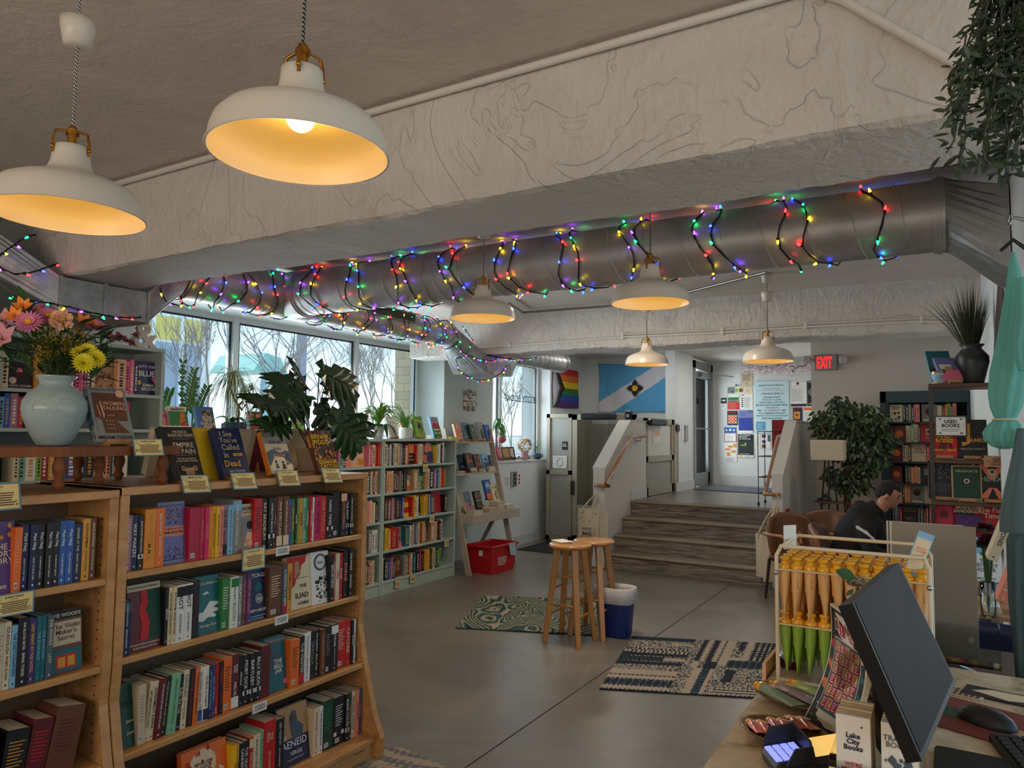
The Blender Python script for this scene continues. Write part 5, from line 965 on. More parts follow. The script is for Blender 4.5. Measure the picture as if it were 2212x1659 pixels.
def bloom(label,kind,p,R_,cat='flower',group=None):
 r=thing('flower',label,cat,p,0,group);mb=MB();stem_to(mb,p);mb.build('stem',r)
 up_=(p-(vc+V(0,0,.2))).normalized()+V(.55,-.35,.1);up_.normalize();x=up_.orthogonal().normalized();y_=up_.cross(x);mb=MB();P_=PET[kind]
 if kind in('dpink','ymum'):
  rings=3 if kind=='dpink' else 5
  for ring in range(rings):
   n_=20-ring*2;el=(.15+.28*ring)
   for k in range(n_):
    a=2*PI*(k+.5*(ring%2))/n_;d=(x*math.cos(a)+y_*math.sin(a))*math.cos(el)+up_*math.sin(el)
    mb.leaf(p,d+V(0,0,0),up_,R_*(1-.14*ring),R_*.24,P_,.0)
  if kind=='dpink':c_=MB();c_.ball(p+up_*.006,R_*.24,CEN,10);c_.build('flower_centre',r)
 elif kind=='carn':
  for k in range(150):
   a=rnd.uniform(0,2*PI);el=rnd.uniform(-.1,1.5);d=(x*math.cos(a)+y_*math.sin(a))*math.cos(el)+up_*math.sin(el);s_=p+d*R_*.5
   tw=Vector((rnd.uniform(-1,1),rnd.uniform(-1,1),rnd.uniform(-1,1)));mb.leaf(s_,d*1.2+tw*.35,tw,R_*.55,R_*.5,P_)
 else:
  for k in range(6):a=k*PI/3;d=(x*math.cos(a)+y_*math.sin(a))*.75+up_*.65;mb.leaf(p,d,up_,R_*(1.1 if k%2 else .95),R_*.5,P_,-.02,3)
  for k in range(5):a=k*1.3;mb.tube([p,p+up_*R_*.6+(x*math.cos(a)+y_*math.sin(a))*R_*.15],.0008,STEM,3)
 mb.build('petals',r);return r
for px,py,X,k_,R_,lb in((52,668,-2.55,'orange',.034,'orange lily bloom at the top of the bouquet'),(35,688,-2.52,'orange',.032,'orange lily bloom left of the topmost one'),(62,697,-2.47,'dpink',.036,'pink daisy with yellow centre facing the room, lower left'),(105,684,-2.55,'dpink',.036,'pink daisy just left of the peach carnation'),(84,672,-2.62,'dpink',.034,'pink daisy between the lilies and the carnation'),(205,706,-2.6,'dpink',.038,'pink daisy on the right edge of the bouquet'),(133,693,-2.47,'carn',.030,'round peach carnation in the middle of the bouquet'),
                         (180,702,-2.55,'orange',.036,'orange yellow lily right of the carnation'),(8,735,-2.50,'lil',.05,'pink lily cut by the left picture edge'),(190,760,-2.50,'ymum',.030,'yellow chrysanthemum topmost of the yellow cluster'),(205,775,-2.48,'ymum',.032,'yellow chrysanthemum rightmost of the cluster'),(180,785,-2.46,'ymum',.032,'yellow chrysanthemum lowest of the cluster'),(172,765,-2.52,'ymum',.028,'yellow chrysanthemum leftmost of the cluster'),(15,700,-2.56,'lil',.045,'pink lily behind the daisy at the far left')):
 bloom(lb,k_,onx(px,py,X),R_*1.22)
mb=MB()
for i in range(34):
 q=onx(rnd.uniform(85,185),rnd.uniform(715,775),rnd.uniform(-2.72,-2.52));stem_to(mb,q,.01)
 for k in range(70):d=Vector((rnd.gauss(0,.014),rnd.gauss(0,.018),rnd.gauss(0,.014)));mb.leaf(q+d,(rnd.uniform(-1,1),rnd.uniform(-1,1),rnd.uniform(-.5,1)),(0,0,1),.006,.005,PET['gold'])
tag(mb.build('goldenrod',origin='base'),'sprays of tiny golden yellow flowers filling the bouquet','goldenrod',kind='stuff')
mb=MB()
for i in range(130):
 a=rnd.uniform(0,2*PI);rr=rnd.uniform(.03,.16);q=vc+V(rr*math.cos(a),rr*math.sin(a)*1.1,rnd.uniform(.24,.42));
 if i%3==0:stem_to(mb,q,.0)
 mb.leaf(q,(math.cos(a)*.8+rnd.uniform(-.4,.4),math.sin(a)*.8+rnd.uniform(-.4,.4),rnd.uniform(-.3,.7)),(0,0,1),rnd.uniform(.04,.085),rnd.uniform(.014,.03),LEAFG,.01,3)
for px,py,dx in((0,725,-.5),(55,660,0),(218,720,.5),(220,765,.4),(25,760,-.6),(200,800,.3)):q=onx(px,py,-2.6);stem_to(mb,q);[mb.leaf(q+V(0,0,-.01*k),(rnd.uniform(-.3,.3),dx+rnd.uniform(-.5,.5),.4),(0,0,1),.075,.026,LEAFG,.01,3)for k in range(5)]
tag(mb.build('bouquet_foliage',origin='base'),'green leaves and stems of the bouquet in the vase','foliage',kind='stuff')
POT=mat('cream_pot',(206,186,154),.55)
pc=onz(660,1036,ZT);pc=V(-2.80,2.70,ZB)
mo=thing('monstera_plant','large split leaf monstera in a cream pot on the birch bookcase','plant',pc)
MB().lathe([(.001,0),(.052,0),(.058,.01),(.078,.115),(.078,.122),(.072,.122),(.070,.10),(.001,.10)],POT,pc,32).build('pot',mo)
MB().lathe([(.001,.101),(.070,.101)],mat('potting_soil',(40,28,20),.95),pc,24).build('soil',mo)
MON=mat('monstera_leaf',(30,62,30),.32,coat=.3);MST=mat('monstera_stem',(26,34,22),.5)
def monleaf(mb,c,d,nrm,S):
 d=Vector(d).normalized();nrm=Vector(nrm);sd=d.cross(nrm).normalized();nn=sd.cross(d)
 for s_ in(-1,1):
  for k in range(5):
   t0=k/5.2;tm=t0+.09;wid=S*(.62*math.sin(PI*min(1,(t0+.16)*.95))+.06);ang=.35+.55*t0
   base0=c+d*(S*t0);base1=c+d*(S*(t0+.188));o_=sd*s_*math.cos(ang*.6)+d*math.sin(ang)
   tip=(base0+base1)/2+o_*wid+nn*(-.16*wid);m0=base0+o_*wid*.72+nn*.03*S-d*.03*S;m1=base1+o_*wid*.72+nn*.03*S+d*.035*S
   tip2=tip+d*S*.05;mb.add([base0,m0,tip-d*S*.06,tip2,m1,base1],[(0,1,2,3,4,5)]if s_>0 else[(5,4,3,2,1,0)],MON)
 mb.add([c+d*S*.93-sd*S*.1,c+d*S*1.12-nn*.06*S,c+d*S*.93+sd*S*.1],[(0,1,2)],MON)
 for s_ in(-1,1):mb.add([c+d*S*.12,c-d*S*.13+sd*s_*S*.16,c+sd*s_*S*.33+nn*.02,c+d*S*.14+sd*s_*S*.2],[(0,1,2,3)]if s_<0 else[(3,2,1,0)],MON)
 mb.tube([c,c+d*S*.5+nn*.003,c+d*S*1.0],.002,MST,4)
rnd=random.Random(5)
for px,py,X,dpx,dpy,S in((690,800,-2.80,60,30,.21),(640,820,-2.85,-60,20,.17),(660,850,-2.75,-85,45,.19),(735,880,-2.72,25,45,.20),(720,905,-2.62,40,35,.18),(600,870,-2.7,-35,5,.18),(700,840,-2.9,70,15,.17),(640,880,-2.65,-70,10,.17),(690,870,-2.95,30,60,.17),(615,905,-2.6,-40,25,.15),(660,830,-2.95,-20,-25,.16)):
 c=onx(px,py,X);e_=onx(px+dpx,py+dpy,X+.05);L_=MB();monleaf(L_,c,e_-c,(.62+rnd.uniform(-.2,.2),-.48+rnd.uniform(-.2,.2),.6),S*1.08)
 base=pc+V(rnd.uniform(-.02,.02),rnd.uniform(-.02,.02),.10);L_.tube([base,base.lerp(c,.5)+V(0,0,.03),c],.0032,MST,5);L_.build('leaf',mo)
# ================================================================== pale green cases along the window wall
SAGE=mat('sage_grey_paint',(176,192,182),.5,noise=.04,nscale=4);SAGED=mat('sage_case_back',(140,152,146),.7)
XC=-4.69;REST=MB()
def sage_case(label,ya,yb,zt,zs,depth=.30,plinth=.13):
 r=thing('bookcase',label,'bookcase',(XC-depth/2,(ya+yb)/2,0))
 for y0 in(ya,yb-.022):
  mb=MB();mb.box((XC-depth,y0,0),(XC,y0+.022,zt),SAGE,.001);yin=y0+.022 if y0==ya else y0
  for k in range(int(zt/.032)-5):
   z=.16+k*.032;yy=yin+(.0005 if y0==ya else-.0005);mb.add([V(XC-.04,yy,z),V(XC-.034,yy,z),V(XC-.034,yy,z+.006),V(XC-.04,yy,z+.006)],[(0,1,2,3)],SAGED)
  mb.build('side_panel',r)
 MB().box((XC-depth,ya,zt-.024),(XC+.008,yb,zt),SAGE,.001).build('top',r);MB().box((XC-depth,ya,0.0),(XC-depth+.008,yb,zt-.024),SAGED).build('back_panel',r)
 for z in zs:MB().box((XC-depth+.01,ya+.022,z-.022),(XC-.002,yb-.022,z),SAGE,.001).build('shelf',r)
 MB().box((XC-.03,ya+.022,0),(XC-.015,yb-.022,zs[-1]-.022),SAGE).build('plinth',r)
 return r
ZL=[1.243,.976,.706,.42,.13];ZTOP=1.505
sage_case('low sage green bookcase nearest the ladder shelf',5.475,6.70,ZTOP,ZL)
sage_case('low sage green bookcase in the middle, behind the birch bookcase',4.245,5.47,ZTOP,ZL)
sage_case('low sage green bookcase under the window beside the tall one',3.14,4.24,ZTOP,ZL)
ZTALL=[1.81,1.575,1.26,.95,.6,.13]
sage_case('tall sage green bookcase behind the flower vase',2.08,3.125,2.135,ZTALL,.34)
sage_case('tall sage green bookcase at the far left edge',1.0,2.07,2.135,ZTALL,.34)
TIT=['THE LONG WAY','NORTH','AFTER RAIN','THE HOUSE','SALT','A QUIET LIFE','RIVER','GLASS','THE SISTERS','WINTER','HOME','NIGHT','STONE','LIGHT','THE SEA','ASH','TWO WORLDS','BLOOM']
def merge(mb):
 n0=len(REST.v);REST.v+=mb.v;REST.f+=[tuple(n0+q for q in f_)for f_ in mb.f];REST.mi+=[REST.m(mb.mats[i_])for i_ in mb.mi];REST.sm+=mb.sm
def row(spec,ya,z,shelf,seed,hb=.205,individual=True,X=XC,detail=0,dep=.13,axis='X'):
 """spec: tokens  colour*width_cm[~ink]  or  @key*width for face-out books; placed left to right from ya (along +y, or +x when axis is 'Y')"""
 rnd=random.Random(seed);y_=ya;k=0;inks=['white','cream','black','gold','white','black']
 for tk in spec.split():
  nm,w=tk.split('*');w=float(w)/100;k+=1;nm=nm.replace('_',' ')
  if nm=='gap':y_+=w;continue
  xo=X-.012-rnd.uniform(0,.02)
  base=Matrix.Translation((xo,y_,z))if axis=='X' else Matrix.Translation((y_,-xo,z))@Matrix.Rotation(-PI/2,4,'Z')
  loc=(xo,y_+w/2,z)if axis=='X' else(y_+w/2,-xo,z)
  if nm[0]=='@':
   cv,h_,A_=FACES[nm[1:]];mb=face_book(base@Matrix.Translation((-.035,0,0))@Matrix.Rotation(-.07,4,'Y'),w-.002,h_,.025,cv,A_);cn=cv if isinstance(cv,str)else nm[1:]
   if individual:add_book(mb,cn,'face-out book',shelf,k,None,loc)
   else:merge(mb)
  else:
   h_=hb+rnd.uniform(-.014,.016);ik='black' if nm in('cream','white','yellow','peach','light blue','beige','pink','mint','lime','salmon')and rnd.random()<.8 else rnd.choice(['white','cream','gold','white'])
   mb=spine_book(base,w-.001,h_,dep+rnd.uniform(-.01,.02),nm,ik,rnd.choice(TIT)if detail else '',rnd,detail)
   if individual:add_book(mb,nm,'paperback' if w<.035 else 'thick book',shelf,k,None,loc)
   else:merge(mb)
  y_+=w
FACES={
 'eye':('salmon',.205,[('r',0,0,1,.42,K('navy')),('t',"EVA'S\nTALES",.5,.25,.7,.28,K('cream')),('c',.45,.68,.17,K('cream')),('c',.45,.68,.10,K('brown')),('c',.45,.68,.05,K('black'))]),
 'dark':('peach',.20,[('p',[(.1,.16),(.5,.04),(.95,.16),(.8,.26),(.3,.28)][::-1],K('brown')),('c',.55,.17,.09,K('black')),('t','DARKENING',.5,.5,.92,.13,K('white'),.02),('r',.5,.64,.95,.93,K('gold')),('t','SONG',.28,.78,.45,.15,K('white'),.02)]),
 'janko':('black',.21,[('r',0,0,1,.46,K('salmon')),('r',.2,.05,.7,.4,K('gold')),('t','JANKO',.5,.62,.85,.12,K('cream'),.01),('t','RAMBAKANI',.5,.78,.9,.12,K('yellow'),.02)]),
 'swirl':('teal',.235,[('r',0,0,.5,1,K('maroon')),('c',.62,.35,.32,K('salmon')),('c',.75,.7,.28,K('purple')),('c',.3,.75,.18,K('orange')),('c',.5,.58,.12,K('teal')),('t','SUMMER',.4,.93,.6,.06,K('white'))]),
 'obj':('cream',.20,[('r',0,.0,1,.25,K('slate')),('t','THE\nMOBS',.5,.35,.8,.3,K('teal'),.03),('r',0,.75,1,1,K('orange'))]),
 'pox':('green',.205,[('r',0,0,1,.4,K('teal')),('t','OATH\nGODS',.55,.45,.8,.26,K('cream'),.02),('s',.1,.6,.9,.95,16,.1,K('cream'),3),('s',.2,.3,.9,.6,10,.07,K('dark green'),5)]),
 'der':('black',.20,[('t','DER',.5,.12,.7,.12,K('beige'),.02),('s',.2,.2,.7,.5,16,.12,K('pink'),3),('r',.05,.9,.95,.94,K('white'))]),
 'yr':('yellow',.20,[('r',0,0,1,.25,K('red')),('r',0,.5,1,.78,K('red')),('r',0,.85,.3,1,K('orange'))]),
 'ux':('brown',.205,[('c',.5,.25,.3,K('maroon')),('c',.45,.2,.14,K('peach')),('t','UX',.5,.68,.8,.25,K('cream'),.02),('r',.1,.88,.9,.92,K('peach'))]),
 'jar':('grey',.20,[('p',[(.1,.3),(.3,.25),(.7,.6),(.8,.75),(.4,.5)][::-1],K('navy')),('r',0,.75,1,1,K('pink'))]),
 'ladies':('brown',.22,[('t','THE\nLIFE OF\nTHE LADIES\nAND ALL\nTHE DOGS',.5,.5,.85,.75,K('salmon'),.01),('c',.8,.38,.13,K('lime'))]),
 'blkface':('black',.20,[('p',[(.2,.0),(.6,.3),(.5,.7),(.9,1),(.7,1),(.3,.7)][::-1],K('white')),('c',.5,.4,.2,K('grey'))]),
 'redb':('crimson',.235,[('p',[(.05,.9),(.9,.1),(.95,.95)][::-1],mat('cover_red2',(190,40,44),.5)),('r',.1,.85,.3,.93,K('white'))]),
 'into':('navy',.235,[('p',[(.2,.0),(1,.0),(1,.5)][::-1],K('purple')),('t','INTO THE',.55,.15,.7,.11,K('white'),.02),('t','BLUE',.55,.36,.7,.20,K('white'),.03),('c',.2,.63,.10,K('yellow')),('t','EMMA\nBRODIE',.62,.76,.62,.24,K('white'),.02),('p',[(.75,.5),(1,.35),(1,.75)][::-1],K('pink')),('p',[(.3,.5),(.6,.45),(.5,.55)][::-1],K('blue'))]),
 'watch':('brown',.23,[('r',.02,.02,.98,.98,K('tan')),('t','The\nMatching',.5,.15,.9,.2,K('maroon')),('s',.1,.4,.9,.95,40,.06,K('brown'),2),('s',.1,.4,.9,.95,20,.06,K('salmon'),3)]),
 'dreams':('black',.235,[('t','IN YOUR\nDREAMS',.5,.22,.85,.2,K('mint'),.01),('c',.5,.55,.12,K('pink')),('r',.35,.58,.7,.75,K('maroon')),('c',.25,.80,.14,K('cream')),('t','SARAH ADAMS',.5,.93,.9,.08,K('cream'),.01)]),
 'venus':('crimson',.19,[('t','Verano',.5,.15,.7,.1,K('cream')),('r',.2,.35,.85,.85,K('maroon')),('r',.3,.4,.5,.8,K('cream')),('r',.6,.5,.75,.85,K('black'))])}
C=['top','second','third','fourth','lowest'];sh=lambda i,w_:'%s shelf of %s'%(C[i],w_)
E1='low sage case'
row('cream*4.4 grey*1.2 black*3.2 white*2.6 black*1.4 slate*2.4 cream*2 cream*3.6 tan*3.6 grey*3 navy*2.4 navy*3 salmon*4.2 red*1.6 @janko*13 red*2.4 cream*3.4 cream*3.6 dark_green*2 @swirl*21 yellow*1.6 green*1.4 white*3 white*3 navy*1.4 black*3 white*3.4 black*2.6',5.50,ZL[0],sh(0,E1),21)
row('green*1.4 cream*2.4 black*1.4 peach*3.4 peach*3.4 peach*3 black*2.4 navy*2.4 black*2 maroon*2.6 grey*2 dark_green*3 black*2 black*2 gold*1.4 black*1.4 @obj*10 tan*8 lime*1.6 @pox*11 tan*6 white*2.4 black*8 mauve*5 blue*2 light_blue*2 gold*2.6 amber*2.6 red*3 green*5',5.50,ZL[1],sh(1,E1),22)
row('beige*2.6 black*1.2 maroon*1.8 brown*1.8 maroon*1.6 mauve*2 brown*2 mauve*2 pink*3.4 dark_green*1.4 navy*7 navy*2.6 blue*2.4 lavender*1.6 @yr*12 red*3 yellow*2.2 yellow*1.6 white*2.6 cream*2 @der*9 yellow*2 amber*3 yellow*1.6 teal*2 light_blue*3.2 purple*1.6 brown*5 @redb*17 black*5',5.50,ZL[2],sh(2,E1),23,individual=False)
row('black*1.2 orange*1.6 green*1.8 yellow*2 yellow*2.6 amber*5 red*2.6 red*2 crimson*3.4 crimson*3 @jar*9 teal*6 dark_green*3 white*3.2 navy*2 cream*2.2 brown*1.6 blue*3.6 cream*1.6 yellow*2 green*1.6 red*1.6 gold*4 lavender*2 black*1.6 @ux*8 tan*7 cream*3 black*1.8 orange*2 black*3.6 white*3.4',5.50,ZL[3],sh(3,E1),24,individual=False)
row('cream*3 gap*2 black*4 slate*2 blue*2 purple*1.4 pink*1.6 black*4 @ladies*14 grey*5 green*3.4 red*2.2 cream*2 grey*3 teal*2.4 yellow*1.2 gap*1 black*4.5 crimson*2.6 crimson*2.2 black*2 black*2.2 gold*7 yellow*2 brown*2.4 brown*2 brown*1.6 cream*3 dark_green*4 green*3 maroon*2.4 lime*3',5.50,ZL[4],sh(4,E1),25,individual=False)
E2='middle sage case'
row('pink*2 mint*4 lavender*1.8 navy*2.6 @eye*12 @dark*18 pink*3.4 magenta*2.6 cream*4.2 red*3.2 red*2.8 red*2.4',4.87,ZL[0],sh(0,E2),31)
row('black*7 pink*3 orange*4 light_blue*5 black*5 tan*2 cream*2 brown*2.6 peach*3.2',5.07,ZL[1],sh(1,E2),32,individual=False)
row('pink*5 cream*4 cream*2.6 black*2.2 black*2',5.27,ZL[2],sh(2,E2),33,individual=False);row('@blkface*11 grey*5 white*3.6 white*3.6',5.20,ZL[3],sh(3,E2),34,individual=False);row('yellow*2 lime*3 brown*4 brown*2.6 peach*3.4 cream*2.4 black*2',5.22,ZL[4],sh(4,E2),35,individual=False)
rnd=random.Random(77);CL=list(CN)
def rnd_row(W_):
 s_=[];a=0
 while a<W_:
  w=rnd.uniform(1.6,4.2);a+=w;s_.append('%s*%.1f'%(rnd.choice(CL).replace(' ','_'),w))
 return ' '.join(s_[:-1])
row(rnd_row(55),4.28,ZL[0],'',36,individual=False)
for i in(0,1):row(rnd_row(100),3.18,ZL[i],'',37+i,individual=False)
E3='tall sage case'
row('cream*4 @dreams*15 gold*4 gold*3 cream*3 black*4 mauve*4 crimson*6 pink*3 pink*3 maroon*4 cream*2.4 @watch*14 peach*6 pink*3 pink*2.6 navy*3 @into*17 maroon*3',2.11,ZTALL[0],sh(0,E3),41,.225)
row('light_blue*3 blue*3.4 mauve*4 crimson*3.4 black*3 maroon*3 black*7 grey*4 grey*4 slate*3 navy*3 magenta*2.4 blue*2.4 maroon*3 gap*24 @venus*9',2.11,ZTALL[1],sh(1,E3),42,.195)
row('cream*3 mint*4 white*6 lime*3 crimson*4 gold*3 pink*3 teal*4 purple*7 navy*6 black*5 cream*3 maroon*2 salmon*3 salmon*3 teal*1.4 orange*3 orange*2.6 cream*4',2.2,ZTALL[2],sh(2,E3),43,.20,individual=False)
row(rnd_row(90),2.11,ZTALL[3],'',44,individual=False)
row(rnd_row(95),1.05,ZTALL[1],'',45,individual=False)
for px,py,x_,rz,lb in((919,1010,0,0,'review card under the top shelf of the low sage case'),(933,1120,0,0,'review card under the third shelf of the low sage case'),(965,1172,0,0,'review card under the fourth shelf of the low sage case'),(858,1261,0,.15,'tilted review card on the plinth of the low sage case'),(891,1250,0,.05,'straighter review card on the plinth right of the tilted one')):
 X=XC+.004;q=onx(px,py,X);review_card(lb,Matrix.Translation((X,q.y,q.z-.045))@Matrix.Rotation(-rz,4,'X'),'BOOK',.085,.085,False,5)
for px,py,s_ in((895,1005,'top'),(897,1061,'second'),(883,1121,'third'),(905,1178,'fourth')):
 X=XC+.002;q=onx(px,py,X);mb=MB();mb.box((X,q.y-.03,q.z-.012),(X+.002,q.y+.03,q.z+.012),K('white'));mb.box((X+.002,q.y-.02,q.z-.004),(X+.0026,q.y+.02,q.z+.003),K('slate'));tag(mb.build('shelf_label',origin='base'),'small white label on the %s shelf edge of the low sage case'%s_,'shelf label')
AMP=mat('ampersand_white',(222,206,192),.45);vs,fs,sz=textgeo('&',.018);q=onx(315,748,XC-.06);sc=.178/sz[1]
mb=MB();ring=[V(q.x,q.y+a*sc*1.1,2.137+(b_+sz[1]/2)*sc)for a,b_ in vs];n_=len(ring);mb.add(ring,fs,AMP);mb.add([p+V(-.03,0,0)for p in ring],[f_[::-1]for f_ in fs],AMP)
ed={}
for f_ in fs:
 for i in range(len(f_)):ed[(f_[i],f_[(i+1)%len(f_)])]=1
mb.add(ring+[p+V(-.03,0,0)for p in ring],[(b_,a,a+n_,b_+n_)for a,b_ in ed if(b_,a)not in ed],AMP)
tag(mb.build('ampersand_ornament',origin='base'),'white standing ampersand ornament on the tall sage case','ornament')
PNK=mat('silk_pink',(226,140,150),.7);PNK2=mat('silk_rose',(196,96,110),.7);LG=mat('garland_leaf',(46,88,46),.5)
rnd=random.Random(3);mb=MB()
for i in range(7):
 q=onx(236+i*9,738+rnd.uniform(-14,4),XC-.05);c_=rnd.choice((PNK,PNK2))
 for k in range(16):mb.leaf(q,(rnd.uniform(-.3,1),rnd.uniform(-1,1),rnd.uniform(-.4,1)),(0,0,1),.035,.026,c_)
 for k in range(3):mb.leaf(q,(rnd.uniform(-.3,1),rnd.uniform(-1,1),rnd.uniform(-.6,.3)),(0,0,1),.05,.02,LG)
o=tag(mb.build('silk_flower_garland',origin='base'),'pink silk flower garland beside the ampersand on the tall case','garland')
# ------------------------------------------------------------------ things standing on the low cases
ZD=ZTOP+.0006
def top_book(px,X,w,h,cv,A_,lb,rz=0.05,lean=.30,t_=.03,spine=None,el=True,z=ZD,sarts=None):
 q=onx(px,940,X);M_=frame((X,q.y,z),rz);easel_book(M_,w,h,t_,cv,A_,lb,('wooden easel under the '+' '.join(lb.split()[:9]))if el else None,spine,sarts,lean)
SUN=[('t','sunburn',.5,.08,.8,.11,K('black'),.02),('r',0,.16,1,1,K('green')),('s',.5,.2,.95,.9,16,.12,K('orange'),3),('s',.6,.3,1,1,14,.1,K('red'),5),('s',.2,.5,.8,1,14,.08,K('gold'),6)]
MOR=[('s',.3,.1,.95,.95,50,.07,K('gold'),3),('s',.3,.1,.95,.95,40,.07,K('dark green'),4),('t','MORE\nTHAN\nENOUGH\nANNA',.55,.5,.75,.75,K('cream'),.02)]
top_book(356,-4.78,.14,.20,'pink',[('t','BODIES',.5,.2,.8,.1,K('crimson')),('c',.5,.55,.2,K('salmon'))],'pink book beside the tall sage case on the window shelf')
top_book(389,-4.76,.155,.235,'cream',SUN,'book titled sunburn with red chillies on the window shelf',spine='white')
top_book(448,-4.76,.16,.24,'blue',MOR,'blue book MORE THAN ENOUGH left of the blue planter',spine='light blue')
top_book(558,-4.80,.15,.22,'dark green',[('t','Tomatoes',.5,.35,.85,.16,K('cream'),.01),('s',0,.5,1,1,50,.09,K('red'),3),('s',0,.1,1,.3,12,.1,K('orange'),4)],'dark green cookbook with red tomatoes right of the blue planter')
top_book(600,-4.80,.145,.22,'light blue',[('t','SALLY\nROONEY',.5,.17,.85,.2,K('navy'),.02),('c',.2,.38,.1,K('salmon')),('c',.8,.36,.1,K('salmon')),('t','BEAUTIFUL\nWORLD,\nWHERE ARE YOU',.5,.62,.9,.34,K('navy'),.01)],'light blue book BEAUTIFUL WORLD behind the monstera')
top_book(646,-4.85,.15,.23,'lime',[('s',.1,.1,.9,.9,30,.1,K('green'),3)],'lime green book behind the monstera stems')
top_book(737,-4.76,.15,.23,'white',[('s',.1,.3,.6,1,40,.1,K('orange'),3),('s',.0,.2,.6,1,40,.08,K('green'),4),('t','Hodgkin',.5,.1,.7,.1,K('black'))],'white book with green and orange pattern beside FICTION sign')
top_book(770,-4.76,.15,.25,'cream',[('r',.1,.05,.95,.3,K('dark green')),('r',.1,.38,.95,.62,K('salmon')),('r',.1,.68,.95,.95,K('dark green')),('t','LESSONS\nIN\nMAGIC',.5,.5,.8,.85,K('cream'),.01)],'cream book with dark green title blocks before the orchid')
top_book(850,-4.76,.145,.22,'white',[('t','SEVEN SUMMERS',.5,.3,.7,.06,K('slate')),('c',.6,.6,.2,K('beige')),('lines',.2,.75,.8,.9,3,K('grey'))],'plain white book between the two potted plants')
top_book(880,-4.83,.15,.21,'peach',[('r',.1,.1,.9,.9,K('light blue')),('c',.5,.5,.2,K('navy'))],'peach and blue book behind the spider plant pot')
top_book(908,-4.76,.16,.235,'lime',[('p',[(.3,.45),(.5,.3),(.75,.35),(.8,.6),(.7,.75),(.6,.55),(.45,.6),(.4,.8)][::-1],K('black')),('s',0,0,1,1,40,.06,K('green'),4),('p',[(.1,.2),(.5,.2),(.5,.26),(.1,.26)][::-1],K('yellow'))],'bright green book with a black horse right of spider plant')
top_book(944,-4.76,.155,.235,'light blue',[('t','ASHE\nKINGSTON',.5,.14,.85,.18,K('red'),.02),('r',0,.45,1,1,K('green')),('s',.1,.32,.9,.55,30,.1,K('red'),4),('r',.1,.6,.9,.66,K('white')),('t','POET TREE',.5,.8,.85,.18,K('white'),.02)],'light blue and green book, rightmost on the low sage case')
a=onx(718,940,-4.80);mb=MB(frame((-4.74,a.y,ZD),.0));mb.box((-.004,-.09,0),(0,.09,.11),K('cream'));art(mb,V(0,-.09,.11),(0,1,0),(0,0,1),.18,.11,[('t','FICTION',.5,.35,.85,.34,K('black'),.02),('r',.3,.72,.7,.75,K('black'))]);tag(mb.build('fiction_sign',origin=(-4.74,a.y,ZD)),'small cream FICTION sign on the low sage case','sign')
mb=MB();a=onx(710,935,-4.9);mb.box((a.x-.05,a.y-.06,ZD),(a.x+.05,a.y+.06,ZD+.15),K('white'),.006);tag(mb.build('white_box',origin='base'),'white box planter behind the FICTION sign','box')
WPOT=mat('white_ceramic',(226,222,212),.35,coat=.3);SOIL=mat('potting_soil',(40,28,20),.95)
VAR=mat('variegated_leaf',(150,176,60),.45,noise=.5,nscale=3,dark=(70,130,50));GRN=mat('fresh_leaf',(70,130,48),.45,noise=.3,nscale=5);DGRN=mat('dark_leaf',(36,74,38),.4);STM=mat('plant_stem',(96,110,60),.6);BRN=mat('woody_stem',(110,84,56),.8)
def pot(root,c,r0,r1,h,m_,tap=None,tex=False):
 mb=MB();mb.lathe([(.001,0),(r0,0),(r0*1.02,.006),(r1,h-.008),(r1+.002,h),(r1-.006,h),(r1-.01,h-.02),(.001,h-.02)],m_,c,36)
 if tex:
  for k in range(40):a_=2*PI*k/40;rr=(r0+r1)/2+.001;mb.box((c[0]+r1*math.cos(a_)-.003,c[1]+r1*math.sin(a_)-.003,c[2]+.01),(c[0]+r1*math.cos(a_)+.003,c[1]+r1*math.sin(a_)+.003,c[2]+h-.012),m_)
 mb.build('pot',root);MB().lathe([(.001,h-.019),(r1-.01,h-.019)],SOIL,c,24).build('soil',root)
def strap(mb,p,az,L,w,mt,lift=1.0,droop=1.0,n=8):
 """long arching strap leaf"""
 vs=[];d=V(math.cos(az),math.sin(az),0);s_=V(-math.sin(az),math.cos(az),0)
 for i in range(n+1):
  t_=i/n;c_=Vector(p)+d*(L*(t_*.75))+V(0,0,L*(lift*t_-droop*t_*t_));ww=w*.5*math.sin(PI*min(.98,t_*.85+.12))if t_<1 else .0005
  vs+=[c_-s_*ww+V(0,0,ww*.4),c_,c_+s_*ww+V(0,0,ww*.4)]
 mb.add(vs,[(3*i+k,3*i+k+1,3*i+k+4,3*i+k+3)for i in range(n)for k in(0,1)],mt,True)
rnd=random.Random(12)
c=onx(817,943,-4.80);c.z=ZD;r=thing('potted_dracaena','potted plant with striped green yellow arching leaves in a white pot','plant',c);pot(r,c,.045,.062,.12,WPOT)
mb=MB();mb.cyl(c+V(0,0,.1),c+V(0,0,.20),.008,BRN);[strap(mb,c+V(0,0,.12+.05*rnd.random()*2),rnd.uniform(0,2*PI),rnd.uniform(.22,.34),.034,VAR,rnd.uniform(1.0,1.5),rnd.uniform(.9,1.2))for k in range(32)];mb.build('leaves',r)
mb=MB();[strap(mb,c+V(.02,.02,.115),a_,.24,.05,DGRN,.7,1.2)for a_ in(-1.9,-1.2,-.5,.4,1.2,2.4)];mb.build('broad_leaves',r)
c=onx(876,944,-4.80);c.z=ZD;r=thing('spider_plant','spider plant with thin arching leaves in a ribbed white pot','plant',c);pot(r,c,.05,.066,.115,WPOT,tex=True)
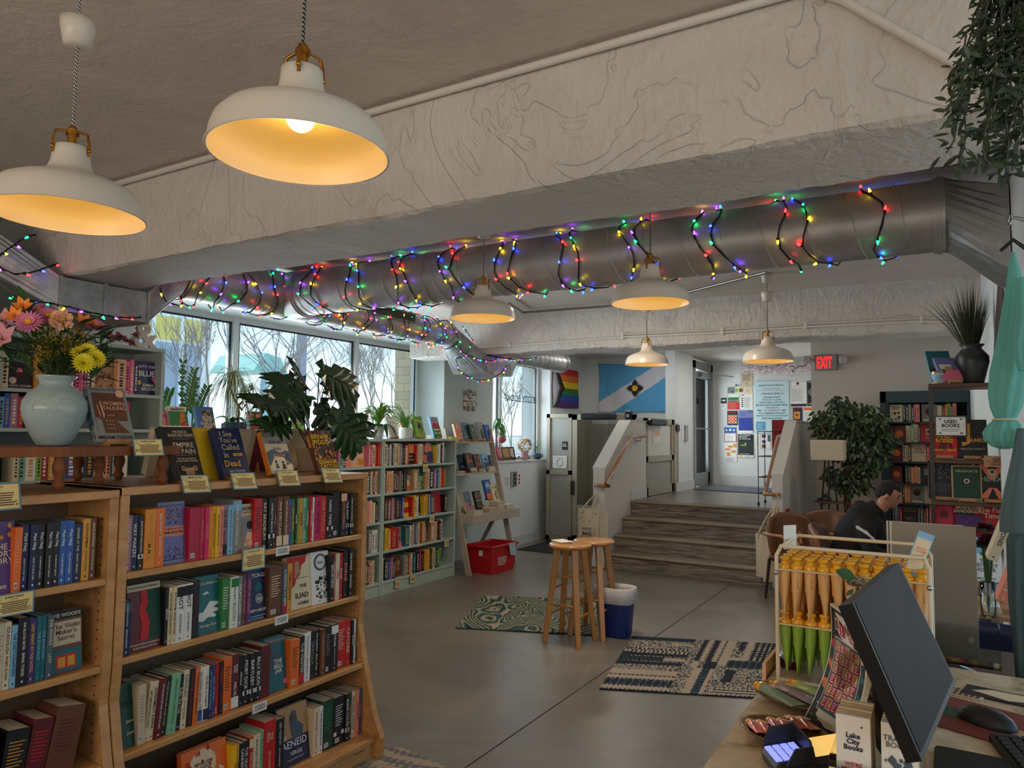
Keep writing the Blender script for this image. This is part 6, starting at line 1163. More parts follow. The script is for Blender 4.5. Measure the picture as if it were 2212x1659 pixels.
mb=MB();[strap(mb,c+V(0,0,.10),rnd.uniform(0,2*PI),rnd.uniform(.2,.36),.012,rnd.choice((GRN,VAR)),rnd.uniform(.9,1.6),rnd.uniform(.7,1.2))for k in range(60)];mb.build('leaves',r)
c=onx(784,942,-4.92);c.z=ZD;r=thing('orchid','pink orchid blooming behind the cream book','plant',c);pot(r,c,.035,.045,.09,K('blue'))
mb=MB();mb.tube([c+V(0,0,.08),c+V(0,-.02,.2),c+V(.03,.02,.27)],.003,STM);mb.build('stem',r);PK=mat('orchid_pink',(226,168,204),.6)
for k in range(5):
 q=c+V(rnd.uniform(-.02,.05),rnd.uniform(-.06,.06),rnd.uniform(.17,.28));mb=MB();[mb.leaf(q,(.5,math.cos(a_),math.sin(a_)),(1,0,0),.035,.03,PK)for a_ in[j*2*PI/5 for j in range(5)]];mb.build('bloom',r)
c=onx(505,940,-4.82);c.z=ZD;r=thing('ponytail_plant','drooping thin leaved plant with looped trunk in blue planter','plant',c);BPL=mat('blue_glaze',(40,74,104),.35,coat=.3,noise=.4,nscale=40)
pot(r,c,.088,.092,.135,BPL,tex=True)
mb=MB();tr=[c+V(0,.03,.12),c+V(0,.04,.20),c+V(0,.03,.26),c+V(0,.07,.30),c+V(0,.10,.27),c+V(0,.07,.23),c+V(0,.0,.30),c+V(0,-.05,.40),c+V(0,-.03,.50)];mb.tube(tr,[.012,.011,.010,.009,.009,.008,.008,.007,.006],BRN,8)
mb.tube([tr[6],c+V(0,.1,.38),c+V(0,.16,.40)],.006,BRN,6);mb.build('trunk',r)
mb=MB();OLV=mat('olive_leaf',(136,140,70),.5,noise=.5,nscale=4,dark=(80,104,52));heads=[c+V(0,-.03,.50),c+V(0,.16,.40),c+V(.02,-.06,.42)]
for h_,n_ in((0,70),(1,45),(2,35)):[strap(mb,heads[h_],rnd.uniform(0,2*PI),rnd.uniform(.22,.38),.007,OLV,rnd.uniform(.2,1.1),rnd.uniform(.9,1.9),7)for k in range(n_)]
mb.build('leaves',r);mb=MB();[strap(mb,c+V(0,-.02,.12),a_,L_,.06,GRN,.95,.9)for a_,L_ in((-2.0,.2),(-1.0,.17),(.6,.15),(1.7,.17))];mb.build('orchid_leaves',r)
def zz(px,topz,lean,lb,X=-4.86):
 c=onx(px,940,X);c.z=ZD;r=thing('zz_plant',lb,'plant',c);pot(r,c,.04,.05,.09,mat('grey_pot',(120,118,112),.6))
 for s_ in(0,1):
  a=c+V(0,.01*s_,.08);b_=c+V(0,lean+.10*s_,topz-.05*s_);m1=a.lerp(b_,.5)+V(0,-.01,0);mb=MB();mb.tube([a,m1,b_],[.009,.006,.003],STM)
  for k in range(13):
   t_=.3+.7*k/12;p=a.lerp(b_,t_)+V(0,-.01*math.sin(PI*t_),0)
   for sd in(-1,1):mb.leaf(p,(rnd.uniform(-.2,.2),sd*.8,.75),(1,0,.2),.055 if s_ else .05*(1 if k%3==0 else .5),.022 if s_ else .026,GRN)
  mb.build('stem',r)
zz(396,.56,-.03,'tall thin stemmed plant standing before the left window pane')
zz(414,.44,.02,'upright ladder leaved plant beside the tall thin stemmed one',-4.90)
zz(345,.40,-.03,'leafy plant peeking out beside the tall sage case',-4.95)
# ------------------------------------------------------------------ pier poster
a=onx(1000,843,X0);b_=onx(1027,888,X0);mb=MB();mb.box((X0,a.y,b_.z),(X0+.003,b_.y,a.z),K('tan'))
art(mb,V(X0+.003,a.y,a.z),(0,1,0),(0,0,1),b_.y-a.y,a.z-b_.z,[('s',0,0,1,1,60,.09,K('slate'),2),('s',0,0,1,1,50,.07,K('beige'),4),('r',.12,.24,.98,.48,K('white')),('t','NEW',.55,.36,.55,.14,K('black'),.02),('r',.06,.58,1,.76,K('white')),('t','RELEASES',.53,.67,.88,.12,K('black'),.02)])
tag(mb.build('poster',origin='base'),'NEW RELEASES poster on the pier between the windows','poster')
# ------------------------------------------------------------------ whitewashed ladder shelf
WW=mat('whitewashed_wood',(190,176,158),.6,noise=.12,nscale=6,stretch=(1,6,1));YA,YB=6.80,7.76
ld=thing('ladder_shelf','whitewashed leaning ladder shelf with a desk at the bottom by pier','shelf',(-4.85,7.28,0))
for y0 in(YA-.022,YB):
 mb=MB();xl_=lambda z:-4.575-.385*z/1.62;mb.prism([V(xl_(0)-.02,y0,0),V(xl_(0)+.05,y0,0),V(xl_(1.62)+.05,y0,1.62),V(xl_(1.62)-.02,y0,1.62)],(0,.022,0),WW)
 mb.build('side_rail',ld)
 MB().prism([V(-5.16,y0,.02),V(-5.11,y0,.02),V(-4.80,y0,.56),V(-4.86,y0,.56)],(0,.02,0),WW).build('brace',ld)
LZ=(1.47,1.10,.655)
MB().box((-5.19,YA,LZ[0]-.02),(-4.87,YB,LZ[0]),WW).build('shelf_board',ld);MB().box((-5.19,YA,LZ[1]-.02),(-4.79,YB,LZ[1]),WW).build('shelf_board',ld)
MB().box((-5.19,YA,LZ[2]-.10),(-4.52,YB+.08,LZ[2]),WW,.003).build('desk_box',ld)
for y0 in(YA,YB-.02):
 for z_,x_ in((LZ[0],-4.87),(LZ[1],-4.79)):MB().box((-5.19,y0,z_),(x_-.02,y0+.012,z_+.07),WW).build('end_lip',ld)
def lbook(px,py,X,z,w,h,cv,A_,lb,spine=None):q=onx(px,py,X);easel_book(frame((X,q.y,z+.0006),.05),w,h,.028,cv,A_,lb,'wooden easel under the '+' '.join(lb.split()[:9]),spine,None,.30)
simple=lambda a,b_,t_:[('r',.12,.12,.9,.5,K(a)),('t',t_,.5,.72,.8,.14,K(b_),.01)]
lbook(992,940,-4.93,LZ[0],.13,.20,'orange',[('s',.1,.1,.9,.9,20,.12,K('cream'),2)],'orange book, leftmost on the top of ladder shelf','cream')
lbook(1010,941,-4.93,LZ[0],.15,.22,'slate',[('c',.55,.4,.25,K('teal')),('t','ODYSSEY',.5,.8,.7,.1,K('cream'))],'dark slate book, second on the top of ladder shelf','black')
lbook(1024,942,-4.90,LZ[0],.13,.20,'dark green',[('c',.5,.35,.12,K('gold')),('t','HONEY',.5,.65,.7,.1,K('gold'))],'dark green book with gold emblem on ladder shelf top')
lbook(1042,942,-4.93,LZ[0],.15,.23,'grey',[('p',[(.3,.9),(.35,.5),(.5,.35),(.65,.5),(.7,.9)][::-1],K('black')),('t','CABIN',.5,.12,.7,.1,K('white'))],'grey book with dark figures on ladder shelf top')
lbook(1056,944,-4.92,LZ[0],.13,.20,'blue',[('lines',.3,.2,.8,.3,2,K('light blue'))],'plain blue book, rightmost on the ladder shelf top')
for i in range(4):MB();tag(MB().box((-4.98,6.86+.003*i,LZ[0]+.0006+i*.013),(-4.88,7.02,LZ[0]+.0125+i*.013),K('yellow')).build('book',origin='base'),'yellow book lying in the small stack on the ladder shelf top','book','yellow books stacked on the ladder shelf')
lbook(1002,1008,-4.90,LZ[1],.14,.21,'navy',simple('slate','white','ATLAS'),'navy book at the left of the middle ladder shelf')
lbook(1018,1003,-4.84,LZ[1],.15,.23,'black',[('p',[(.2,.15),(.35,.15),(.35,.5),(.2,.55)][::-1],K('orange')),('t','JAMES',.5,.45,.8,.2,K('orange'),.02)],'black book with large orange letters on middle ladder shelf','black')
lbook(1034,1006,-4.84,LZ[1],.14,.21,'black',[('t','BLACK\nCOUCH',.5,.6,.85,.3,K('orange'),.02),('s',.2,.05,.8,.35,8,.1,K('orange'),1)],'black book with orange motif, second from left on middle shelf','black')
lbook(1052,1008,-4.86,LZ[1],.14,.21,'light blue',[('r',0,.5,1,1,K('slate')),('s',.2,.3,.8,.8,20,.1,K('navy'),2)],'pale blue landscape book at right of middle ladder shelf')
lbook(1066,1008,-4.9,LZ[1],.12,.19,'slate',[('c',.5,.3,.2,K('light blue'))],'slate book tucked rightmost on the middle ladder shelf')
lbook(1014,1083,-4.72,LZ[2],.15,.235,'slate',[('r',0,.55,1,1,K('mauve')),('c',.65,.65,.12,K('black')),('t','Maybe',.45,.3,.6,.08,K('white'))],'slate and pink penguin book on the ladder shelf desk','cream')
lbook(1037,1078,-4.72,LZ[2],.15,.23,'black',[('s',.1,.1,.9,.9,60,.05,K('gold'),2),('t','THE HOUNDS',.5,.5,.8,.1,K('cream'))],'black book with gold ornament on the ladder shelf desk','black')
lbook(1058,1064,-4.80,LZ[2]+.10,.15,.24,'blue',[('r',0,.7,1,1,K('orange')),('c',.5,.3,.3,K('light blue')),('t','THE ROAD',.5,.3,.8,.12,K('white'),.02)],'blue and orange book raised at the back of the desk')
lbook(1073,1072,-4.76,LZ[2]+.055,.15,.23,'cream',[('s',.3,.4,.7,.8,20,.08,K('green'),3),('t','WILD GREEN',.5,.2,.75,.12,K('dark green'))],'cream book with a green plant at right of the desk')
def lying(X,y0,z,n,w,d_,cols,th,lb):
 for i in range(n):
  mb=MB(Matrix.Translation((X,y0,z+.0006+i*th))@Matrix.Rotation((i*37%7-3)*.02,4,'Z'));mb.box((-d_,0,.0),(0,w,.0016),cm(cols[i%len(cols)]));mb.box((-d_,0,th-.0024),(0,w,th-.0006),cm(cols[i%len(cols)]));mb.box((-d_+.003,.003,.0016),(-.002,w-.002,th-.0024),PAGES)
  tag(mb.build('book',origin=(X,y0,z+i*th)),lb%(['lowest','second','third','topmost','fifth'][i]if n>1 else ''),'book')
lying(-4.56,6.88,LZ[2],2,.17,.12,['white','beige'],.02,'thin white book lying flat on the desk left, %s of its pile')
lying(-4.56,7.22,LZ[2],2,.15,.12,['black','cream'],.024,'book lying flat at the desk middle, %s of its pile')
lying(-4.58,7.42,LZ[2],4,.15,.13,['brown','cream','crimson','cream'],.026,'book in the tall pile on the desk, %s one')
lying(-4.58,7.62,LZ[2],2,.15,.12,['slate','white'],.026,'book at the right end of the desk, %s of its pile')
lying(-4.81,7.18,LZ[1],3,.13,.10,['black','cream','grey'],.02,'book in the pile on the middle ladder shelf, %s one')
lying(-4.81,7.36,LZ[1],2,.13,.10,['white','slate'],.022,'book right of that pile on middle ladder shelf, %s one')
lying(-4.81,7.58,LZ[1],3,.14,.10,['cream','white','beige'],.02,'cream book at the right end of middle ladder shelf, %s one')
lying(-4.81,6.92,LZ[1],2,.13,.10,['black','navy'],.018,'dark book at the left of the middle ladder shelf, %s one')
# ------------------------------------------------------------------ red donation bin
RED=mat('red_plastic',(186,22,30),.38);N_,L_,R__=onz(1061,1242,0),onz(1013,1236,0),onz(1109,1229,0);B4=L_+R__-N_;h_=.315
rb=thing('storage_bin','red plastic bin lettered MADISON READING PROJECT under the ladder shelf','bin',(N_+B4)/2)
cen=(N_+B4)/2;top_=[cen+(p-cen)*1.16+V(0,0,h_)for p in(N_,R__,B4,L_)];bot=[p+V(0,0,.002)for p in(N_,R__,B4,L_)]
mb=MB();inn_t=[cen+(p-cen)*.97*1+V(0,0,0)for p in top_];inn_t=[V(cen.x+(p.x-cen.x)*.975,cen.y+(p.y-cen.y)*.975,p.z)for p in top_];inn_b=[V(cen.x+(p.x-cen.x)*.96,cen.y+(p.y-cen.y)*.96,.01)for p in bot]
mb.add(bot+top_+inn_t+inn_b,[(0,1,5,4),(1,2,6,5),(2,3,7,6),(3,0,4,7),(4,5,9,8),(5,6,10,9),(6,7,11,10),(7,4,8,11),(8,9,13,12),(9,10,14,13),(10,11,15,14),(11,8,12,15),(12,13,14,15),(3,2,1,0)],RED)
for a,b_ in((0,1),(1,2),(2,3),(3,0)):
 o0=V(cen.x+(top_[a].x-cen.x)*1.04,cen.y+(top_[a].y-cen.y)*1.04,h_);o1=V(cen.x+(top_[b_].x-cen.x)*1.04,cen.y+(top_[b_].y-cen.y)*1.04,h_);mb.tube([o0-V(0,0,.012),o1-V(0,0,.012)],.014,RED,8)
for k in range(1,6):
 for a,b_ in((0,3),(0,1)):p0=bot[a].lerp(bot[b_],k/6);p1=top_[a].lerp(top_[b_],k/6);mb.tube([p0,p1],.004,RED,4)
mb.build('bin_body',rb)
xd=(R__-N_).normalized();nn=xd.cross(V(0,0,1));fc=(N_+R__)/2+nn*.022;mb=MB();upd=(top_[0].lerp(top_[1],.5)-N_.lerp(R__,.5)).normalized()
mb.text('MADISON\nREADING\nPROJECT',N_.lerp(R__,.40)+upd*.13+nn*.012,xd,upd,.17,.12,K('white'),.02);mb.build('lettering',rb)
mb=MB();q=top_[0].lerp(top_[1],.60)+nn*.022;mb.add([q+V(0,0,.005),q+xd*.14+V(0,0,.0),q+xd*.15+V(0,0,-.15)+nn*.004,q+xd*.03+V(0,0,-.13)+nn*.004],[(0,3,2,1)],mat('striped_paper',(186,214,222),.6,noise=.4,nscale=30));o=mb.build('leaflet',rb)
mb=MB();q=N_.lerp(L_,.55)+V(0,0,.20)+(xd*0+(R__-N_).normalized()*-.0);yd_=(N_-L_).normalized();n2=yd_.cross(V(0,0,1));q=N_.lerp(L_,.5)+n2*.03+V(0,0,.20);mb.quad(q,q+yd_*.05,q+yd_*.05+V(0,0,.06),q+V(0,0,.06),K('white'));mb.build('sticker',rb)
# ================================================================== far right: teal case, plant, lamp, chairs, reader
TEAL=mat('dark_teal_paint',(34,62,70),.5);YT=9.95
tz=[ony(1960,y_,YT).z for y_ in(911,955,997,1044,1087,1132)]
r=thing('bookcase','tall dark teal bookcase against the wall behind the used books','bookcase',(-.2,YT+.15,0))
for x in(-.665,-.60,.235):MB().box((x,YT-(.03 if x==-.665 else 0),0),(x+(.03 if x!=-.665 else .065),YT+.33,2.13),TEAL).build('side_panel',r)
MB().box((-.665,YT-.03,1.99),(.265,YT+.33,2.13),TEAL,.003).build('cornice',r);MB().box((-.6,YT+.32,0),(.265,YT+.33,2.0),mat('teal_back',(24,44,50),.7)).build('back_panel',r)
for z in tz+[.35,.1]:MB().box((-.58,YT,z-.022),(.24,YT+.32,z),TEAL,.001).build('shelf',r)
rnd=random.Random(91);FACES.update({'port':('beige',.21,[('r',0,0,1,1,K('grey')),('c',.5,.4,.3,K('brown')),('c',.5,.45,.2,K('black')),('r',.1,.85,.9,.95,K('cream'))]),'dnc':('cream',.21,[('lines',.2,.15,.8,.25,2,K('black')),('s',.3,.4,.7,.9,6,.12,K('black'),2)]),
 'redp':('red',.23,[('r',.35,.3,.65,.6,K('cream')),('c',.5,.45,.1,K('black')),('t','Collected',.5,.75,.6,.07,K('cream'))]),'crm':('cream',.22,[('t','Only\nA Rose',.5,.4,.7,.35,K('black'))]),'blk':('black',.22,[('lines',.25,.2,.75,.5,5,K('white'))]),'wmn':('beige',.21,[('c',.5,.5,.22,K('black')),('c',.5,.52,.14,K('brown')),('t','RISE',.5,.12,.7,.1,K('black'))]),
 'rch':('black',.21,[('t','COMING\nUP SHORT',.5,.25,.8,.25,K('tan')),('t','ROBERT B.\nREICH',.5,.72,.8,.25,K('tan'))]),'rst':('maroon',.2,[('c',.5,.5,.3,K('orange'))])})
for i,sp_ in enumerate(('@dnc*14 black*3 dark_green*3 grey*3 black*3 pink*3 salmon*3 gap*2 @port*16 beige*5 brown*3','black*3 @rst*14 cream*3 cream*2 mint*3 cream*2 beige*3 teal*2 @redp*17 maroon*3','@rst*13 beige*3 cream*3 brown*3 @crm*16 red*3 salmon*3 orange*3 peach*3 brown*3 black*3','@rst*12 gap*3 dark_green*3 dark_green*3 salmon*4 orange*3 cream*3 @blk*15 beige*3 cream*3 brown*3','blue*3 blue*3 navy*3 crimson*3 black*2 amber*3 orange*3 @port*14 @wmn*14 red*3 black*3','black*3 light_blue*3 navy*2 red*3 @rch*16 purple*3 slate*3 maroon*3 orange*2 black*5')):
 row(sp_+' '+rnd_row(14),-.565,tz[i]+.0005,'',100+i,individual=False,X=-YT-.01,axis='Y',dep=.15)
FIC=mat('ficus_leaf',(34,58,30),.45,noise=.4,nscale=6);FIC2=mat('ficus_leaf_light',(64,94,46),.45);TRK=mat('braided_trunk',(112,84,56),.85,noise=.3,nscale=20)
fb=ony(1832,1150,9.0);fb.z=0;fi=thing('ficus_tree','leafy artificial ficus tree behind the floor lamp','plant',fb)
rnd=random.Random(6);mb=MB();tops=[]
for k in range(5):
 ph=k*1.26;p=[fb+V(.03*math.cos(ph+z*9),.03*math.sin(ph+z*9),.1+z*1.15)for z in[j/12 for j in range(13)]];t_=fb+V(.35*math.cos(ph),.25*math.sin(ph),1.75);mb.tube(p+[t_],[.014]*13+[.005],TRK,6)
mb.build('trunk',fi);MB().lathe([(.001,0),(.15,0),(.18,.28),(.165,.28),(.16,.25),(.001,.25)],mat('dark_planter',(40,36,34),.7),fb,24).build('planter',fi)
mb=MB();br=MB()
for cx,cy,rx,rz_,n_ in((1842,905,.32,.22,480),(1790,915,.22,.2,190),(1885,905,.16,.16,150),(1822,960,.3,.2,330),(1870,985,.24,.22,260),(1905,950,.17,.16,170),(1842,1040,.22,.14,170),(1800,1025,.12,.12,60),(1812,868,.1,.1,60),(1782,1075,.05,.06,14)):
 c=ony(cx,cy,9.0+rnd.uniform(-.1,.1));br.tube([fb+V(0,0,1.1),(fb+V(0,0,1.3)).lerp(c,.5),c],.006,TRK,5)
 for k in range(n_):
  d=Vector((rnd.gauss(0,1),rnd.gauss(0,1),rnd.gauss(0,1))).normalized()*rnd.uniform(.4,1);p=c+V(d.x*rx,d.y*rx*.8,d.z*rz_);mb.leaf(p,(d.x+rnd.uniform(-.6,.6),d.y+rnd.uniform(-.6,.6),-.7),(rnd.uniform(-.4,.4),-1,rnd.uniform(.0,.6)),rnd.uniform(.055,.085),rnd.uniform(.028,.04),FIC if rnd.random()<.75 else FIC2,.01)
br.build('branches',fi);mb.build('foliage',fi)
a,b_=ony(1754,950,8.5),ony(1826,995,8.5);lc=V((a.x+b_.x)/2,8.5,0);rw=(b_.x-a.x)/2
fl=thing('floor_lamp','black tripod floor lamp with a plain off-white drum shade, unlit','lamp',lc);SHD=mat('lampshade_linen',(206,190,168),.85)
mb=MB();mb.box((a.x,8.5-.12,b_.z),(b_.x,8.5+.12,a.z),SHD,.006);mb.build('shade',fl)
for k in range(3):an=2*PI*k/3+.6;MB().tube([lc+V(.04*math.cos(an),.04*math.sin(an),b_.z+.02),lc+V(.17*math.cos(an),.17*math.sin(an),0.005)],.009,BLKP,8).build('leg',fl)
z_=ony(1785,1083,8.5).z;MB().lathe([(.001,z_-.012),(.15,z_-.012),(.155,z_),(.001,z_)],mat('brown_disc',(92,62,42),.5),lc,32).build('tray',fl)
LEA=mat('tan_leather',(112,70,38),.42,coat=.2);WLEG=mat('dark_leg',(36,28,24),.5)
def lounge(label,p,rz,w=.56):
 r=thing('lounge_chair',label,'chair',p,rz);mb=MB()
 mb.grid(lambda u,v:V((u-.5)*w*(1-.12*(2*v-1)**2),.26+.05*v-.10*(2*u-1)**2,.40+.42*v-.05*(2*u-1)**2*v),12,8,LEA);o=mb.build('backrest',r,local=True);s_=o.modifiers.new('s','SOLIDIFY');s_.thickness=.05;s_.offset=0;s_=o.modifiers.new('b','SUBSURF');s_.levels=s_.render_levels=1
 MB().box((-w/2+.02,-.25,.36),(w/2-.02,.25,.45),LEA,.04).build('seat',r,local=True)
 for sx in(-1,1):
  MB().tube([V(sx*w*.52,.24,.62),V(sx*w*.54,.0,.63),V(sx*w*.54,-.22,.61),V(sx*w*.52,-.26,.52)],.016,RAIL,8).build('armrest',r,local=True)
  for sy in(-.23,.23):MB().tube([V(sx*w*.42,sy,.38),V(sx*w*.48,sy*1.1,0)],[.016,.011],WLEG,8).build('leg',r,local=True)
 return r
q=onz(1800,1180,.42);lounge('brown moulded lounge chair, left of the two under the floor lamp',(-1.17,7.52,0),.9);lounge('brown lounge chair right behind the left one by lamp',(-1.0,7.98,0),.2);
SKIN=mat('skin',(176,124,98),.5,sss=.1);HOOD=mat('black_hoodie',(16,16,18),.85);HAIR=mat('dark_brown_hair',(26,20,17),.8,bump=.3,bscale=120);JEAN=mat('dark_trousers',(24,26,34),.85)
pr_=thing('person','seated person in black hoodie with white shoulder stripe, looking down','person',(-.70,6.9,0))
def remesh(o,vox,sm=6):
 m_=o.modifiers.new('r','REMESH');m_.mode='VOXEL';m_.voxel_size=vox;m_.use_smooth_shade=True
 m_=o.modifiers.new('s','SMOOTH');m_.iterations=sm;m_.factor=.5;return o
PX,PY=-.70,6.9;P_=lambda x,y_,z:V(PX+x,PY+y_,z)
hd=P_(.285,0,1.085);mb=MB(Matrix.Translation(hd)@Matrix.Rotation(.42,4,'Y'))
mb.lathe([(.001,-.10),(.035,-.098),(.055,-.075),(.066,-.03),(.075,.02),(.073,.06),(.055,.095),(.025,.112),(.001,.115)],SKIN,(0,0,0),20)
for v_ in range(len(mb.v)):pass
mb.ball((.022,0,.0),.064,SKIN,12,.088);mb.ball((-.022,0,.035),.074,SKIN,12,.08);mb.ball((.055,0,-.065),.026,SKIN,8,.022)
mb.tube([(.078,0,.03),(.104,0,-.008),(.086,0,-.018)],[.009,.014,.010],SKIN,8);mb.tube([(.076,-.035,.036),(.083,0,.04),(.076,.035,.036)],.009,SKIN,6);mb.tube([(.080,-.02,-.043),(.086,0,-.042),(.080,.02,-.043)],.007,SKIN,6)
for s_ in(-1,1):mb.ball((-.008,s_*.076,-.002),.013,SKIN,8,.026)
body=mb;body.M=Matrix.Identity(4)
body.tube([P_(.17,0,.90),P_(.22,0,.98),P_(.26,0,1.03)],[.06,.055,.052],SKIN,12);body.tube([P_(0,0,.46),P_(.05,0,.66),P_(.14,0,.88)],[.12,.12,.11],SKIN,14)
for s_ in(-1,1):
 body.tube([P_(.13,s_*.15,.86),P_(.16,s_*.22,.66),P_(.30,s_*.18,.60),P_(.42,s_*.08,.66)],[.045,.038,.032,.022],SKIN,10)
 body.tube([P_(.02,s_*.10,.46),P_(.42,s_*.13,.47),P_(.44,s_*.13,.09)],[.075,.055,.035],SKIN,10);body.tube([P_(.42,s_*.13,.05),P_(.56,s_*.14,.03)],[.035,.03],SKIN,8)
 w_=P_(.44,s_*.075,.67);body.tube([w_,w_+V(.045,-s_*.01,.012)],[.022,.030],SKIN,8)
 for k in range(4):
  L_=(.030,.036,.034,.026)[k];b0=w_+V(.055,s_*(.018-.012*k),.016);body.tube([b0,b0+V(L_,0,.008),b0+V(L_*1.5,-s_*.004,-.012)],[.0085,.008,.006],SKIN,6)
 body.tube([w_+V(.02,-s_*.02,.02),w_+V(.045,-s_*.04,.028),w_+V(.065,-s_*.038,.03)],[.010,.009,.007],SKIN,6)
remesh(body.build('body',pr_),.0065,3)
mb=MB(Matrix.Translation(hd)@Matrix.Rotation(.42,4,'Y'));mb.ball((-.024,0,.045),.083,HAIR,14,.085);mb.ball((-.052,0,.005),.058,HAIR,10,.06);mb.ball((.018,0,.082),.060,HAIR,10,.042)
for s_ in(-1,1):mb.ball((-.005,s_*.055,.035),.03,HAIR,8,.05)
remesh(mb.build('hair',pr_),.007,4)
mb=MB(Matrix.Translation(hd)@Matrix.Rotation(.42,4,'Y'))
for s_ in(-1,1):mb.ball((.070,s_*.032,.018),.0095,mat('eye_dark',(30,24,22),.3),8);mb.tube([(.076,s_*.018,.040),(.080,s_*.034,.044),(.072,s_*.05,.038)],.0045,HAIR,5)
mb.build('eyes_and_brows',pr_)
mb=MB();mb.tube([P_(-.03,0,.42),P_(.0,0,.58),P_(.05,0,.74),P_(.13,0,.88),P_(.19,0,.93)],[.18,.18,.19,.17,.10],HOOD,18)
for s_ in(-1,1):mb.tube([P_(.10,s_*.10,.86),P_(.13,s_*.19,.80),P_(.15,s_*.235,.66),P_(.29,s_*.19,.60),P_(.40,s_*.09,.655)],[.085,.075,.062,.055,.042],HOOD,12)
mb.tube([P_(.11,0,.90),P_(.175,0,.955),P_(.215,0,.995)],[.11,.092,.078],HOOD,14);mb.tube([P_(.09,-.07,.955),P_(.065,0,.985),P_(.09,.07,.955),P_(.18,.08,.93)],[.045,.06,.045,.035],HOOD,10);mb.tube([P_(.09,-.07,.955),P_(.18,-.08,.93)],[.045,.035],HOOD,8);remesh(mb.build('hoodie',pr_),.012,5)
mb=MB();mb.tube([P_(.06,-.222,.835),P_(.13,-.256,.80),P_(.19,-.252,.74)],[.014,.017,.012],mat('white_stripe',(206,204,210),.8),6);mb.build('sleeve_stripe',pr_)
mb=MB();[mb.tube([P_(.0,s_*.09,.46),P_(.42,s_*.13,.475),P_(.445,s_*.13,.09)],[.10,.075,.055],JEAN,12)for s_ in(-1,1)];mb.ball(P_(-.02,0,.46),.14,JEAN,12,.1);remesh(mb.build('trousers',pr_),.012,4)
for s_ in(-1,1):mb=MB();mb.tube([P_(.40,s_*.13,.05),P_(.5,s_*.135,.045),P_(.60,s_*.14,.03)],[.045,.042,.03],BLKP,10);mb.build('shoe',pr_)
lounge('brown lounge chair the seated person sits in',(-.72,6.9,0),PI/2,.60)
rt_=thing('round_table','dark round table in front of the seated person','table',(-.10,6.75,0));DWD=mat('dark_wood',(70,48,34),.45,noise=.3,nscale=8)
MB().lathe([(.001,.56),(.30,.56),(.31,.585),(.001,.59)],DWD,(-.10,6.75,0),40).build('table_top',rt_);MB().cyl((-.10,6.75,.02),(-.10,6.75,.56),.03,BLKP).lathe([(.001,0),(.22,0),(.2,.02),(.001,.03)],BLKP,(-.10,6.75,0),32).build('pedestal',rt_)
mb=MB();mb.box((-.30,6.80,.592),(-.18,6.98,.605),PAGES);tag(mb.build('open_book',origin='base'),'open book on the round table in front of the person','book')
s=MB();a=onx(1694,1132,-1.445);s.box((-1.459,8.12,.50),(-1.455,8.36,.80),K('red'));art(s,V(-1.455,8.12,.80),(0,1,0),(0,0,1),.24,.30,[('t','SALE',.5,.3,.7,.2,K('cream'),.01),('lines',.15,.5,.85,.85,4,K('cream'))]);tag(s.build('notice',origin='base'),'small red notice low on the right stair wall','notice')
# ------------------------------------------------------------------ used-book rack
YR=4.95;RW_=mat('rack_walnut',(92,58,40),.5,noise=.2,nscale=8);zb=[ony(2060,y_,YR).z for y_ in(828,993,1084,1175)]
rk=thing('bookshelf','black metal and walnut rack of used books by the right wall','shelf',(.12,YR+.15,0))
for x,yy in((-.075,YR),(-.075,YR+.3),(.31,YR),(.31,YR+.3)):MB().box((x,yy,0),(x+.022,yy+.022,zb[0]if True else 0),BLKP).build('post',rk)
for z in zb+[.5,.15]:MB().box((-.075,YR-.005,z-.022),(.335,YR+.325,z),RW_,.002).build('shelf_board',rk)
MB().tube([V(-.06,YR+.31,zb[2]-.05),V(.32,YR+.31,zb[3]+.02)],.006,BLKP).tube([V(.32,YR+.31,zb[2]-.05),V(-.06,YR+.31,zb[3]+.02)],.006,BLKP).build('cross_brace',rk)
def rbook(px,z,w,h,cv,A_,lb,dy=.06,el=True,lean=.22,rz=0.0):
 q=ony(px,1000,YR+dy);easel_book(frame((q.x,YR+dy,z+.0006),-PI/2+rz),w,h,.025,cv,A_,lb,('pale easel under the '+' '.join(lb.split()[:9]))if el else None,None,None,lean)
rbook(2041,zb[1],.145,.215,'red',[('s',.2,.1,.9,.8,18,.14,K('maroon'),3),('t','THORNS\nAND\nROSES',.5,.42,.88,.42,K('yellow'),.02),('t','SARAH J. MAAS',.5,.82,.85,.08,K('yellow'),.02)],'red book THORNS AND ROSES on the used books rack')
rbook(2101,zb[1],.15,.225,'black',[('p',[(.33,.1),(.45,.1),(.45,.62),(.2,.72),(.15,.6),(.33,.6)][::-1],K('gold')),('t','AMES',.68,.55,.52,.18,K('gold'),.01),('t','PERCIVAL EVERETT',.52,.78,.8,.07,K('beige'),.01)],'black book JAMES with tall gold J on the rack')
rbook(2036,zb[2],.15,.225,'black',[('s',.2,.1,.8,.5,30,.05,K('slate'),3),('t','WICKED\nROOTS',.5,.72,.85,.26,K('slate'),.01)],'black book WICKED ROOTS on the middle rack board')
rbook(2087,zb[2],.148,.20,'tan',[('r',.05,.04,.95,.96,K('dark green')),('t','GRADUATE',.5,.17,.75,.09,K('beige'),.01),('c',.5,.46,.1,K('beige')),('c',.5,.46,.05,K('black'))],'dark green book with tan border beside WICKED ROOTS',dy=.03)
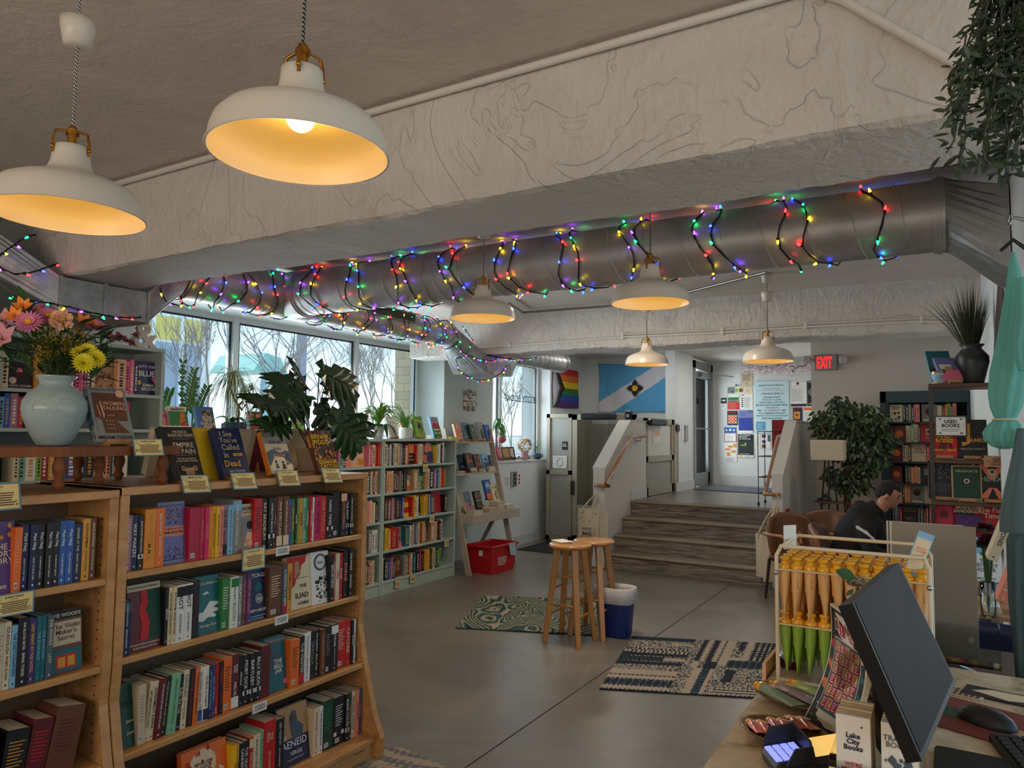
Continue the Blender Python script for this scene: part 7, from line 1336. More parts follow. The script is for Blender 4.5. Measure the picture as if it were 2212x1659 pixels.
rbook(2143,zb[2],.17,.23,'black',[('p',[(.05,.0),(.25,.0),(.6,.45),(.45,.5)][::-1],K('salmon')),('p',[(.95,.0),(.75,.0),(.42,.45),(.55,.5)][::-1],K('salmon')),('c',.5,.28,.11,K('cream')),('c',.5,.28,.06,K('teal')),('t','THE EXES',.5,.46,.96,.14,K('mint'),.02),('p',[(.1,.95),(.4,.68),(.5,.68),(.35,.95)][::-1],K('salmon')),('p',[(.9,.95),(.6,.68),(.5,.68),(.65,.95)][::-1],K('salmon'))],'black book THE EXES with a large orange X',dy=.04)
rbook(2036,zb[3],.14,.20,'crimson',[('c',.5,.25,.16,K('maroon'))],'bright pink book on the lowest visible rack board')
rbook(2089,zb[3],.16,.215,'black',[('t','BRANDON\nSANDERSON',.5,.14,.92,.2,K('cream'),.02),('r',.1,.3,.9,.6,K('purple'))],'black and purple book between the pink and red ones')
rbook(2140,zb[3],.17,.22,'red',[('t','The First\nTime',.5,.22,.85,.34,K('white'),.01)],'red book The First Time on the lowest visible board')
rbook(2043,zb[0],.13,.22,'teal',[('r',0,.5,1,.7,K('black')),('c',.5,.4,.28,K('slate')),('t','LIBRARIAN',.5,.55,.9,.12,K('lime'),.01),('t','STORY',.5,.82,.7,.08,K('white'))],'tilted blue book on the top of the used books rack',lean=.5,rz=.35)
rbook(2062,zb[0],.12,.18,'lavender',[('r',.1,.3,.7,.5,K('white')),('p',[(0,.6),(1,.5),(1,.9),(0,1)][::-1],K('pink'))],'pink and lilac paperback leaning beside the tilted blue book',dy=.04,lean=.6,rz=.5)
c=ony(2029,894,YR+.05);c.z=zb[0]+.0006;mb=MB();mb.lathe([(.001,0),(.036,0),(.037,.004),(.037,.06),(.034,.064)],K('beige'),c,24);mb.lathe([(.0375,.018),(.0375,.05)],K('light blue'),c,24);mb.lathe([(.038,.062),(.038,.078),(.001,.079)],STEEL,c,24);tag(mb.build('candle_tin',origin=c),'small candle jar with blue label on top of the rack','candle')
a,b_=ony(2018,898,YR-.03),ony(2090,943,YR-.03);mb=MB();mb.box((a.x,YR-.036,b_.z),(b_.x,YR-.03,a.z),mat('sign_green',(58,74,50),.6));Wd,Hd=b_.x-a.x,a.z-b_.z
art(mb,V(a.x,YR-.036,a.z),(1,0,0),(0,0,1),Wd,Hd,[('r',.05,.07,.95,.94,K('white')),('t','USED\nBOOKS',.5,.38,.55,.42,K('black'),.03),('lines',.2,.66,.8,.74,2,K('grey')),('p',[(.1,.17),(.22,.12),(.2,.2)],K('black')),('p',[(.9,.17),(.78,.12),(.8,.2)][::-1],K('black')),('p',[(.1,.84),(.22,.88),(.2,.8)][::-1],K('black')),('p',[(.9,.84),(.78,.88),(.8,.8)],K('black')),('c',.5,.12,.015,K('gold')),('c',.08,.5,.015,K('gold')),('c',.92,.5,.015,K('gold'))])
tag(mb.build('used_books_sign',origin='base'),'USED BOOKS sign hanging at the top of the rack','sign')
a,b_=ony(2125,984,YR-.02),ony(2184,1010,YR-.02);mb=MB();mb.box((a.x,YR-.024,b_.z),(b_.x,YR-.02,a.z),K('tan'));art(mb,V(a.x,YR-.024,a.z),(1,0,0),(0,0,1),b_.x-a.x,a.z-b_.z,[('t','USED\nBEST\nSELLERS',.5,.5,.5,.85,K('black'),.02),('r',.08,.48,.25,.52,K('black')),('r',.75,.48,.92,.52,K('black'))]);tag(mb.build('best_sellers_sign',origin='base'),'tan USED BEST SELLERS sign on a clear bin','sign')
mb=MB();mb.box((a.x-.01,YR-.018,zb[1]),(b_.x+.02,YR+.2,zb[1]+.10),ACRYL);tag(mb.build('plastic_bin',origin='base'),'clear plastic bin on the right end of the rack','bin')
gc=ony(2103,888,YR+.13);gc.z=zb[0]+.0006;gv=thing('grass_vase','dark grey vase of tall stiff grass on top of the rack','plant',gc);DV=mat('dark_grey_vase',(58,66,66),.4,noise=.4,nscale=9)
MB().lathe([(.001,0),(.055,0),(.062,.02),(.088,.13),(.086,.165),(.06,.20),(.05,.215),(.068,.235),(.05,.232),(.045,.21),(.001,.18)],DV,gc,32).build('vase',gv)
GR_=mat('dry_green_grass',(54,64,34),.6,noise=.4,nscale=3);mb=MB();rnd=random.Random(9)
for k in range(260):
 an=rnd.uniform(0,2*PI);sp_=rnd.uniform(0,1)**.7;L_=rnd.uniform(.30,.46);p0=gc+V(.03*math.cos(an)*sp_,.03*math.sin(an)*sp_,.20);p2=p0+V(math.cos(an)*sp_*L_*(.62 if math.cos(an)<0 else .30),math.sin(an)*sp_*L_*.62,L_*(1-.28*sp_*sp_));p1=p0.lerp(p2,.5)+V(0,0,.035*sp_)
 s_=V(-math.sin(an+rnd.random()),math.cos(an),0)*.0022;mb.add([p0-s_,p0+s_,p1+s_*.8,p2,p1-s_*.8],[(0,1,2,4),(4,2,3)],GR_)
o=mb.build('grass_blades',gv)
TB=mat('beech_table',(176,132,92),.45,noise=.15,nscale=6);tb=thing('side_table','pale wood table of used books behind the acrylic stand','table',(.35,3.95,0));q=onz(2125,1325,.74)
MB().box((q.x-.02,q.y-.02,.715),(.75,q.y+.45,.74),TB,.004).build('table_top',tb);[MB().box((x,yy,0),(x+.03,yy+.03,.715),BLKP).build('leg',tb)for x in(q.x,.7)for yy in(q.y,q.y+.40)]
tx,ty=q.x,q.y
mb=MB(frame((tx+.02,ty+.02,.7406),.25));mb.box((0,0,0),(.15,.11,.03),PAGES);mb.box((-.001,-.001,.03),(.151,.111,.032),K('white'));mb.text('DEATH WATCH',V(.075,.055,.032),(1,0,0),(0,1,0),.13,.05,K('black'),.02);tag(mb.build('book',origin=(tx,ty,.7406)),'white book lying flat on the pale table front','book')
for i,(cv,l_)in enumerate((('beige','lower'),('grey','upper'))):mb=MB(frame((tx+.01,ty+.17,.7406+.034*i),.1*i));mb.box((0,0,0),(.15,.12,.033),PAGES);mb.box((-.001,-.001,.0325),(.151,.121,.0335),K(cv));tag(mb.build('book',origin=(tx,ty+.17,.7406+.034*i)),l_+' thick book in the pile under the standing white book','book')
q2=ony(2130,1250,ty+.17);easel_book(frame((q2.x-.0,ty+.20,.835),-PI/2+.1),.135,.23,.05,'white',[('r',0,0,1,.35,K('light blue')),('s',.1,.05,.9,.38,16,.1,K('slate'),2),('t','THE\nODYSSEY\nHOMER',.5,.6,.8,.3,K('slate')),('t','EMILY WILSON',.5,.88,.6,.05,K('slate')),('r',0,.95,1,.98,K('navy'))],'white and blue book THE ODYSSEY standing on the pile','easel under the white and blue ODYSSEY book',lean=.12)
RO=mat('rose_dark_red',(96,22,44),.6);fw_=thing('rose_bouquet','dark red roses beside the gray sign board','flowers',(.13,3.6,.75));rnd=random.Random(4);mb=MB();lv=MB()
for k in range(9):
 q=ony(rnd.uniform(2113,2150),rnd.uniform(1135,1178),4.15);[mb.leaf(q,(rnd.uniform(-1,1),rnd.uniform(-1,.2),rnd.uniform(-.2,1)),(0,0,1),.032,.03,RO)for j in range(22)];[lv.leaf(q+V(0,.02,-.02),(rnd.uniform(-1,1),rnd.uniform(-1,1),.2),(0,0,1),.06,.03,LG)for j in range(4)];lv.tube([q,V(.16,4.15,.76)],.003,STEM,4)
mb.build('petals',fw_);lv.build('foliage',fw_);MB().lathe([(.001,0),(.03,0),(.035,.16),(.03,.16),(.001,.02)],ACRYL,(.16,4.15,.7412),20).build('vase',fw_)
for i,(px,cv,ink_,t_)in enumerate(((2170,'cream','black','DAISY JONES'),(2192,'salmon','white','THREE DAYS'))):
 q=ony(px,1150+90*i,3.4);M_=frame(q,-PI/2)@Matrix.Rotation(-.35,4,'X');mb=spine_book(M_@Matrix.Translation((0,-.02,-.12)),.035,.23,.15,cv,ink_,t_,rnd,1);tag(mb.build('book',origin=q),('cream book leaning, spine out, left of the grey shirt','salmon book THREE DAYS leaning left of the grey shirt')[i],'book')
sh_=thing('book_ledge','narrow wooden shelf holding leaning books by the shirts','shelf',(.28,3.4,0));MB().box((.17,3.28,.93),(.8,3.55,.95),TB).build('shelf_board',sh_);MB().box((.74,3.3,0),(.77,3.5,.93),BLKP).build('support',sh_)
BLU=mat('navy_plastic',(30,48,84),.4);CHR=mat('chrome',(210,210,214),.12,metal=1.0)
ch0=bpy.data.objects.new('stacking_chair',None);COL.objects.link(ch0)
mb=MB();mb.grid(lambda u,v:V((u-.5)*.42,(v-.5)*.40,.44+.02*(2*u-1)**2+.012*math.cos(v*6)),8,8,BLU);o=mb.build('seat',ch0,local=True);s_=o.modifiers.new('s','SOLIDIFY');s_.thickness=.012
mb=MB();mb.grid(lambda u,v:V((u-.5)*.42,.22+.05*v-.04*(1-(2*u-1)**2),.50+.30*v),8,6,BLU);o=mb.build('backrest',ch0,local=True);s_=o.modifiers.new('s','SOLIDIFY');s_.thickness=.012
for sx in(-1,1):MB().tube([V(sx*.2,-.22,0),V(sx*.19,-.16,.41),V(sx*.19,-.05,.43),V(sx*.19,.12,.43),V(sx*.2,.2,0)],.009,CHR,8).build('leg',ch0,local=True);MB().tube([V(sx*.19,.1,.43),V(sx*.2,.22,.6),V(sx*.2,.24,.75)],.009,CHR,8).build('back_tube',ch0,local=True)
for i in range(3):
 o=ch0 if i==0 else copy_tree(ch0);o.location=(.37,3.40-.012*i+.0,.055*i-.02*0);o.rotation_euler=(0,0,-.5+PI);tag(o,('lowest','middle','topmost')[i]+' navy plastic chair in the stack behind the counter','chair','stacked navy plastic chairs')
dt=thing('dark_table','dark wood table behind the marble counter holding the sign board','table',(.15,2.55,0));zt2=.90
MB().box((-.09,2.34,zt2-.04),(.75,2.85,zt2),DWD,.004).build('table_top',dt);[MB().box((x,yy,0),(x+.05,yy+.05,zt2-.04),DWD).build('leg',dt)for x in(-.07,.68)for yy in(2.36,2.78)]
GB=mat('grey_board',(150,138,122),.6);y_=2.52;A=[ony(a_,b_,y_)for a_,b_ in((1926,1127),(2103,1131),(2128,1418),(1945,1418))];zz_=zt2+.045
sb_=thing('sign_holder','clear acrylic holder with a large grey card seen from behind','sign holder',(A[3].x*.5+A[2].x*.5,y_,zt2))
xl2,xr2=A[0].x,A[1].x+.005
MB().box((xl2,y_,zz_),(xr2,y_+.004,A[0].z),GB,.0015).build('grey_card',sb_)
mb=MB();[mb.box((xl2-.004-.003*k,y_+.005+.004*k,zz_),(xr2-.03,y_+.007+.004*k,A[0].z-.0),K('white')if k!=2 else K('black'))for k in range(5)];mb.build('paper_stack',sb_)
mb=MB();mb.box((xl2-.01,y_-.03,zz_-.015),(xr2+.05,y_-.027,zz_+.10),ACRYL);mb.box((xl2-.01,y_+.04,zz_-.015),(xr2+.05,y_+.043,zz_+.16),ACRYL);mb.box((xl2-.01,y_-.03,zz_-.015),(xr2+.05,y_+.04,zz_-.012),ACRYL);mb.box((xr2+.047,y_-.03,zz_-.015),(xr2+.05,y_+.04,zz_+.10),ACRYL);mb.cyl((xr2-.02,y_-.031,zz_+.06),(xr2-.02,y_-.036,zz_+.06),.008,STEEL);mb.build('acrylic_pocket',sb_)
MB().lathe([(.001,.0006),(.07,.0006),(.07,.012),(.03,.02),(.02,.032),(.001,.033)],ACRYL,((xl2+xr2)/2+.03,y_+.005,zt2),40).build('round_base',sb_)
# ------------------------------------------------------------------ shirts by the right wall
AQ=mat('aqua_shirt_cloth',(104,176,166),.9,noise=.1,nscale=4,bump=.15,bscale=30);GS=mat('grey_blue_shirt_cloth',(84,108,112),.9,noise=.1,nscale=4,bump=.15,bscale=30)
def drape(mb,rows_,mt,Y,folds=7,depth=.05,seed=0,N=64):
 rnd=random.Random(seed);ph=rnd.uniform(0,6);vs=[];R_=[]
 for i in range(len(rows_)-1):
  for k in range(6):R_.append([rows_[i][j]+(rows_[i+1][j]-rows_[i][j])*k/6 for j in range(4)])
 R_.append(list(rows_[-1]))
 for xl,xr_,y_,am in R_:
  a,b_=ony(xl,y_,Y),ony(xr_,y_,Y);c_=(a+b_)/2;hw=(b_.x-a.x)/2
  for k in range(N):
   t_=2*PI*k/N;f_=1+am*(math.sin(folds*t_+ph+y_*.006)*.6+math.sin(folds*1.7*t_+y_*.011+ph)*.4);vs.append(c_+V(math.cos(t_)*hw*f_,math.sin(t_)*max(hw*.8,.012)*f_,0))
 n_=len(R_);mb.add(vs,[(i*N+k,i*N+(k+1)%N,(i+1)*N+(k+1)%N,(i+1)*N+k)for i in range(n_-1)for k in range(N)],mt,True);mb.add([vs[k]for k in range(N)],[tuple(range(N))],mt);mb.add([vs[(n_-1)*N+k]for k in range(N)],[tuple(range(N-1,-1,-1))],mt)
YS=2.5;s1=thing('shirt','aqua cotton shirt hanging knotted near the right edge','shirt',ony(2180,960,YS));mb=MB()
drape(mb,[(2184,2194,545,.05),(2176,2206,590,.08),(2166,2216,660,.12),(2152,2222,740,.12),(2138,2222,800,.12),(2134,2216,850,.13),(2138,2208,880,.12),(2146,2198,900,.10),(2150,2194,908,.08)],AQ,YS,6,seed=2);mb.build('shirt_body',s1)
mb=MB();drape(mb,[(2150,2194,904,.08),(2134,2202,918,.14),(2124,2208,935,.16),(2128,2206,952,.16),(2142,2196,964,.14),(2160,2180,970,.1)],AQ,YS,8,seed=5);mb.build('knotted_hem',s1)
mb=MB();drape(mb,[(2192,2230,600,.05),(2196,2240,680,.1),(2188,2236,730,.12),(2190,2230,770,.12),(2200,2226,800,.1)],AQ,YS-.08,5,seed=7);mb.build('sleeve',s1)
q=ony(2170,906,YS);MB().tube([q+V(.03*math.cos(k*PI/8),.028*math.sin(k*PI/8),0)for k in range(16)],.0025,K('cream'),5,closed=True).build('string_tie',s1)
q=ony(2189,540,YS);s_=MB();s_.tube([q+V(-.03,0,.0),q+V(0,0,.03),q+V(.03,0,.0)],.006,BLKP).tube([q+V(0,0,.03),q+V(0,0,.075),q+V(-.008,0,.085),q+V(-.006,0,.10),q+V(.006,0,.105)],.002,STEEL);tag(s_.build('coat_hanger',origin='base'),'hanger holding the aqua shirt','hanger')
s2_=thing('shirt','grey blue shirt hanging below the aqua one at right edge','shirt',ony(2190,1480,YS));mb=MB()
drape(mb,[(2196,2214,925,.04),(2184,2226,990,.08),(2168,2232,1060,.1),(2158,2236,1110,.1),(2158,2238,1150,.08)],GS,YS-.05,5,seed=3);mb.build('sleeve',s2_)
mb=MB();drape(mb,[(2190,2236,1130,.06),(2176,2240,1170,.1),(2180,2240,1300,.1),(2190,2244,1400,.1),(2196,2246,1500,.08)],GS,YS,6,seed=4);mb.build('shirt_body',s2_)
rl=MB();rl.tube([V(.30,2.2,2.17),V(.30,3.1,2.17)],.012,BLKP);rl.tube([V(.30,3.05,2.17),V(.30,3.05,0)],.012,BLKP);q=ony(2189,470,YS);rl.tube([V(.30,2.5,2.17),q+V(0,0,.0),q+V(-.01,0,-.02)],.006,STEEL);tag(rl.build('garment_rail',origin='base'),'metal garment rail carrying the hanging shirts','rail')
mb=MB();a=[ony(x,y_,4.3)for x,y_ in((2165,560),(2172,500),(2180,715),(2127,728))];mb.prism([V(.262,4.2,a[1].z),V(.262,5.2,a[3].z-.05),V(.262,4.3,a[3].z-.08)],(.006,0,0),DWD);tag(mb.build('wall_panel',origin='base'),'brown triangular panel on the wall behind the aqua shirt','panel')
# ------------------------------------------------------------------ trailing vine
VL=mat('vine_leaf',(70,88,62),.5,noise=.35,nscale=7);VL2=mat('vine_leaf_dark',(38,54,40),.5);VS_=mat('vine_stem',(70,74,56),.7)
vn=thing('hanging_vine','trailing artificial vine hanging at the top right corner','plant',ony(2195,40,1.75));rnd=random.Random(31)
MB().lathe([(.001,0),(.05,0),(.07,.12),(.001,.12)],DWD,(.19,1.75,2.62),20).tube([V(.19,1.75,2.74),V(.19,1.75,2.84)],.004,BLKP).build('basket',vn);lm=MB();stm_=MB()
for s_ in range(34):
 ex=rnd.choice((rnd.uniform(2040,2212),rnd.uniform(2110,2215)));ey=400-abs(ex-2150)*.3-rnd.uniform(0,260)if ex>2080 else rnd.uniform(150,370)
 a=V(.18+rnd.uniform(-.05,.05),1.75+rnd.uniform(-.05,.05),2.70);e_=ony(ex,ey,1.75+rnd.uniform(-.12,.12));m1=ony(max(2090,ex+rnd.uniform(5,60)),ey*.35,1.75)
 pts=[];
 for k in range(15):t_=k/14;pts.append(a*(1-t_)**2+m1*2*t_*(1-t_)+e_*t_*t_+V(rnd.uniform(-.008,.008),0,rnd.uniform(-.008,.008)))
 stm_.tube(pts,.0018,VS_,4)
 for k in range(2,15):
  for j in range(3):
   p=pts[k]+V(rnd.uniform(-.012,.012),rnd.uniform(-.012,.012),rnd.uniform(-.012,.012));lm.leaf(p,(rnd.uniform(-1,1),rnd.uniform(-1,1),rnd.uniform(-.9,.3)),(rnd.uniform(-.5,.5),-1,.5),rnd.uniform(.022,.042),rnd.uniform(.008,.013),VL if rnd.random()<.7 else VL2)
stm_.build('stems',vn);lm.build('leaves',vn)
# ================================================================== stools, bin, rugs
PINE=mat('varnished_pine',(196,134,66),.3,noise=.2,nscale=7,stretch=(1,1,.3),coat=.4)
def stool(label,c,feet,z):
 r=thing('bar_stool',label,'stool',(c.x,c.y,0),0,'round pine bar stools');mb=MB();mb.lathe([(.001,z-.032),(.150,z-.032),(.163,z-.022),(.165,z-.012),(.158,z-.001),(.14,z+.001),(.001,z-.002)],PINE,(c.x,c.y,0),48);mb.build('seat',r)
 tp=[c+(f_-c).normalized()*.10+V(0,0,z-.03)for f_ in feet]
 for f_,t_ in zip(feet,tp):
  mb=MB();a=(t_-f_).normalized();x=a.cross(V(0,0,1)).normalized();y_=a.cross(x);h_=.019;ps=[]
  for q,k in((f_,.9),(t_,1.15)):ps+=[q+x*h_*k*sx+y_*h_*k*sy for sx,sy in((-1,-1),(1,-1),(1,1),(-1,1))]
  for p in ps[:4]:p.z=.0015
  mb.hexa(ps,PINE);mb.build('leg',r)
 for i in range(4):
  for hh in((.30,.52)if i%2==0 else(.22,.42)):a=feet[i].lerp(tp[i],hh/z);b_=feet[(i+1)%4].lerp(tp[(i+1)%4],hh/z);MB().cyl(a,b_,.0095,PINE,n=10).build('rung',r)
 return r
fe=[onz(*q,0)for q in((1176,1388),(1249,1402),(1285,1382),(1213,1368))];c1=sum(fe,V(0,0,0))/4;zs1=.735
stool('front pine bar stool with a notebook on its seat',c1,fe,zs1)
c2_=onz(1283,1166,zs1);c2_.z=0;stool('rear pine bar stool half hidden behind the front one',c2_,[c2_+(f_-c1)for f_ in fe],zs1)
q=onz(1214,1170,zs1+.003);mb=MB(frame((q.x,q.y,zs1+.0015),-.55));mb.box((-.075,-.055,0),(.075,.055,.008),PAGES);mb.box((-.077,-.057,.0075),(.077,.057,.0095),K('white'));tag(mb.build('notebook',origin=(q.x,q.y,zs1+.0015)),'thin white notebook lying on the front bar stool','notebook')
tcn=onz(1329,1372,0);BLB=mat('blue_plastic',(24,50,120),.4);LIN=mat('bin_liner',(208,204,206),.35,noise=.15,nscale=12,bump=.5,bscale=16)
tr_=thing('waste_bin','blue plastic waste bin with a white liner beside the stools','bin',tcn)
def sq(rx,ry,z,N=48,w=0,sd=0):return[tcn+V(rx*abs(math.cos(a))**.55*(1 if math.cos(a)>0 else-1)*(1+w*math.sin(a*11+sd)),0,z)+V(0,ry*abs(math.sin(a))**.55*(1 if math.sin(a)>0 else-1)*(1+w*math.cos(a*13+sd*2)),0)for a in[2*PI*k/N for k in range(N)]]
def loop_loft(mb,rings,mt,cap=False):
 N=len(rings[0]);vs=[p for r_ in rings for p in r_];mb.add(vs,[(i*N+k,i*N+(k+1)%N,(i+1)*N+(k+1)%N,(i+1)*N+k)for i in range(len(rings)-1)for k in range(N)],mt,True)
 if cap:mb.add(rings[0],[tuple(range(N-1,-1,-1))],mt)
mb=MB();loop_loft(mb,[sq(.115,.085,.002),sq(.122,.09,.02),sq(.150,.112,.36)],BLB,True);mb.build('bin_body',tr_)
mb=MB();loop_loft(mb,[sq(.154,.117,.262,w=.02,sd=1),sq(.166,.128,.285,w=.03,sd=3),sq(.163,.124,.33,w=.02,sd=5),sq(.160,.120,.375,w=.02,sd=2),sq(.150,.112,.382,w=.02),sq(.136,.10,.355,w=.04,sd=4),sq(.125,.09,.22,w=.05,sd=6),sq(.11,.08,.05,w=.05)],LIN);mb.build('liner',tr_)
def rug(label,P4,nu,nv,fn,th=.009):
 mb=MB();P_=lambda u,v:P4[0].lerp(P4[1],u).lerp(P4[3].lerp(P4[2],u),v)
 for i in range(nu):
  for j in range(nv):
   mb.add([P_(i/nu,j/nv)+V(0,0,th),P_((i+1)/nu,j/nv)+V(0,0,th),P_((i+1)/nu,(j+1)/nv)+V(0,0,th),P_(i/nu,(j+1)/nv)+V(0,0,th)],[(0,1,2,3)],fn((i+.5)/nu,(j+.5)/nv))
 e_=[P_(0,0),P_(1,0),P_(1,1),P_(0,1)]
 for k in range(4):a,b_=e_[k],e_[(k+1)%4];mb.quad(a+V(0,0,.001),b_+V(0,0,.001),b_+V(0,0,th),a+V(0,0,th),RN)
 return tag(mb.build('rug',origin='base'),label,'rug')
def rm(n,c):return mat('rug_'+n,c,.95,bump=.6,bscale=300)
RN,RC,RT_,RG,RS=rm('navy',(26,34,52)),rm('cream',(184,170,152)),rm('teal',(58,98,100)),rm('green',(120,130,74)),rm('sage',(140,150,130))
rr_=random.Random(3)
def speck(u,v):return RC if rr_.random()<.55 else(RN if rr_.random()<.6 else RT_)
def geo(u,v):
 tri=abs((u*34)%1-.5)*2;tv=abs((v*22)%1-.5)*2
 if u<.44:
  w=v*12;k=int(w);f_=w-k
  if k in(0,2):return RC if abs(f_-.5)<.22+.25*tri else RN
  if k==1:return RN if((u*22)%1-.5)**2*4+(f_-.5)**2*3<.75 else RT_
  if k==3:return RC
  if k in(4,9):return speck(u,v)
  if k in(5,7)and u>.05:return RN if abs(f_-.5)<.3+.2*tri else RC
  if k==6:return(RT_ if tri>.8 and abs(f_-.5)<.2 else RN)if u<.3 else(RC if abs(f_-.5)<.35 else RN)
  if k==8:return RC if(tri>.6)==(f_>.5)else RN
  if k==10:return RC if u>.3 and f_<.4 else speck(u,v)
  return RN if abs(f_-.5)<.35+.1*tri else RT_
 if u<.50:return speck(u,v)
 if u<.66:
  if v<.42:return speck(u,v)if u<.53 else(RC if u<.575+.01*tv else(RN if u<.635 else RC)if tv>.35 or u>.63 else RT_)
  if v<.55:return RN if .58<u<.66 else(RC if u<.54 else speck(u,v))
  x=(u-.5)/.16;return RN if(x+.12*tv)%.5<.27 else RC
 if u<.72:return speck(u,v)if v<.5 else RC
 if v<.12:return RC if abs((v*25)%1-.5)<.2+.25*tri else RN
 if v<.45:return speck(u,v)if not(.74<u<.80 and .2<v<.42)else RN
 if v<.60:return RN if((u*22)%1-.5)**2*4+((v-.45)/.15-.5)**2*3<.8 else RT_
 if u<.84:return RC if u>.80 or v<.66 else(RN if .75<u<.79 and v>.78 else speck(u,v))
 x=(u-.84)*28;return RC if tv>.45 and(x%1)<.45 else RN
r2=[onz(*q,0)for q in((1295,1490),(1634,1510),(1684,1393),(1366,1376))]
rug('navy and cream geometric patterned rug on the floor before the counter',r2,150,84,geo)
def agate(u,v):
 d=math.sin(u*7+2*math.sin(v*5+u*4))+.8*math.sin(v*7+2.2*math.sin(u*9))+.05*math.sin(u*60+v*40)
 k=(d*2.3+math.sin(math.atan2(v-.5,(u-.55)*1.8)*9)*.5)%1
 return RC if k<.24 else(RT_ if k<.52 else(RN if k<.70 else(RG if k<.88 else RS)))
rug('green and cream leafy patterned rug under the stools',[onz(*q,0)for q in((984,1358),(1284,1374),(1300,1300),(1046,1287))],170,90,agate)
rug('corner of a faded beige patterned rug by the birch bookcase',[onz(*q,0)for q in((760,1690),(965,1662),(868,1618),(780,1622))],60,60,lambda u,v:rm('beige',(186,172,150))if math.sin(u*40)*math.sin(v*40)+math.sin(u*13+v*9)>-.2 else rm('worn_blue',(120,124,130)))
# ================================================================== marble counter
M=bpy.data.materials.new('cream_marble');M.use_nodes=True;t=M.node_tree;b=t.nodes['Principled BSDF'];MARB=M;b.inputs['Roughness'].default_value=.22
co=t.nodes.new('ShaderNodeTexCoord');n1=t.nodes.new('ShaderNodeTexNoise');n1.inputs['Scale'].default_value=7;n1.inputs['Detail'].default_value=10;n1.inputs['Roughness'].default_value=.7;n1.inputs['Distortion'].default_value=1.4
t.links.new(co.outputs['Object'],n1.inputs[0]);rp=t.nodes.new('ShaderNodeValToRGB');E_=rp.color_ramp.elements;E_[0].position=.30;E_[0].color=(*s2l((120,104,82)),1);E_[1].position=.62;E_[1].color=(*s2l((222,204,170)),1);e=E_.new(.42);e.color=(*s2l((196,176,142)),1)
t.links.new(n1.outputs[0],rp.inputs[0]);t.links.new(rp.outputs[0],b.inputs['Base Color'])
ZC=1.0;ct=thing('counter','cream marble topped sales counter in the lower right corner','counter',(.2,1.2,0))
MB().box((-.38,.2,ZC-.03),(1.1,2.19,ZC),MARB,.004).build('marble_top',ct);MB().box((-.33,.25,0),(1.05,2.12,ZC-.03),mat('counter_front',(78,66,58),.6)).build('cabinet',ct)
ZC+=.0006
WW_=mat('white_wire',(226,208,178),.4);YEL=mat('yellow_cap',(236,170,20),.35,coat=.3)
wr=thing('wire_rack','cream wire counter rack holding two tiers of squeeze tubes','rack',(-.19,1.95,ZC));xa,xb,y0_,y1_=-.352,-.035,1.84,2.06;zt3=1.315
for x in(xa,xb):MB().tube([V(x,y0_,ZC+.004),V(x,y0_,zt3-.02),V(x+(.01 if x==xa else-.01),y0_,zt3),V(x+(.01 if x==xa else-.01),y1_,zt3),V(x,y1_,zt3-.02),V(x,y1_,ZC+.004)],.0045,WW_,8).build('side_frame',wr)
for yy in(y0_,y1_):MB().tube([V(xa+.008,yy,zt3+.002),V(xb-.008,yy,zt3+.002)],.0045,WW_,8).build('top_bar',wr)
MB().tube([V(xa,y0_,ZC+.006),V(xb,y0_,ZC+.006),V(xb,y1_,ZC+.006),V(xa,y1_,ZC+.006)],.004,WW_,6,closed=True).build('base_frame',wr)
for zt_w in(1.262,1.135):
 mb=MB();[mb.tube([V(xa,y0_+.0+.044*k,zt_w),V(xb,y0_+.044*k,zt_w)],.002,WW_,5)for k in range(6)];[mb.tube([V(xa+.0288*k,y0_,zt_w),V(xa+.0288*k,y1_,zt_w)],.0016,WW_,4)for k in range(12)];mb.build('tube_grid',wr)
for s_ in(xa,xb):MB().ball((s_,y0_-.006,1.255),.006,STEEL,8).build('screw',wr)
def tube_proto(col,name,L_=.125):
 r=bpy.data.objects.new('squeeze_tube',None);COL.objects.link(r);mb=MB();R_=.0140;N=20;rings=[]
 for t_ in(0,.1,.3,.6,.85,1.0):rings.append([V(R_*(1-t_**1.7*.93)*math.cos(a),R_*(1+.2*t_)*math.sin(a),-L_*t_)for a in[2*PI*k/N for k in range(N)]])
 TM=mat('tube_'+name,col,.35,coat=.2);loop_loft(mb,rings,TM,True);mb.box((.0008-.0128,-.003,-.06),(-.0105,.003,-.02),TM);mb.box((.003,-.0128,-.05),(.007,-.0115,-.028),mat('tube_print',(150,110,60),.6));mb.build('tube_body',r,local=True)
 mb=MB();mb.lathe([(R_,-.010),(R_+.0006,.0),(R_*.95,.003),(.0085,.005),(.0085,.014),(.0105,.015),(.0105,.021),(.001,.022)],YEL,n=20);mb.build('cap',r,local=True);return r
tpA,tpB=tube_proto((226,176,112),'peach'),tube_proto((140,172,56),'green',.12)
first={0:True,1:True};rnd=random.Random(5)
for tier,(nc,pr0,zz,lb)in enumerate(((11,tpA,1.268,'peach squeeze tube with yellow cap in the upper tier of wire rack'),(5,tpB,1.141,'green squeeze tube with yellow cap in the lower tier of wire rack'))):
 for i in range(nc):
  for j in range(5):
   o=pr0 if first[tier]else copy_tree(pr0);first[tier]=False;o.location=(xa+.0144+.0288*i,y0_+.022+.044*j,zz+rnd.uniform(-.002,.002));o.rotation_euler=(rnd.uniform(-.03,.03),rnd.uniform(-.03,.03),rnd.uniform(-.3,.3));tag(o,lb,'squeeze tube',('peach' if tier==0 else 'green')+' tubes in the wire rack')
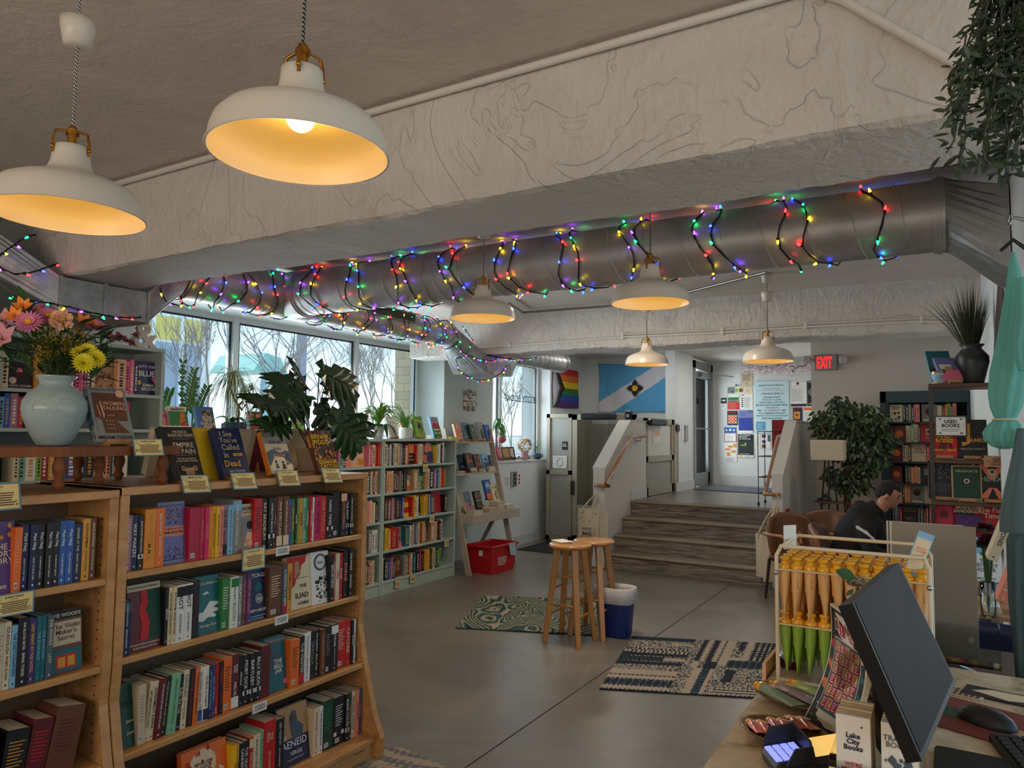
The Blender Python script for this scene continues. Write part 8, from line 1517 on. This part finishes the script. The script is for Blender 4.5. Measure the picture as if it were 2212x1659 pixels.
mb=MB(frame(ony(1980,1195,1.87),.3,0,.35));mb.box((-.012,-.001,-.05),(.022,.0,.05),K('light blue'));mb.box((-.010,-.0015,-.042),(.020,-.0008,.036),K('cream'));mb.text('HAND\nCREAM',V(.005,-.0017,.01),(1,0,0),(0,0,1),.024,.03,K('salmon'),.01);tag(mb.build('price_card',origin=ony(1980,1195,1.87)),'blue bordered price card on the right end of wire rack','card')
mb=MB(frame(ony(1706,1160,1.98),.9));mb.box((-.02,-.001,-.03),(.02,0,.03),K('white'));tag(mb.build('price_card',origin=ony(1706,1160,1.98)),'white card at the left end of the wire rack','card')
q=ony(1850,1262,1.80);pf=thing('paper_rose','rose folded from book pages with one green leaf before the rack','ornament',q);mb=MB();PG=mat('printed_page',(214,198,164),.8,noise=.35,nscale=90,dark=(120,108,88));rnd=random.Random(2)
for k in range(26):an=k*2.4;el=.2+1.2*k/26;mb.leaf(q+V(0,0,-.005),(math.cos(an)*math.cos(el),math.sin(an)*math.cos(el),math.sin(el)),(math.cos(an),math.sin(an),.5),.026,.026,PG)
mb.build('petals',pf);mb=MB();mb.leaf(q+V(.0,-.01,.014),(-1,-.2,.35),(0,-1,.7),.045,.026,LG,0,3);mb.leaf(q+V(-.005,-.01,-.01),(-.6,-.2,-.6),(0,-1,.3),.022,.010,DGRN);mb.build('leaves',pf);MB().tube([q,q+V(.006,0,-.1),V(q.x+.01,1.80,ZC)],.0015,STEM,5).build('stem',pf)
Pb,Qb,T1,T2=onz(1734,1556,ZC+.004),onz(1822,1612,ZC+.004),onz(1793,1303,1.205),onz(1863,1356,1.205);xdn=(Qb-Pb).normalized();nb_=V(xdn.y,-xdn.x,0);nb_=nb_ if nb_.x<0 else-nb_
bp_=thing('bingo_pad','pad of bingo sheets standing in a clear acrylic holder','pad',Pb)
def BP(u,v,e_=0.0):w=1-v;a=Pb.lerp(T1,w);b_=Qb.lerp(T2,w);return a.lerp(b_,u)-nb_*(.030*math.sin(PI*w)*.9)+nb_*e_
mb=MB()
for k in(0,1):mb.grid(lambda u,v:BP(v if k==0 else 1-v,u,-.012*k),12,2,K('white'))
mb.grid(lambda u,v:BP(1,v,-.012*u),1,12,K('cream'));mb.grid(lambda u,v:BP(u,0,-.012*v),1,1,K('cream'));mb.build('paper_block',bp_)
mb=MB();
def bq(u0,v0,u1,v1,mt,e_):n_=6;mb.grid(lambda a,b_:BP(u0+(u1-u0)*b_,v0+(v1-v0)*a,e_),n_,1,mt)
def bt(s__,u,v,w,h_,mt,e_,bold=.02):
 vs,fs,sz=textgeo(s__,bold);k=min(w/sz[0],h_/sz[1]*1.5);mb.add([BP(u+a*k,v-b_*k/1.5,e_)for a,b_ in vs],fs,mt)
bq(.03,.02,.97,.98,K('black'),.0005);bq(.03,.5,.14,.72,K('orange'),.0007);bq(.04,.3,.12,.5,K('red'),.0008);bq(.88,.45,.97,.9,K('teal'),.0007);bq(.86,.3,.97,.45,K('peach'),.0008);bq(.14,.27,.87,.875,K('cream'),.0009);bq(.155,.28,.855,.865,K('teal'),.0011);bt('LAKE CITY BOOKS - 2026',.5,.06,.85,.03,K('white'),.0011)
for k,(ch_,c_)in enumerate(zip('BINGO',('peach','crimson','peach','crimson','peach'))):bq(.14+.145*k,.10+.03*(k%2),.28+.145*k,.21+.03*(k%2),K(c_),.0009+.0002*k);bt(ch_,.21+.145*k,.155+.03*(k%2),.11,.08,K('slate')if k%2==0 else K('white'),.0020,.03)
for i in range(5):
 for j in range(6):
  u0,v0=.185+.13*i,.30+.092*j;a_=(i+j)%2;bq(u0,v0,u0+.12,v0+.085,K('crimson')if a_ else K('peach'),.0014)
  for k in range(4):bq(u0+.02,v0+.012+.018*k,u0+.10-.015*((i*3+k)%3),v0+.020+.018*k,K('white')if a_ else K('maroon'),.0017)
bt('TURN IN FOR PRIZES',.45,.93,.6,.02,K('cream'),.0011);mb.build('bingo_print',bp_)
mb=MB();a0,b0=Pb-nb_*-.006,Qb-nb_*-.006
for e_,z_ in((.008,.07),(-.04,.20)):p0,p1=Pb+nb_*e_,Qb+nb_*e_;t0,t1=(T1,T2)if z_>.1 else(Pb.lerp(T1,.3),Qb.lerp(T2,.3));mb.quad(p0,p1,t1+nb_*e_*.6,t0+nb_*e_*.6,ACRYL)
mb.box(Pb+V(0,-.1,-.003),Pb+V(.12,.06,-.001),ACRYL);mb.build('acrylic_holder',bp_)
SHEL=mat('olive_wood_bowl',(120,90,56),.35,noise=.5,nscale=16,coat=.4)
def dish(label,c,rx,ry,rz,h=.02):
 mb=MB(Matrix.Translation(c)@Matrix.Rotation(rz,4,'Z')@Matrix.Diagonal((rx,ry,1,1)));mb.lathe([(.001,.001),(.45,.001),(.8,h*.5),(1,h),(.97,h+.002),(.75,h*.55),(.4,.005),(.001,.005)],SHEL,n=40);return tag(mb.build('dish',origin=c),label,'dish')
def ltube(label,c,az,L_,r_,col,cap=True,txt='',up=.015,cat='tube',group=None):
 r=thing('squeeze_tube',label,cat,c,0,group);M_=Matrix.Translation(c)@Matrix.Rotation(az,4,'Z')@Matrix.Rotation(-up/L_,4,'Y');mb=MB(M_);N=16;vs=[]
 for t_ in(0,.15,.5,.85,1):vs.append([V(L_*t_,r_*(1+.5*t_)*math.cos(a),r_*(1-.92*t_)*math.sin(a)+r_*(1-t_*.8))for a in[2*PI*k/N for k in range(N)]])
 loop_loft(mb,vs,mat('tube_'+label.split()[0]+label.split()[1],col,.35,coat=.3),True)
 mb.lathe([(0,0)],YEL);
 if txt:mb.text(txt,V(L_*.45,0,r_*1.75),(1,0,0),(0,1,.0),L_*.55,r_*1.4,K('white'),.02,eps=.002)
 mb.build('tube_body',r);mb=MB(M_);mb.cyl((-.006,0,r_),(.004,0,r_),r_*1.08,YEL);mb.cyl((-.018,0,r_),(-.006,0,r_),r_*.6,YEL);mb.cyl((-.022,0,r_),(-.017,0,r_),r_*.8,YEL);mb.build('cap',r);return r
d1=onz(1685,1518,ZC);dish('oval olive wood dish with tester tubes by the bingo pad',d1+V(.02,.0,0),.10,.05,-.5)
for k,(px,py,c_,l_)in enumerate(((1650,1492,(122,150,130),'green grey'),(1683,1490,(150,130,140),'mauve grey'),(1722,1488,(170,190,110),'pale lime'))):
 q=onz(px,py,ZC+.02);ltube('%s tester tube marked TESTER in the olive wood dish'%l_,V(q.x,q.y,ZC+.012),-.75+.1*k,.12,.013,c_,txt='TESTER')
d2=onz(1685,1612,ZC);dish('round brown shell dish of small lip balm tubes',d2+V(.01,.02,0),.095,.065,-.4)
for k in range(6):
 q=onz(1622+22*k,1562+(4 if k%2 else 0)-2*k,ZC+.018);col=((220,90,60),(222,80,56),(190,70,110),(196,60,70),(170,40,44),(160,30,40))[k];ltube(('coral','tomato','magenta','rose','scarlet','burgundy')[k]+' lip balm tube with yellow cap in the shell dish',V(q.x,q.y,ZC+.008),-1.0,.065,.0085,col,txt='balm',group=None)
d3=onz(1890,1505,ZC);dish('olive wood dish behind the monitor with one tester',d3,.10,.05,-.6);q=onz(1878,1480,ZC+.02);ltube('amber tester tube lying behind the monitor foot',V(q.x,q.y,ZC+.012),-.9,.12,.013,(200,170,110),txt='TESTER')
for px,py,lb in((1700,1408,'small round tin at the counter edge, farther one'),(1684,1424,'small round tin at the counter edge, nearer one')):q=onz(px,py+12,ZC);q.x=max(q.x,-.345);mb=MB();mb.lathe([(.001,0),(.026,0),(.026,.022),(.028,.022),(.028,.032),(.001,.033)],K('maroon'),q,24);mb.lathe([(.0285,.021),(.0285,.032),(.001,.0335)],STEEL,q,24);mb.lathe([(.022,.034),(.001,.0341)],K('peach'),q,24);tag(mb.build('tin',origin=q),lb,'tin')
tq=onz(1708,1668,ZC);ter=thing('card_terminal','black card terminal with lit keypad and privacy shield','card terminal',tq);Mt=Matrix.Translation(tq)@Matrix.Rotation(.55,4,'Z')@Matrix.Rotation(-.16,4,'Y')
MB(Mt).box((-.035,-.04,.004),(.13,.04,.034),BLKP,.008).build('terminal_body',ter);MB(Mt).box((.035,-.032,.034),(.122,.034,.036),mat('terminal_screen_reflection',(236,196,110),.15,emit=(255,206,112),estr=.55)).build('screen',ter)  # warm lamp reflection painted on the screen as a glow
mb=MB(Mt);KEY=mat('lit_key',(150,160,255),.4,emit=(130,140,255),estr=.9)
for i in range(4):
 for j in range(3):mb.box((-.030+.014*i,-.028+.02*j,.034),(-.019+.014*i,-.012+.02*j,.0365),KEY)
mb.build('keypad',ter);mb=MB(Mt);mb.hexa([(-.03,.036,.03),(.032,.036,.03),(.032,.040,.03),(-.03,.040,.03),(-.012,.042,.062),(.028,.042,.062),(.028,.045,.062),(-.012,.045,.062)],BLKP);mb.hexa([(.028,-.036,.03),(.034,-.036,.03),(.034,.04,.03),(.028,.04,.03),(.03,-.03,.06),(.034,-.03,.06),(.034,.044,.066),(.03,.044,.066)],BLKP);mb.hexa([(-.02,-.044,.03),(.032,-.044,.03),(.032,-.04,.03),(-.02,-.04,.03),(.0,-.046,.058),(.03,-.046,.058),(.03,-.043,.058),(.0,-.043,.058)],BLKP);mb.build('privacy_shield',ter)
hb_=ony(1806,1540,1.31);bh=thing('bookmark_holder','clear acrylic holder of free bookmarks in the bottom foreground','holder',(hb_.x+.03,1.31,ZC));mb=MB();xh,yh=hb_.x-.012,1.295;zh=ony(1800,1640,1.30).z
for a_,b_ in(((xh,yh,ZC),(xh+.135,yh+.002,zh)),((xh,yh+.1,ZC),(xh+.135,yh+.102,zh+.03)),((xh,yh,ZC),(xh+.002,yh+.1,zh)),((xh+.133,yh,ZC),(xh+.135,yh+.1,zh)),((xh,yh,ZC),(xh+.135,yh+.1,ZC+.002))):mb.box(a_,b_,ACRYL)
mb.build('acrylic_box',bh);mb=MB();mb.box((xh+.002,yh-.001,zh-.05),(xh+.05,yh,zh-.01),K('cream'));mb.text('FREE BOOKMARK\n(with purchase)',V(xh+.026,yh-.0012,zh-.03),(1,0,0),(0,0,1),.042,.022,K('black'),.0);mb.build('handwritten_note',bh)
for k,(x_,t_,lb)in enumerate(((hb_.x,"WE'RE\nMOVING","stack of white bookmarks printed WE'RE MOVING in the holder"),(hb_.x+.065,'TRAVEL\nBOOK','stack of white and blue bookmarks in the right of the holder'))):
 zt4=ony(1806,1538,1.31).z-.0;mb=MB()
 for j in range(7):mb.box((x_+.0008*(j%2),yh+.010+.0115*j,ZC+.003),(x_+.050,yh+.0208+.0115*j,zt4-.0015*(j*5%3)),K('cream')if j else K('white'))
 art(mb,V(x_,yh+.010,zt4),(1,0,0),(0,0,1),.05,.15,([('t','Lake\nCity\nBooks',.5,.26,.55,.2,K('navy'),.03),('c',.75,.1,.03,K('navy')),('t',t_,.5,.52,.7,.16,K('red'),.02)]if k==0 else[('t',t_,.45,.18,.8,.2,K('slate'),.01),('s',.1,.35,.9,.9,30,.14,K('slate'),3)]));tag(mb.build('bookmarks',origin=(x_+.025,yh+.05,ZC+.003)),lb,'bookmarks')
zt5,zb5=1.334,1.118;A,Bq,Cq,Dq=onz(1942,1215,zt5),onz(1842,1303,zt5),onz(2065,1474,zb5),onz(1992,1645,zb5);mo_=thing('monitor','black flat monitor switched off, tilted, in the lower right','monitor',(.02,1.45,ZC))
yd5=((A+Bq)/2-(Cq+Dq)/2).normalized();xd5=((A-Bq)+(Cq-Dq)).normalized();nn5=xd5.cross(yd5)*(1 if xd5.cross(yd5).x>0 else-1);SCR=mat('dark_screen',(16,15,14),.6,spec=.12);BEZ=mat('bezel_black',(16,16,17),.5,spec=.3)
back=[p-nn5*.022 for p in(Dq,Cq,A,Bq)];frn=[Dq,Cq,A,Bq];mb=MB();mb.hexa(back+frn,BEZ);cc=(A+Bq+Cq+Dq)/4;mb.build('casing',mo_);mb=MB();ins=[cc+(p-cc)*.955+nn5*.0008+yd5*.004 for p in frn];mb.quad(*ins,SCR);mb.build('screen',mo_)
bs=cc-nn5*.03;MB().tube([bs,bs+V(-.015,0,-.07),bs+V(-.01,0,-.16),V(bs.x+.02,bs.y,ZC+.01)],.018,BEZ,10).build('neck',mo_);MB().box((-.03,1.30,ZC),(.15,1.60,ZC+.012),BEZ,.005).build('foot',mo_)
PADM=mat('red_brown_pad',(120,52,40),.8);pq=onz(2125,1560,ZC);mb=MB(frame((pq.x,pq.y,ZC),-.35));mb.box((-.11,-.10,0),(.2,.10,.003),PADM);mb.box((-.11,-.03,.003),(.0,.03,.0036),K('dark green'));mb.box((.06,-.07,.003),(.19,.0,.0037),K('tan'));tag(mb.build('mouse_pad',origin=pq),'red brown patterned mouse pad right of the monitor','mouse pad')
mq=onz(2132,1562,ZC+.0045);mb=MB(frame(mq,-.5)@Matrix.Diagonal((.056,.030,.030,1)));mb.lathe([(1,0),(.98,.25),(.85,.6),(.55,.9),(.001,1)],BLKP,n=32);tag(mb.build('computer_mouse',origin=mq),'black computer mouse on the patterned pad','mouse')
kq=onz(2150,1612,ZC);kb=thing('keyboard','black keyboard cut by the lower right corner','keyboard',kq);Mk=frame((kq.x-.01,kq.y+.02,ZC),-1.35);MB(Mk).box((0,0,0),(.42,.14,.016),BEZ,.003).build('keyboard_base',kb);mb=MB(Mk);[mb.box((.008+.0195*i,.008+.0215*j,.016),(.0245+.0195*i,.0265+.0215*j,.021),BLKP,.002)for i in range(21)for j in range(6)];o=mb.build('keys',kb);o['kind']='stuff'
q=onz(2082,1498,ZC);mb=MB(frame(q,-.2));mb.box((-.035,-.03,0),(.04,.03,.002),K('beige'));[mb.box((-.03+.011*i,-.025+.011*j,.002),(-.022+.011*i,-.017+.011*j,.0025),K('brown'))for i in range(6)for j in range(5)];tag(mb.build('sticker_sheet',origin=q),'sheet of small brown stickers on the marble counter','sticker sheet')
q=onz(2160,1506,ZC);mb=MB(frame(q,-.2));mb.box((-.07,-.035,0),(.09,.04,.003),K('black'));mb.add([(-.055,-.0,.0034),(-.02,.03,.0034),(.07,.034,.0034),(.08,.0,.0034),(.02,-.028,.0034)][::-1],[(4,3,2,1,0)],K('cream'));tag(mb.build('postcard',origin=q),'black postcard with a cream pattern at the counter rear','postcard')
q=onz(1664,1462,ZC-.10);mb=MB();mb.box((-.392,1.86,.9),(-.384,1.99,1.03),K('peach'));tag(mb.build('paper_sign',origin='base'),'peach rounded paper sign fixed to the counter side','sign')
# ================================================================== window sill of the small window
zs_=1.1862;CR2=mat('pink_ceramic',(206,150,160),.5)
def sill(px,X=X0-.04):q=onx(px,1000,X);return V(X,q.y,zs_)
c=sill(1133);r=thing('dried_bouquet','ball of cream dried flowers in a pink pot on the sill','plant',c);pot(r,c,.035,.058,.12,CR2);mb=MB();rnd=random.Random(8)
for k in range(420):d=Vector((rnd.gauss(0,1),rnd.gauss(0,1),rnd.gauss(0,1))).normalized();mb.leaf(c+V(0,0,.21)+d*.085,d+V(rnd.uniform(-.6,.6),rnd.uniform(-.6,.6),rnd.uniform(-.6,.6)),(rnd.random(),rnd.random(),1),.03,.024,rnd.choice((K('beige'),K('cream'),K('cream'),K('peach'),K('slate'))))
mb.build('dried_flowers',r)
c=sill(1161);r=thing('potted_plant','small plant in a round blue pot at the sill end','plant',c);MB().lathe([(.001,0),(.035,0),(.06,.03),(.062,.06),(.045,.085),(.05,.09),(.04,.088),(.001,.07)],BPL,c,32).build('pot',r);mb=MB();[mb.leaf(c+V(0,0,.09+.012*k),(rnd.uniform(-1,1),rnd.uniform(-1,1),.6),(0,0,1),.07,.02,GRN)for k in range(14)];mb.tube([c+V(0,0,.07),c+V(0,0,.25)],.003,STM);mb.build('leaves',r)
for px,cv,ink_,lb,w in((1080,'crimson','pink','red book standing at the left end of the window sill',.13),(1094,'brown','tan','brown framed book on the small window sill',.14),(1104,'black','beige','black framed card leaning on the small window sill',.14)):
 q=sill(px);easel_book(frame(q,.3 if px<1090 else-.5),w,.19,.018,cv,[('r',.15,.12,.85,.8,K(ink_))],lb,None,lean=.35)
mb=MB();[mb.leaf(V(X0-rnd.uniform(.02,.12),rnd.uniform(8.6,9.8),zs_+rnd.uniform(0,.04)),(rnd.uniform(-.5,.8),rnd.uniform(-1,1),rnd.uniform(0,.6)),(0,0,1),.05,.03,rnd.choice((LG,LG,GRN,PNK)))for k in range(150)];tag(mb.build('leaf_garland',origin='base'),'leafy garland lying along the small window sill','garland')
c=sill(1074,X0-.12);r=thing('pink_anthurium','tall green plant with large pink bloom at the sill left','plant',c);mb=MB();mb.tube([c,c+V(.03,.01,.25),c+V(.05,.0,.50)],.005,BLKP);[strap(mb,c+V(.02,0,.40+.02*k),rnd.uniform(-1.8,1.8),.17,.06,GRN,.5,1.4)for k in range(10)];mb.build('stem_and_leaves',r);mb=MB();mb.ball(c+V(.05,.03,.30),.06,PNK2,12,.055);mb.ball(c+V(.05,.0,.43),.022,PNK,8,.05);mb.build('bloom',r)
# ================================================================== outside
def block(name,rgb,sc=2.4):
 M=bpy.data.materials.new(name);M.use_nodes=True;t=M.node_tree;b=t.nodes['Principled BSDF'];b.inputs['Roughness'].default_value=.9
 co=t.nodes.new('ShaderNodeTexCoord');mp=t.nodes.new('ShaderNodeMapping');mp.inputs['Rotation'].default_value=(PI/2,0,0);br_=t.nodes.new('ShaderNodeTexBrick');br_.inputs['Scale'].default_value=sc;br_.inputs['Mortar Size'].default_value=.01;c_=s2l(rgb)
 br_.inputs['Color1'].default_value=(*c_,1);br_.inputs['Color2'].default_value=(*[v*.85 for v in c_],1);br_.inputs['Mortar'].default_value=(*[v*.6 for v in c_],1);t.links.new(co.outputs['Object'],mp.inputs[0]);t.links.new(mp.outputs[0],br_.inputs[0]);t.links.new(br_.outputs[0],b.inputs[0]);return M
TANB=block('tan_block',(206,184,150));GND=mat('outdoor_paving',(190,186,180),.9,noise=.1,nscale=1)
g=MB().box((-90,-30,-.15),(-5.72,90,-.02),GND);struct(g,'ground')
y_=onx(853,820,-6.02).y;mb=MB();mb.box((-6.02,y_,0),(-5.72,y_+.6,3.1),TANB);tag(mb.build('block_pier',origin='base'),'tan block pier outside the right end of the large window','pier')
y_=onx(1131,820,-6.1).y;mb=MB();mb.box((-6.1,y_,0),(-5.72,y_+.8,3.1),TANB);tag(mb.build('block_pier',origin='base'),'tan block pier outside the small window','pier')
mb=MB();mb.box((-4.9,11.3,.3),(-4.6,14.5,3.2),TANB);tag(mb.build('block_wall',origin='base'),'tan block wall seen through the entrance door','wall')
bd=thing('building','pale yellow building across the yard seen through left window','building',(-15,10,0));FAC=mat('pale_facade',(246,244,240),.8);YE_=mat('yellow_spandrel',(226,206,110),.7);BG=mat('blue_tinted_glazing',(160,172,186),.25)
ya,yb=onx(300,780,-15).y,onx(445,780,-15).y;MB().box((-17,ya-4,0),(-15,yb,9),FAC).build('facade',bd);zz=onx(400,770,-15).z
MB().box((-15.02,ya-4,onx(400,738,-15).z),(-14.95,yb-.15,onx(400,690,-15).z),YE_).build('spandrel',bd);MB().box((-15.02,ya-4,.3),(-14.97,yb-.15,onx(400,745,-15).z),BG).build('glazing',bd)
for k in range(9):y_=ya-4+(yb-ya+4)*k/8;MB().box((-14.97,y_-.04,.3),(-14.90,y_+.04,onx(400,690,-15).z),FAC).build('mullion',bd)
pv=thing('pavilion','teal roofed pavilion in the distance beyond the fence','pavilion',(-32,26,0));q0,q1=onx(548,800,-34),onx(622,800,-34);MB().prism([V(-34,q0.y,q0.z),V(-34,q1.y,q0.z),V(-34,q1.y-.6,q0.z+.9),V(-34,q0.y+.8,q0.z+1.1)],(-4,0,0),mat('teal_roof',(150,190,178),.7)).build('roof',pv);[MB().box((-34,y_,0),(-33.7,y_+.25,q0.z),mat('teal_post',(150,184,190),.7)).build('post',pv)for y_ in(q0.y+.5,(q0.y+q1.y)/2,q1.y-.7)]
fn=thing('fence','white picket railing across the yard outside the large window','fence',(-20,20,0));FWM=mat('railing_paint',(206,206,204),.7);mb=MB();mb.box((-20,2,1.35),(-19.95,40,1.42),FWM);mb.box((-20,2,.4),(-19.95,40,.46),FWM);mb.build('rail',fn);mb=MB();[mb.box((-19.99,2+.16*k,.2),(-19.96,2.04+.16*k,1.38),FWM)for k in range(235)];o=mb.build('pickets',fn);o['kind']='stuff'
bb=thing('sign_tower','lattice roofed sign post in the yard outside','signpost',(-16,16,0));q=onx(652,750,-18);PUR=mat('purple_grey_post',(152,150,164),.7);MB().box(q+V(-.1,-.13,-q.z),q+V(.1,.13,.9),PUR).build('post',bb);mb=MB()
for s_ in(-1,1):[mb.tube([q+V(0,s_*.1,.9-.1*k),q+V(0,s_*(1.0+.1*k),.75-.25*k),q+V(0,s_*(2.3-.35*k),-.1-.1*k)],.018,PUR,5)for k in range(3)];mb.tube([q+V(0,s_*2.3,-.1),q+V(0,s_*1.2,-.75),q+V(0,s_*.3,-1.5)],.018,PUR,5);mb.tube([q+V(0,s_*.1,-.3),q+V(0,s_*1.2,.5)],.02,PUR,5)
mb.build('lattice',bb)
BARK=mat('bare_bark',(150,138,130),.9);HAZE=mat('bud_haze',(150,150,104),.9)
def tree(label,px,X,h_,spread,seed,lean=0.0,lv=5,buds=False):
 rnd=random.Random(seed);q=onx(px,900,X);base=V(X,q.y,0);r=thing('bare_tree',label,'tree',base);mb=MB()
 def grow(p,d,L_,rd,n):
  e_=p+d*L_;m1=p.lerp(e_,.5)+V(rnd.uniform(-.04,.04)*L_,rnd.uniform(-.06,.06)*L_,0);mb.tube([p,m1,e_],[max(rd,.006),max(rd*.85,.005),max(rd*.7,.004)],BARK,5 if n>2 else 3,caps=False)
  if n==0:return
  for k in range(3 if n>1 else 4):
   nd=(d+V(rnd.uniform(-.5,.5),rnd.uniform(-.75,.75)*spread,rnd.uniform(-.15,.45))).normalized();grow(p.lerp(e_,rnd.uniform(.55,1))if k else e_,nd,L_*rnd.uniform(.6,.82),rd*.6,n-1)
 grow(base,V(0,lean,1).normalized(),h_*.32,.030*h_/4,lv);mb.build('branches',r)
tree('slender bare tree before the pale building',447,-12,5.4,.7,1)
tree('bare tree with upright branches behind the ponytail plant',520,-13,6.2,.8,4,.1,4)
tree('bare leaning tree crossing the middle window pane',600,-14,6.5,1.3,7,.5,4)
tree('bare budding tree in the right window pane',815,-14,5.2,.9,12)
tree('bare budding tree in the small window',1105,-13,4.8,1.0,15)
tree('distant bare tree behind the lattice sign post',700,-26,8,1.1,21)
tree('distant bare tree at the right of the large window',850,-24,7.5,1.0,23)
tree('distant bare tree left in the small window',1085,-24,8,1.0,26)
# ================================================================== labels of the shelved books
if REST.v:tag(REST.build('books',origin='base'),'remaining book spines filling the partly hidden shelves further back','books',kind='stuff')
ORD=['first','second','third','fourth','fifth','sixth','seventh','eighth','ninth','tenth','eleventh','twelfth','thirteenth','fourteenth','fifteenth','sixteenth','seventeenth','eighteenth','nineteenth','twentieth']
def ordn(k):
 if k<=20:return ORD[k-1]
 t_={2:'twenty',3:'thirty',4:'forty',5:'fifty'}[k//10];u=k%10
 return t_+('-'+ORD[u-1]if u else 'th').replace('yth','ieth')
_sh={}
for b_ in BOOKS:_sh.setdefault(b_[3],[]).append(b_)
_cand={}
def cname(c):return c.replace('cover_','').replace('_',' ')
for s_,L_ in _sh.items():
 for i,b_ in enumerate(L_):
  lc=cname(L_[i-1][1])if i else None;rc=cname(L_[i+1][1])if i<len(L_)-1 else None;me_=cname(b_[1])
  if lc and rc:t_='%s %s between %s and %s books, %s'%(me_,b_[2],lc,rc,s_)
  elif rc:t_='%s %s at the left end of the %s'%(me_,b_[2],s_)
  else:t_='%s %s at the right end of the %s'%(me_,b_[2],s_)
  b_.append(t_);b_.append(i+1);_cand[t_]=_cand.get(t_,0)+1
for b_ in BOOKS:
 t_=b_[-2]
 if _cand[t_]>1 or len(t_.split())>16:t_='%s %s, %s from the left on the %s'%(cname(b_[1]),b_[2],ordn(b_[-1]),b_[3])
 b_[0]['label']=t_;b_[0]['group']='books on the '+b_[3]
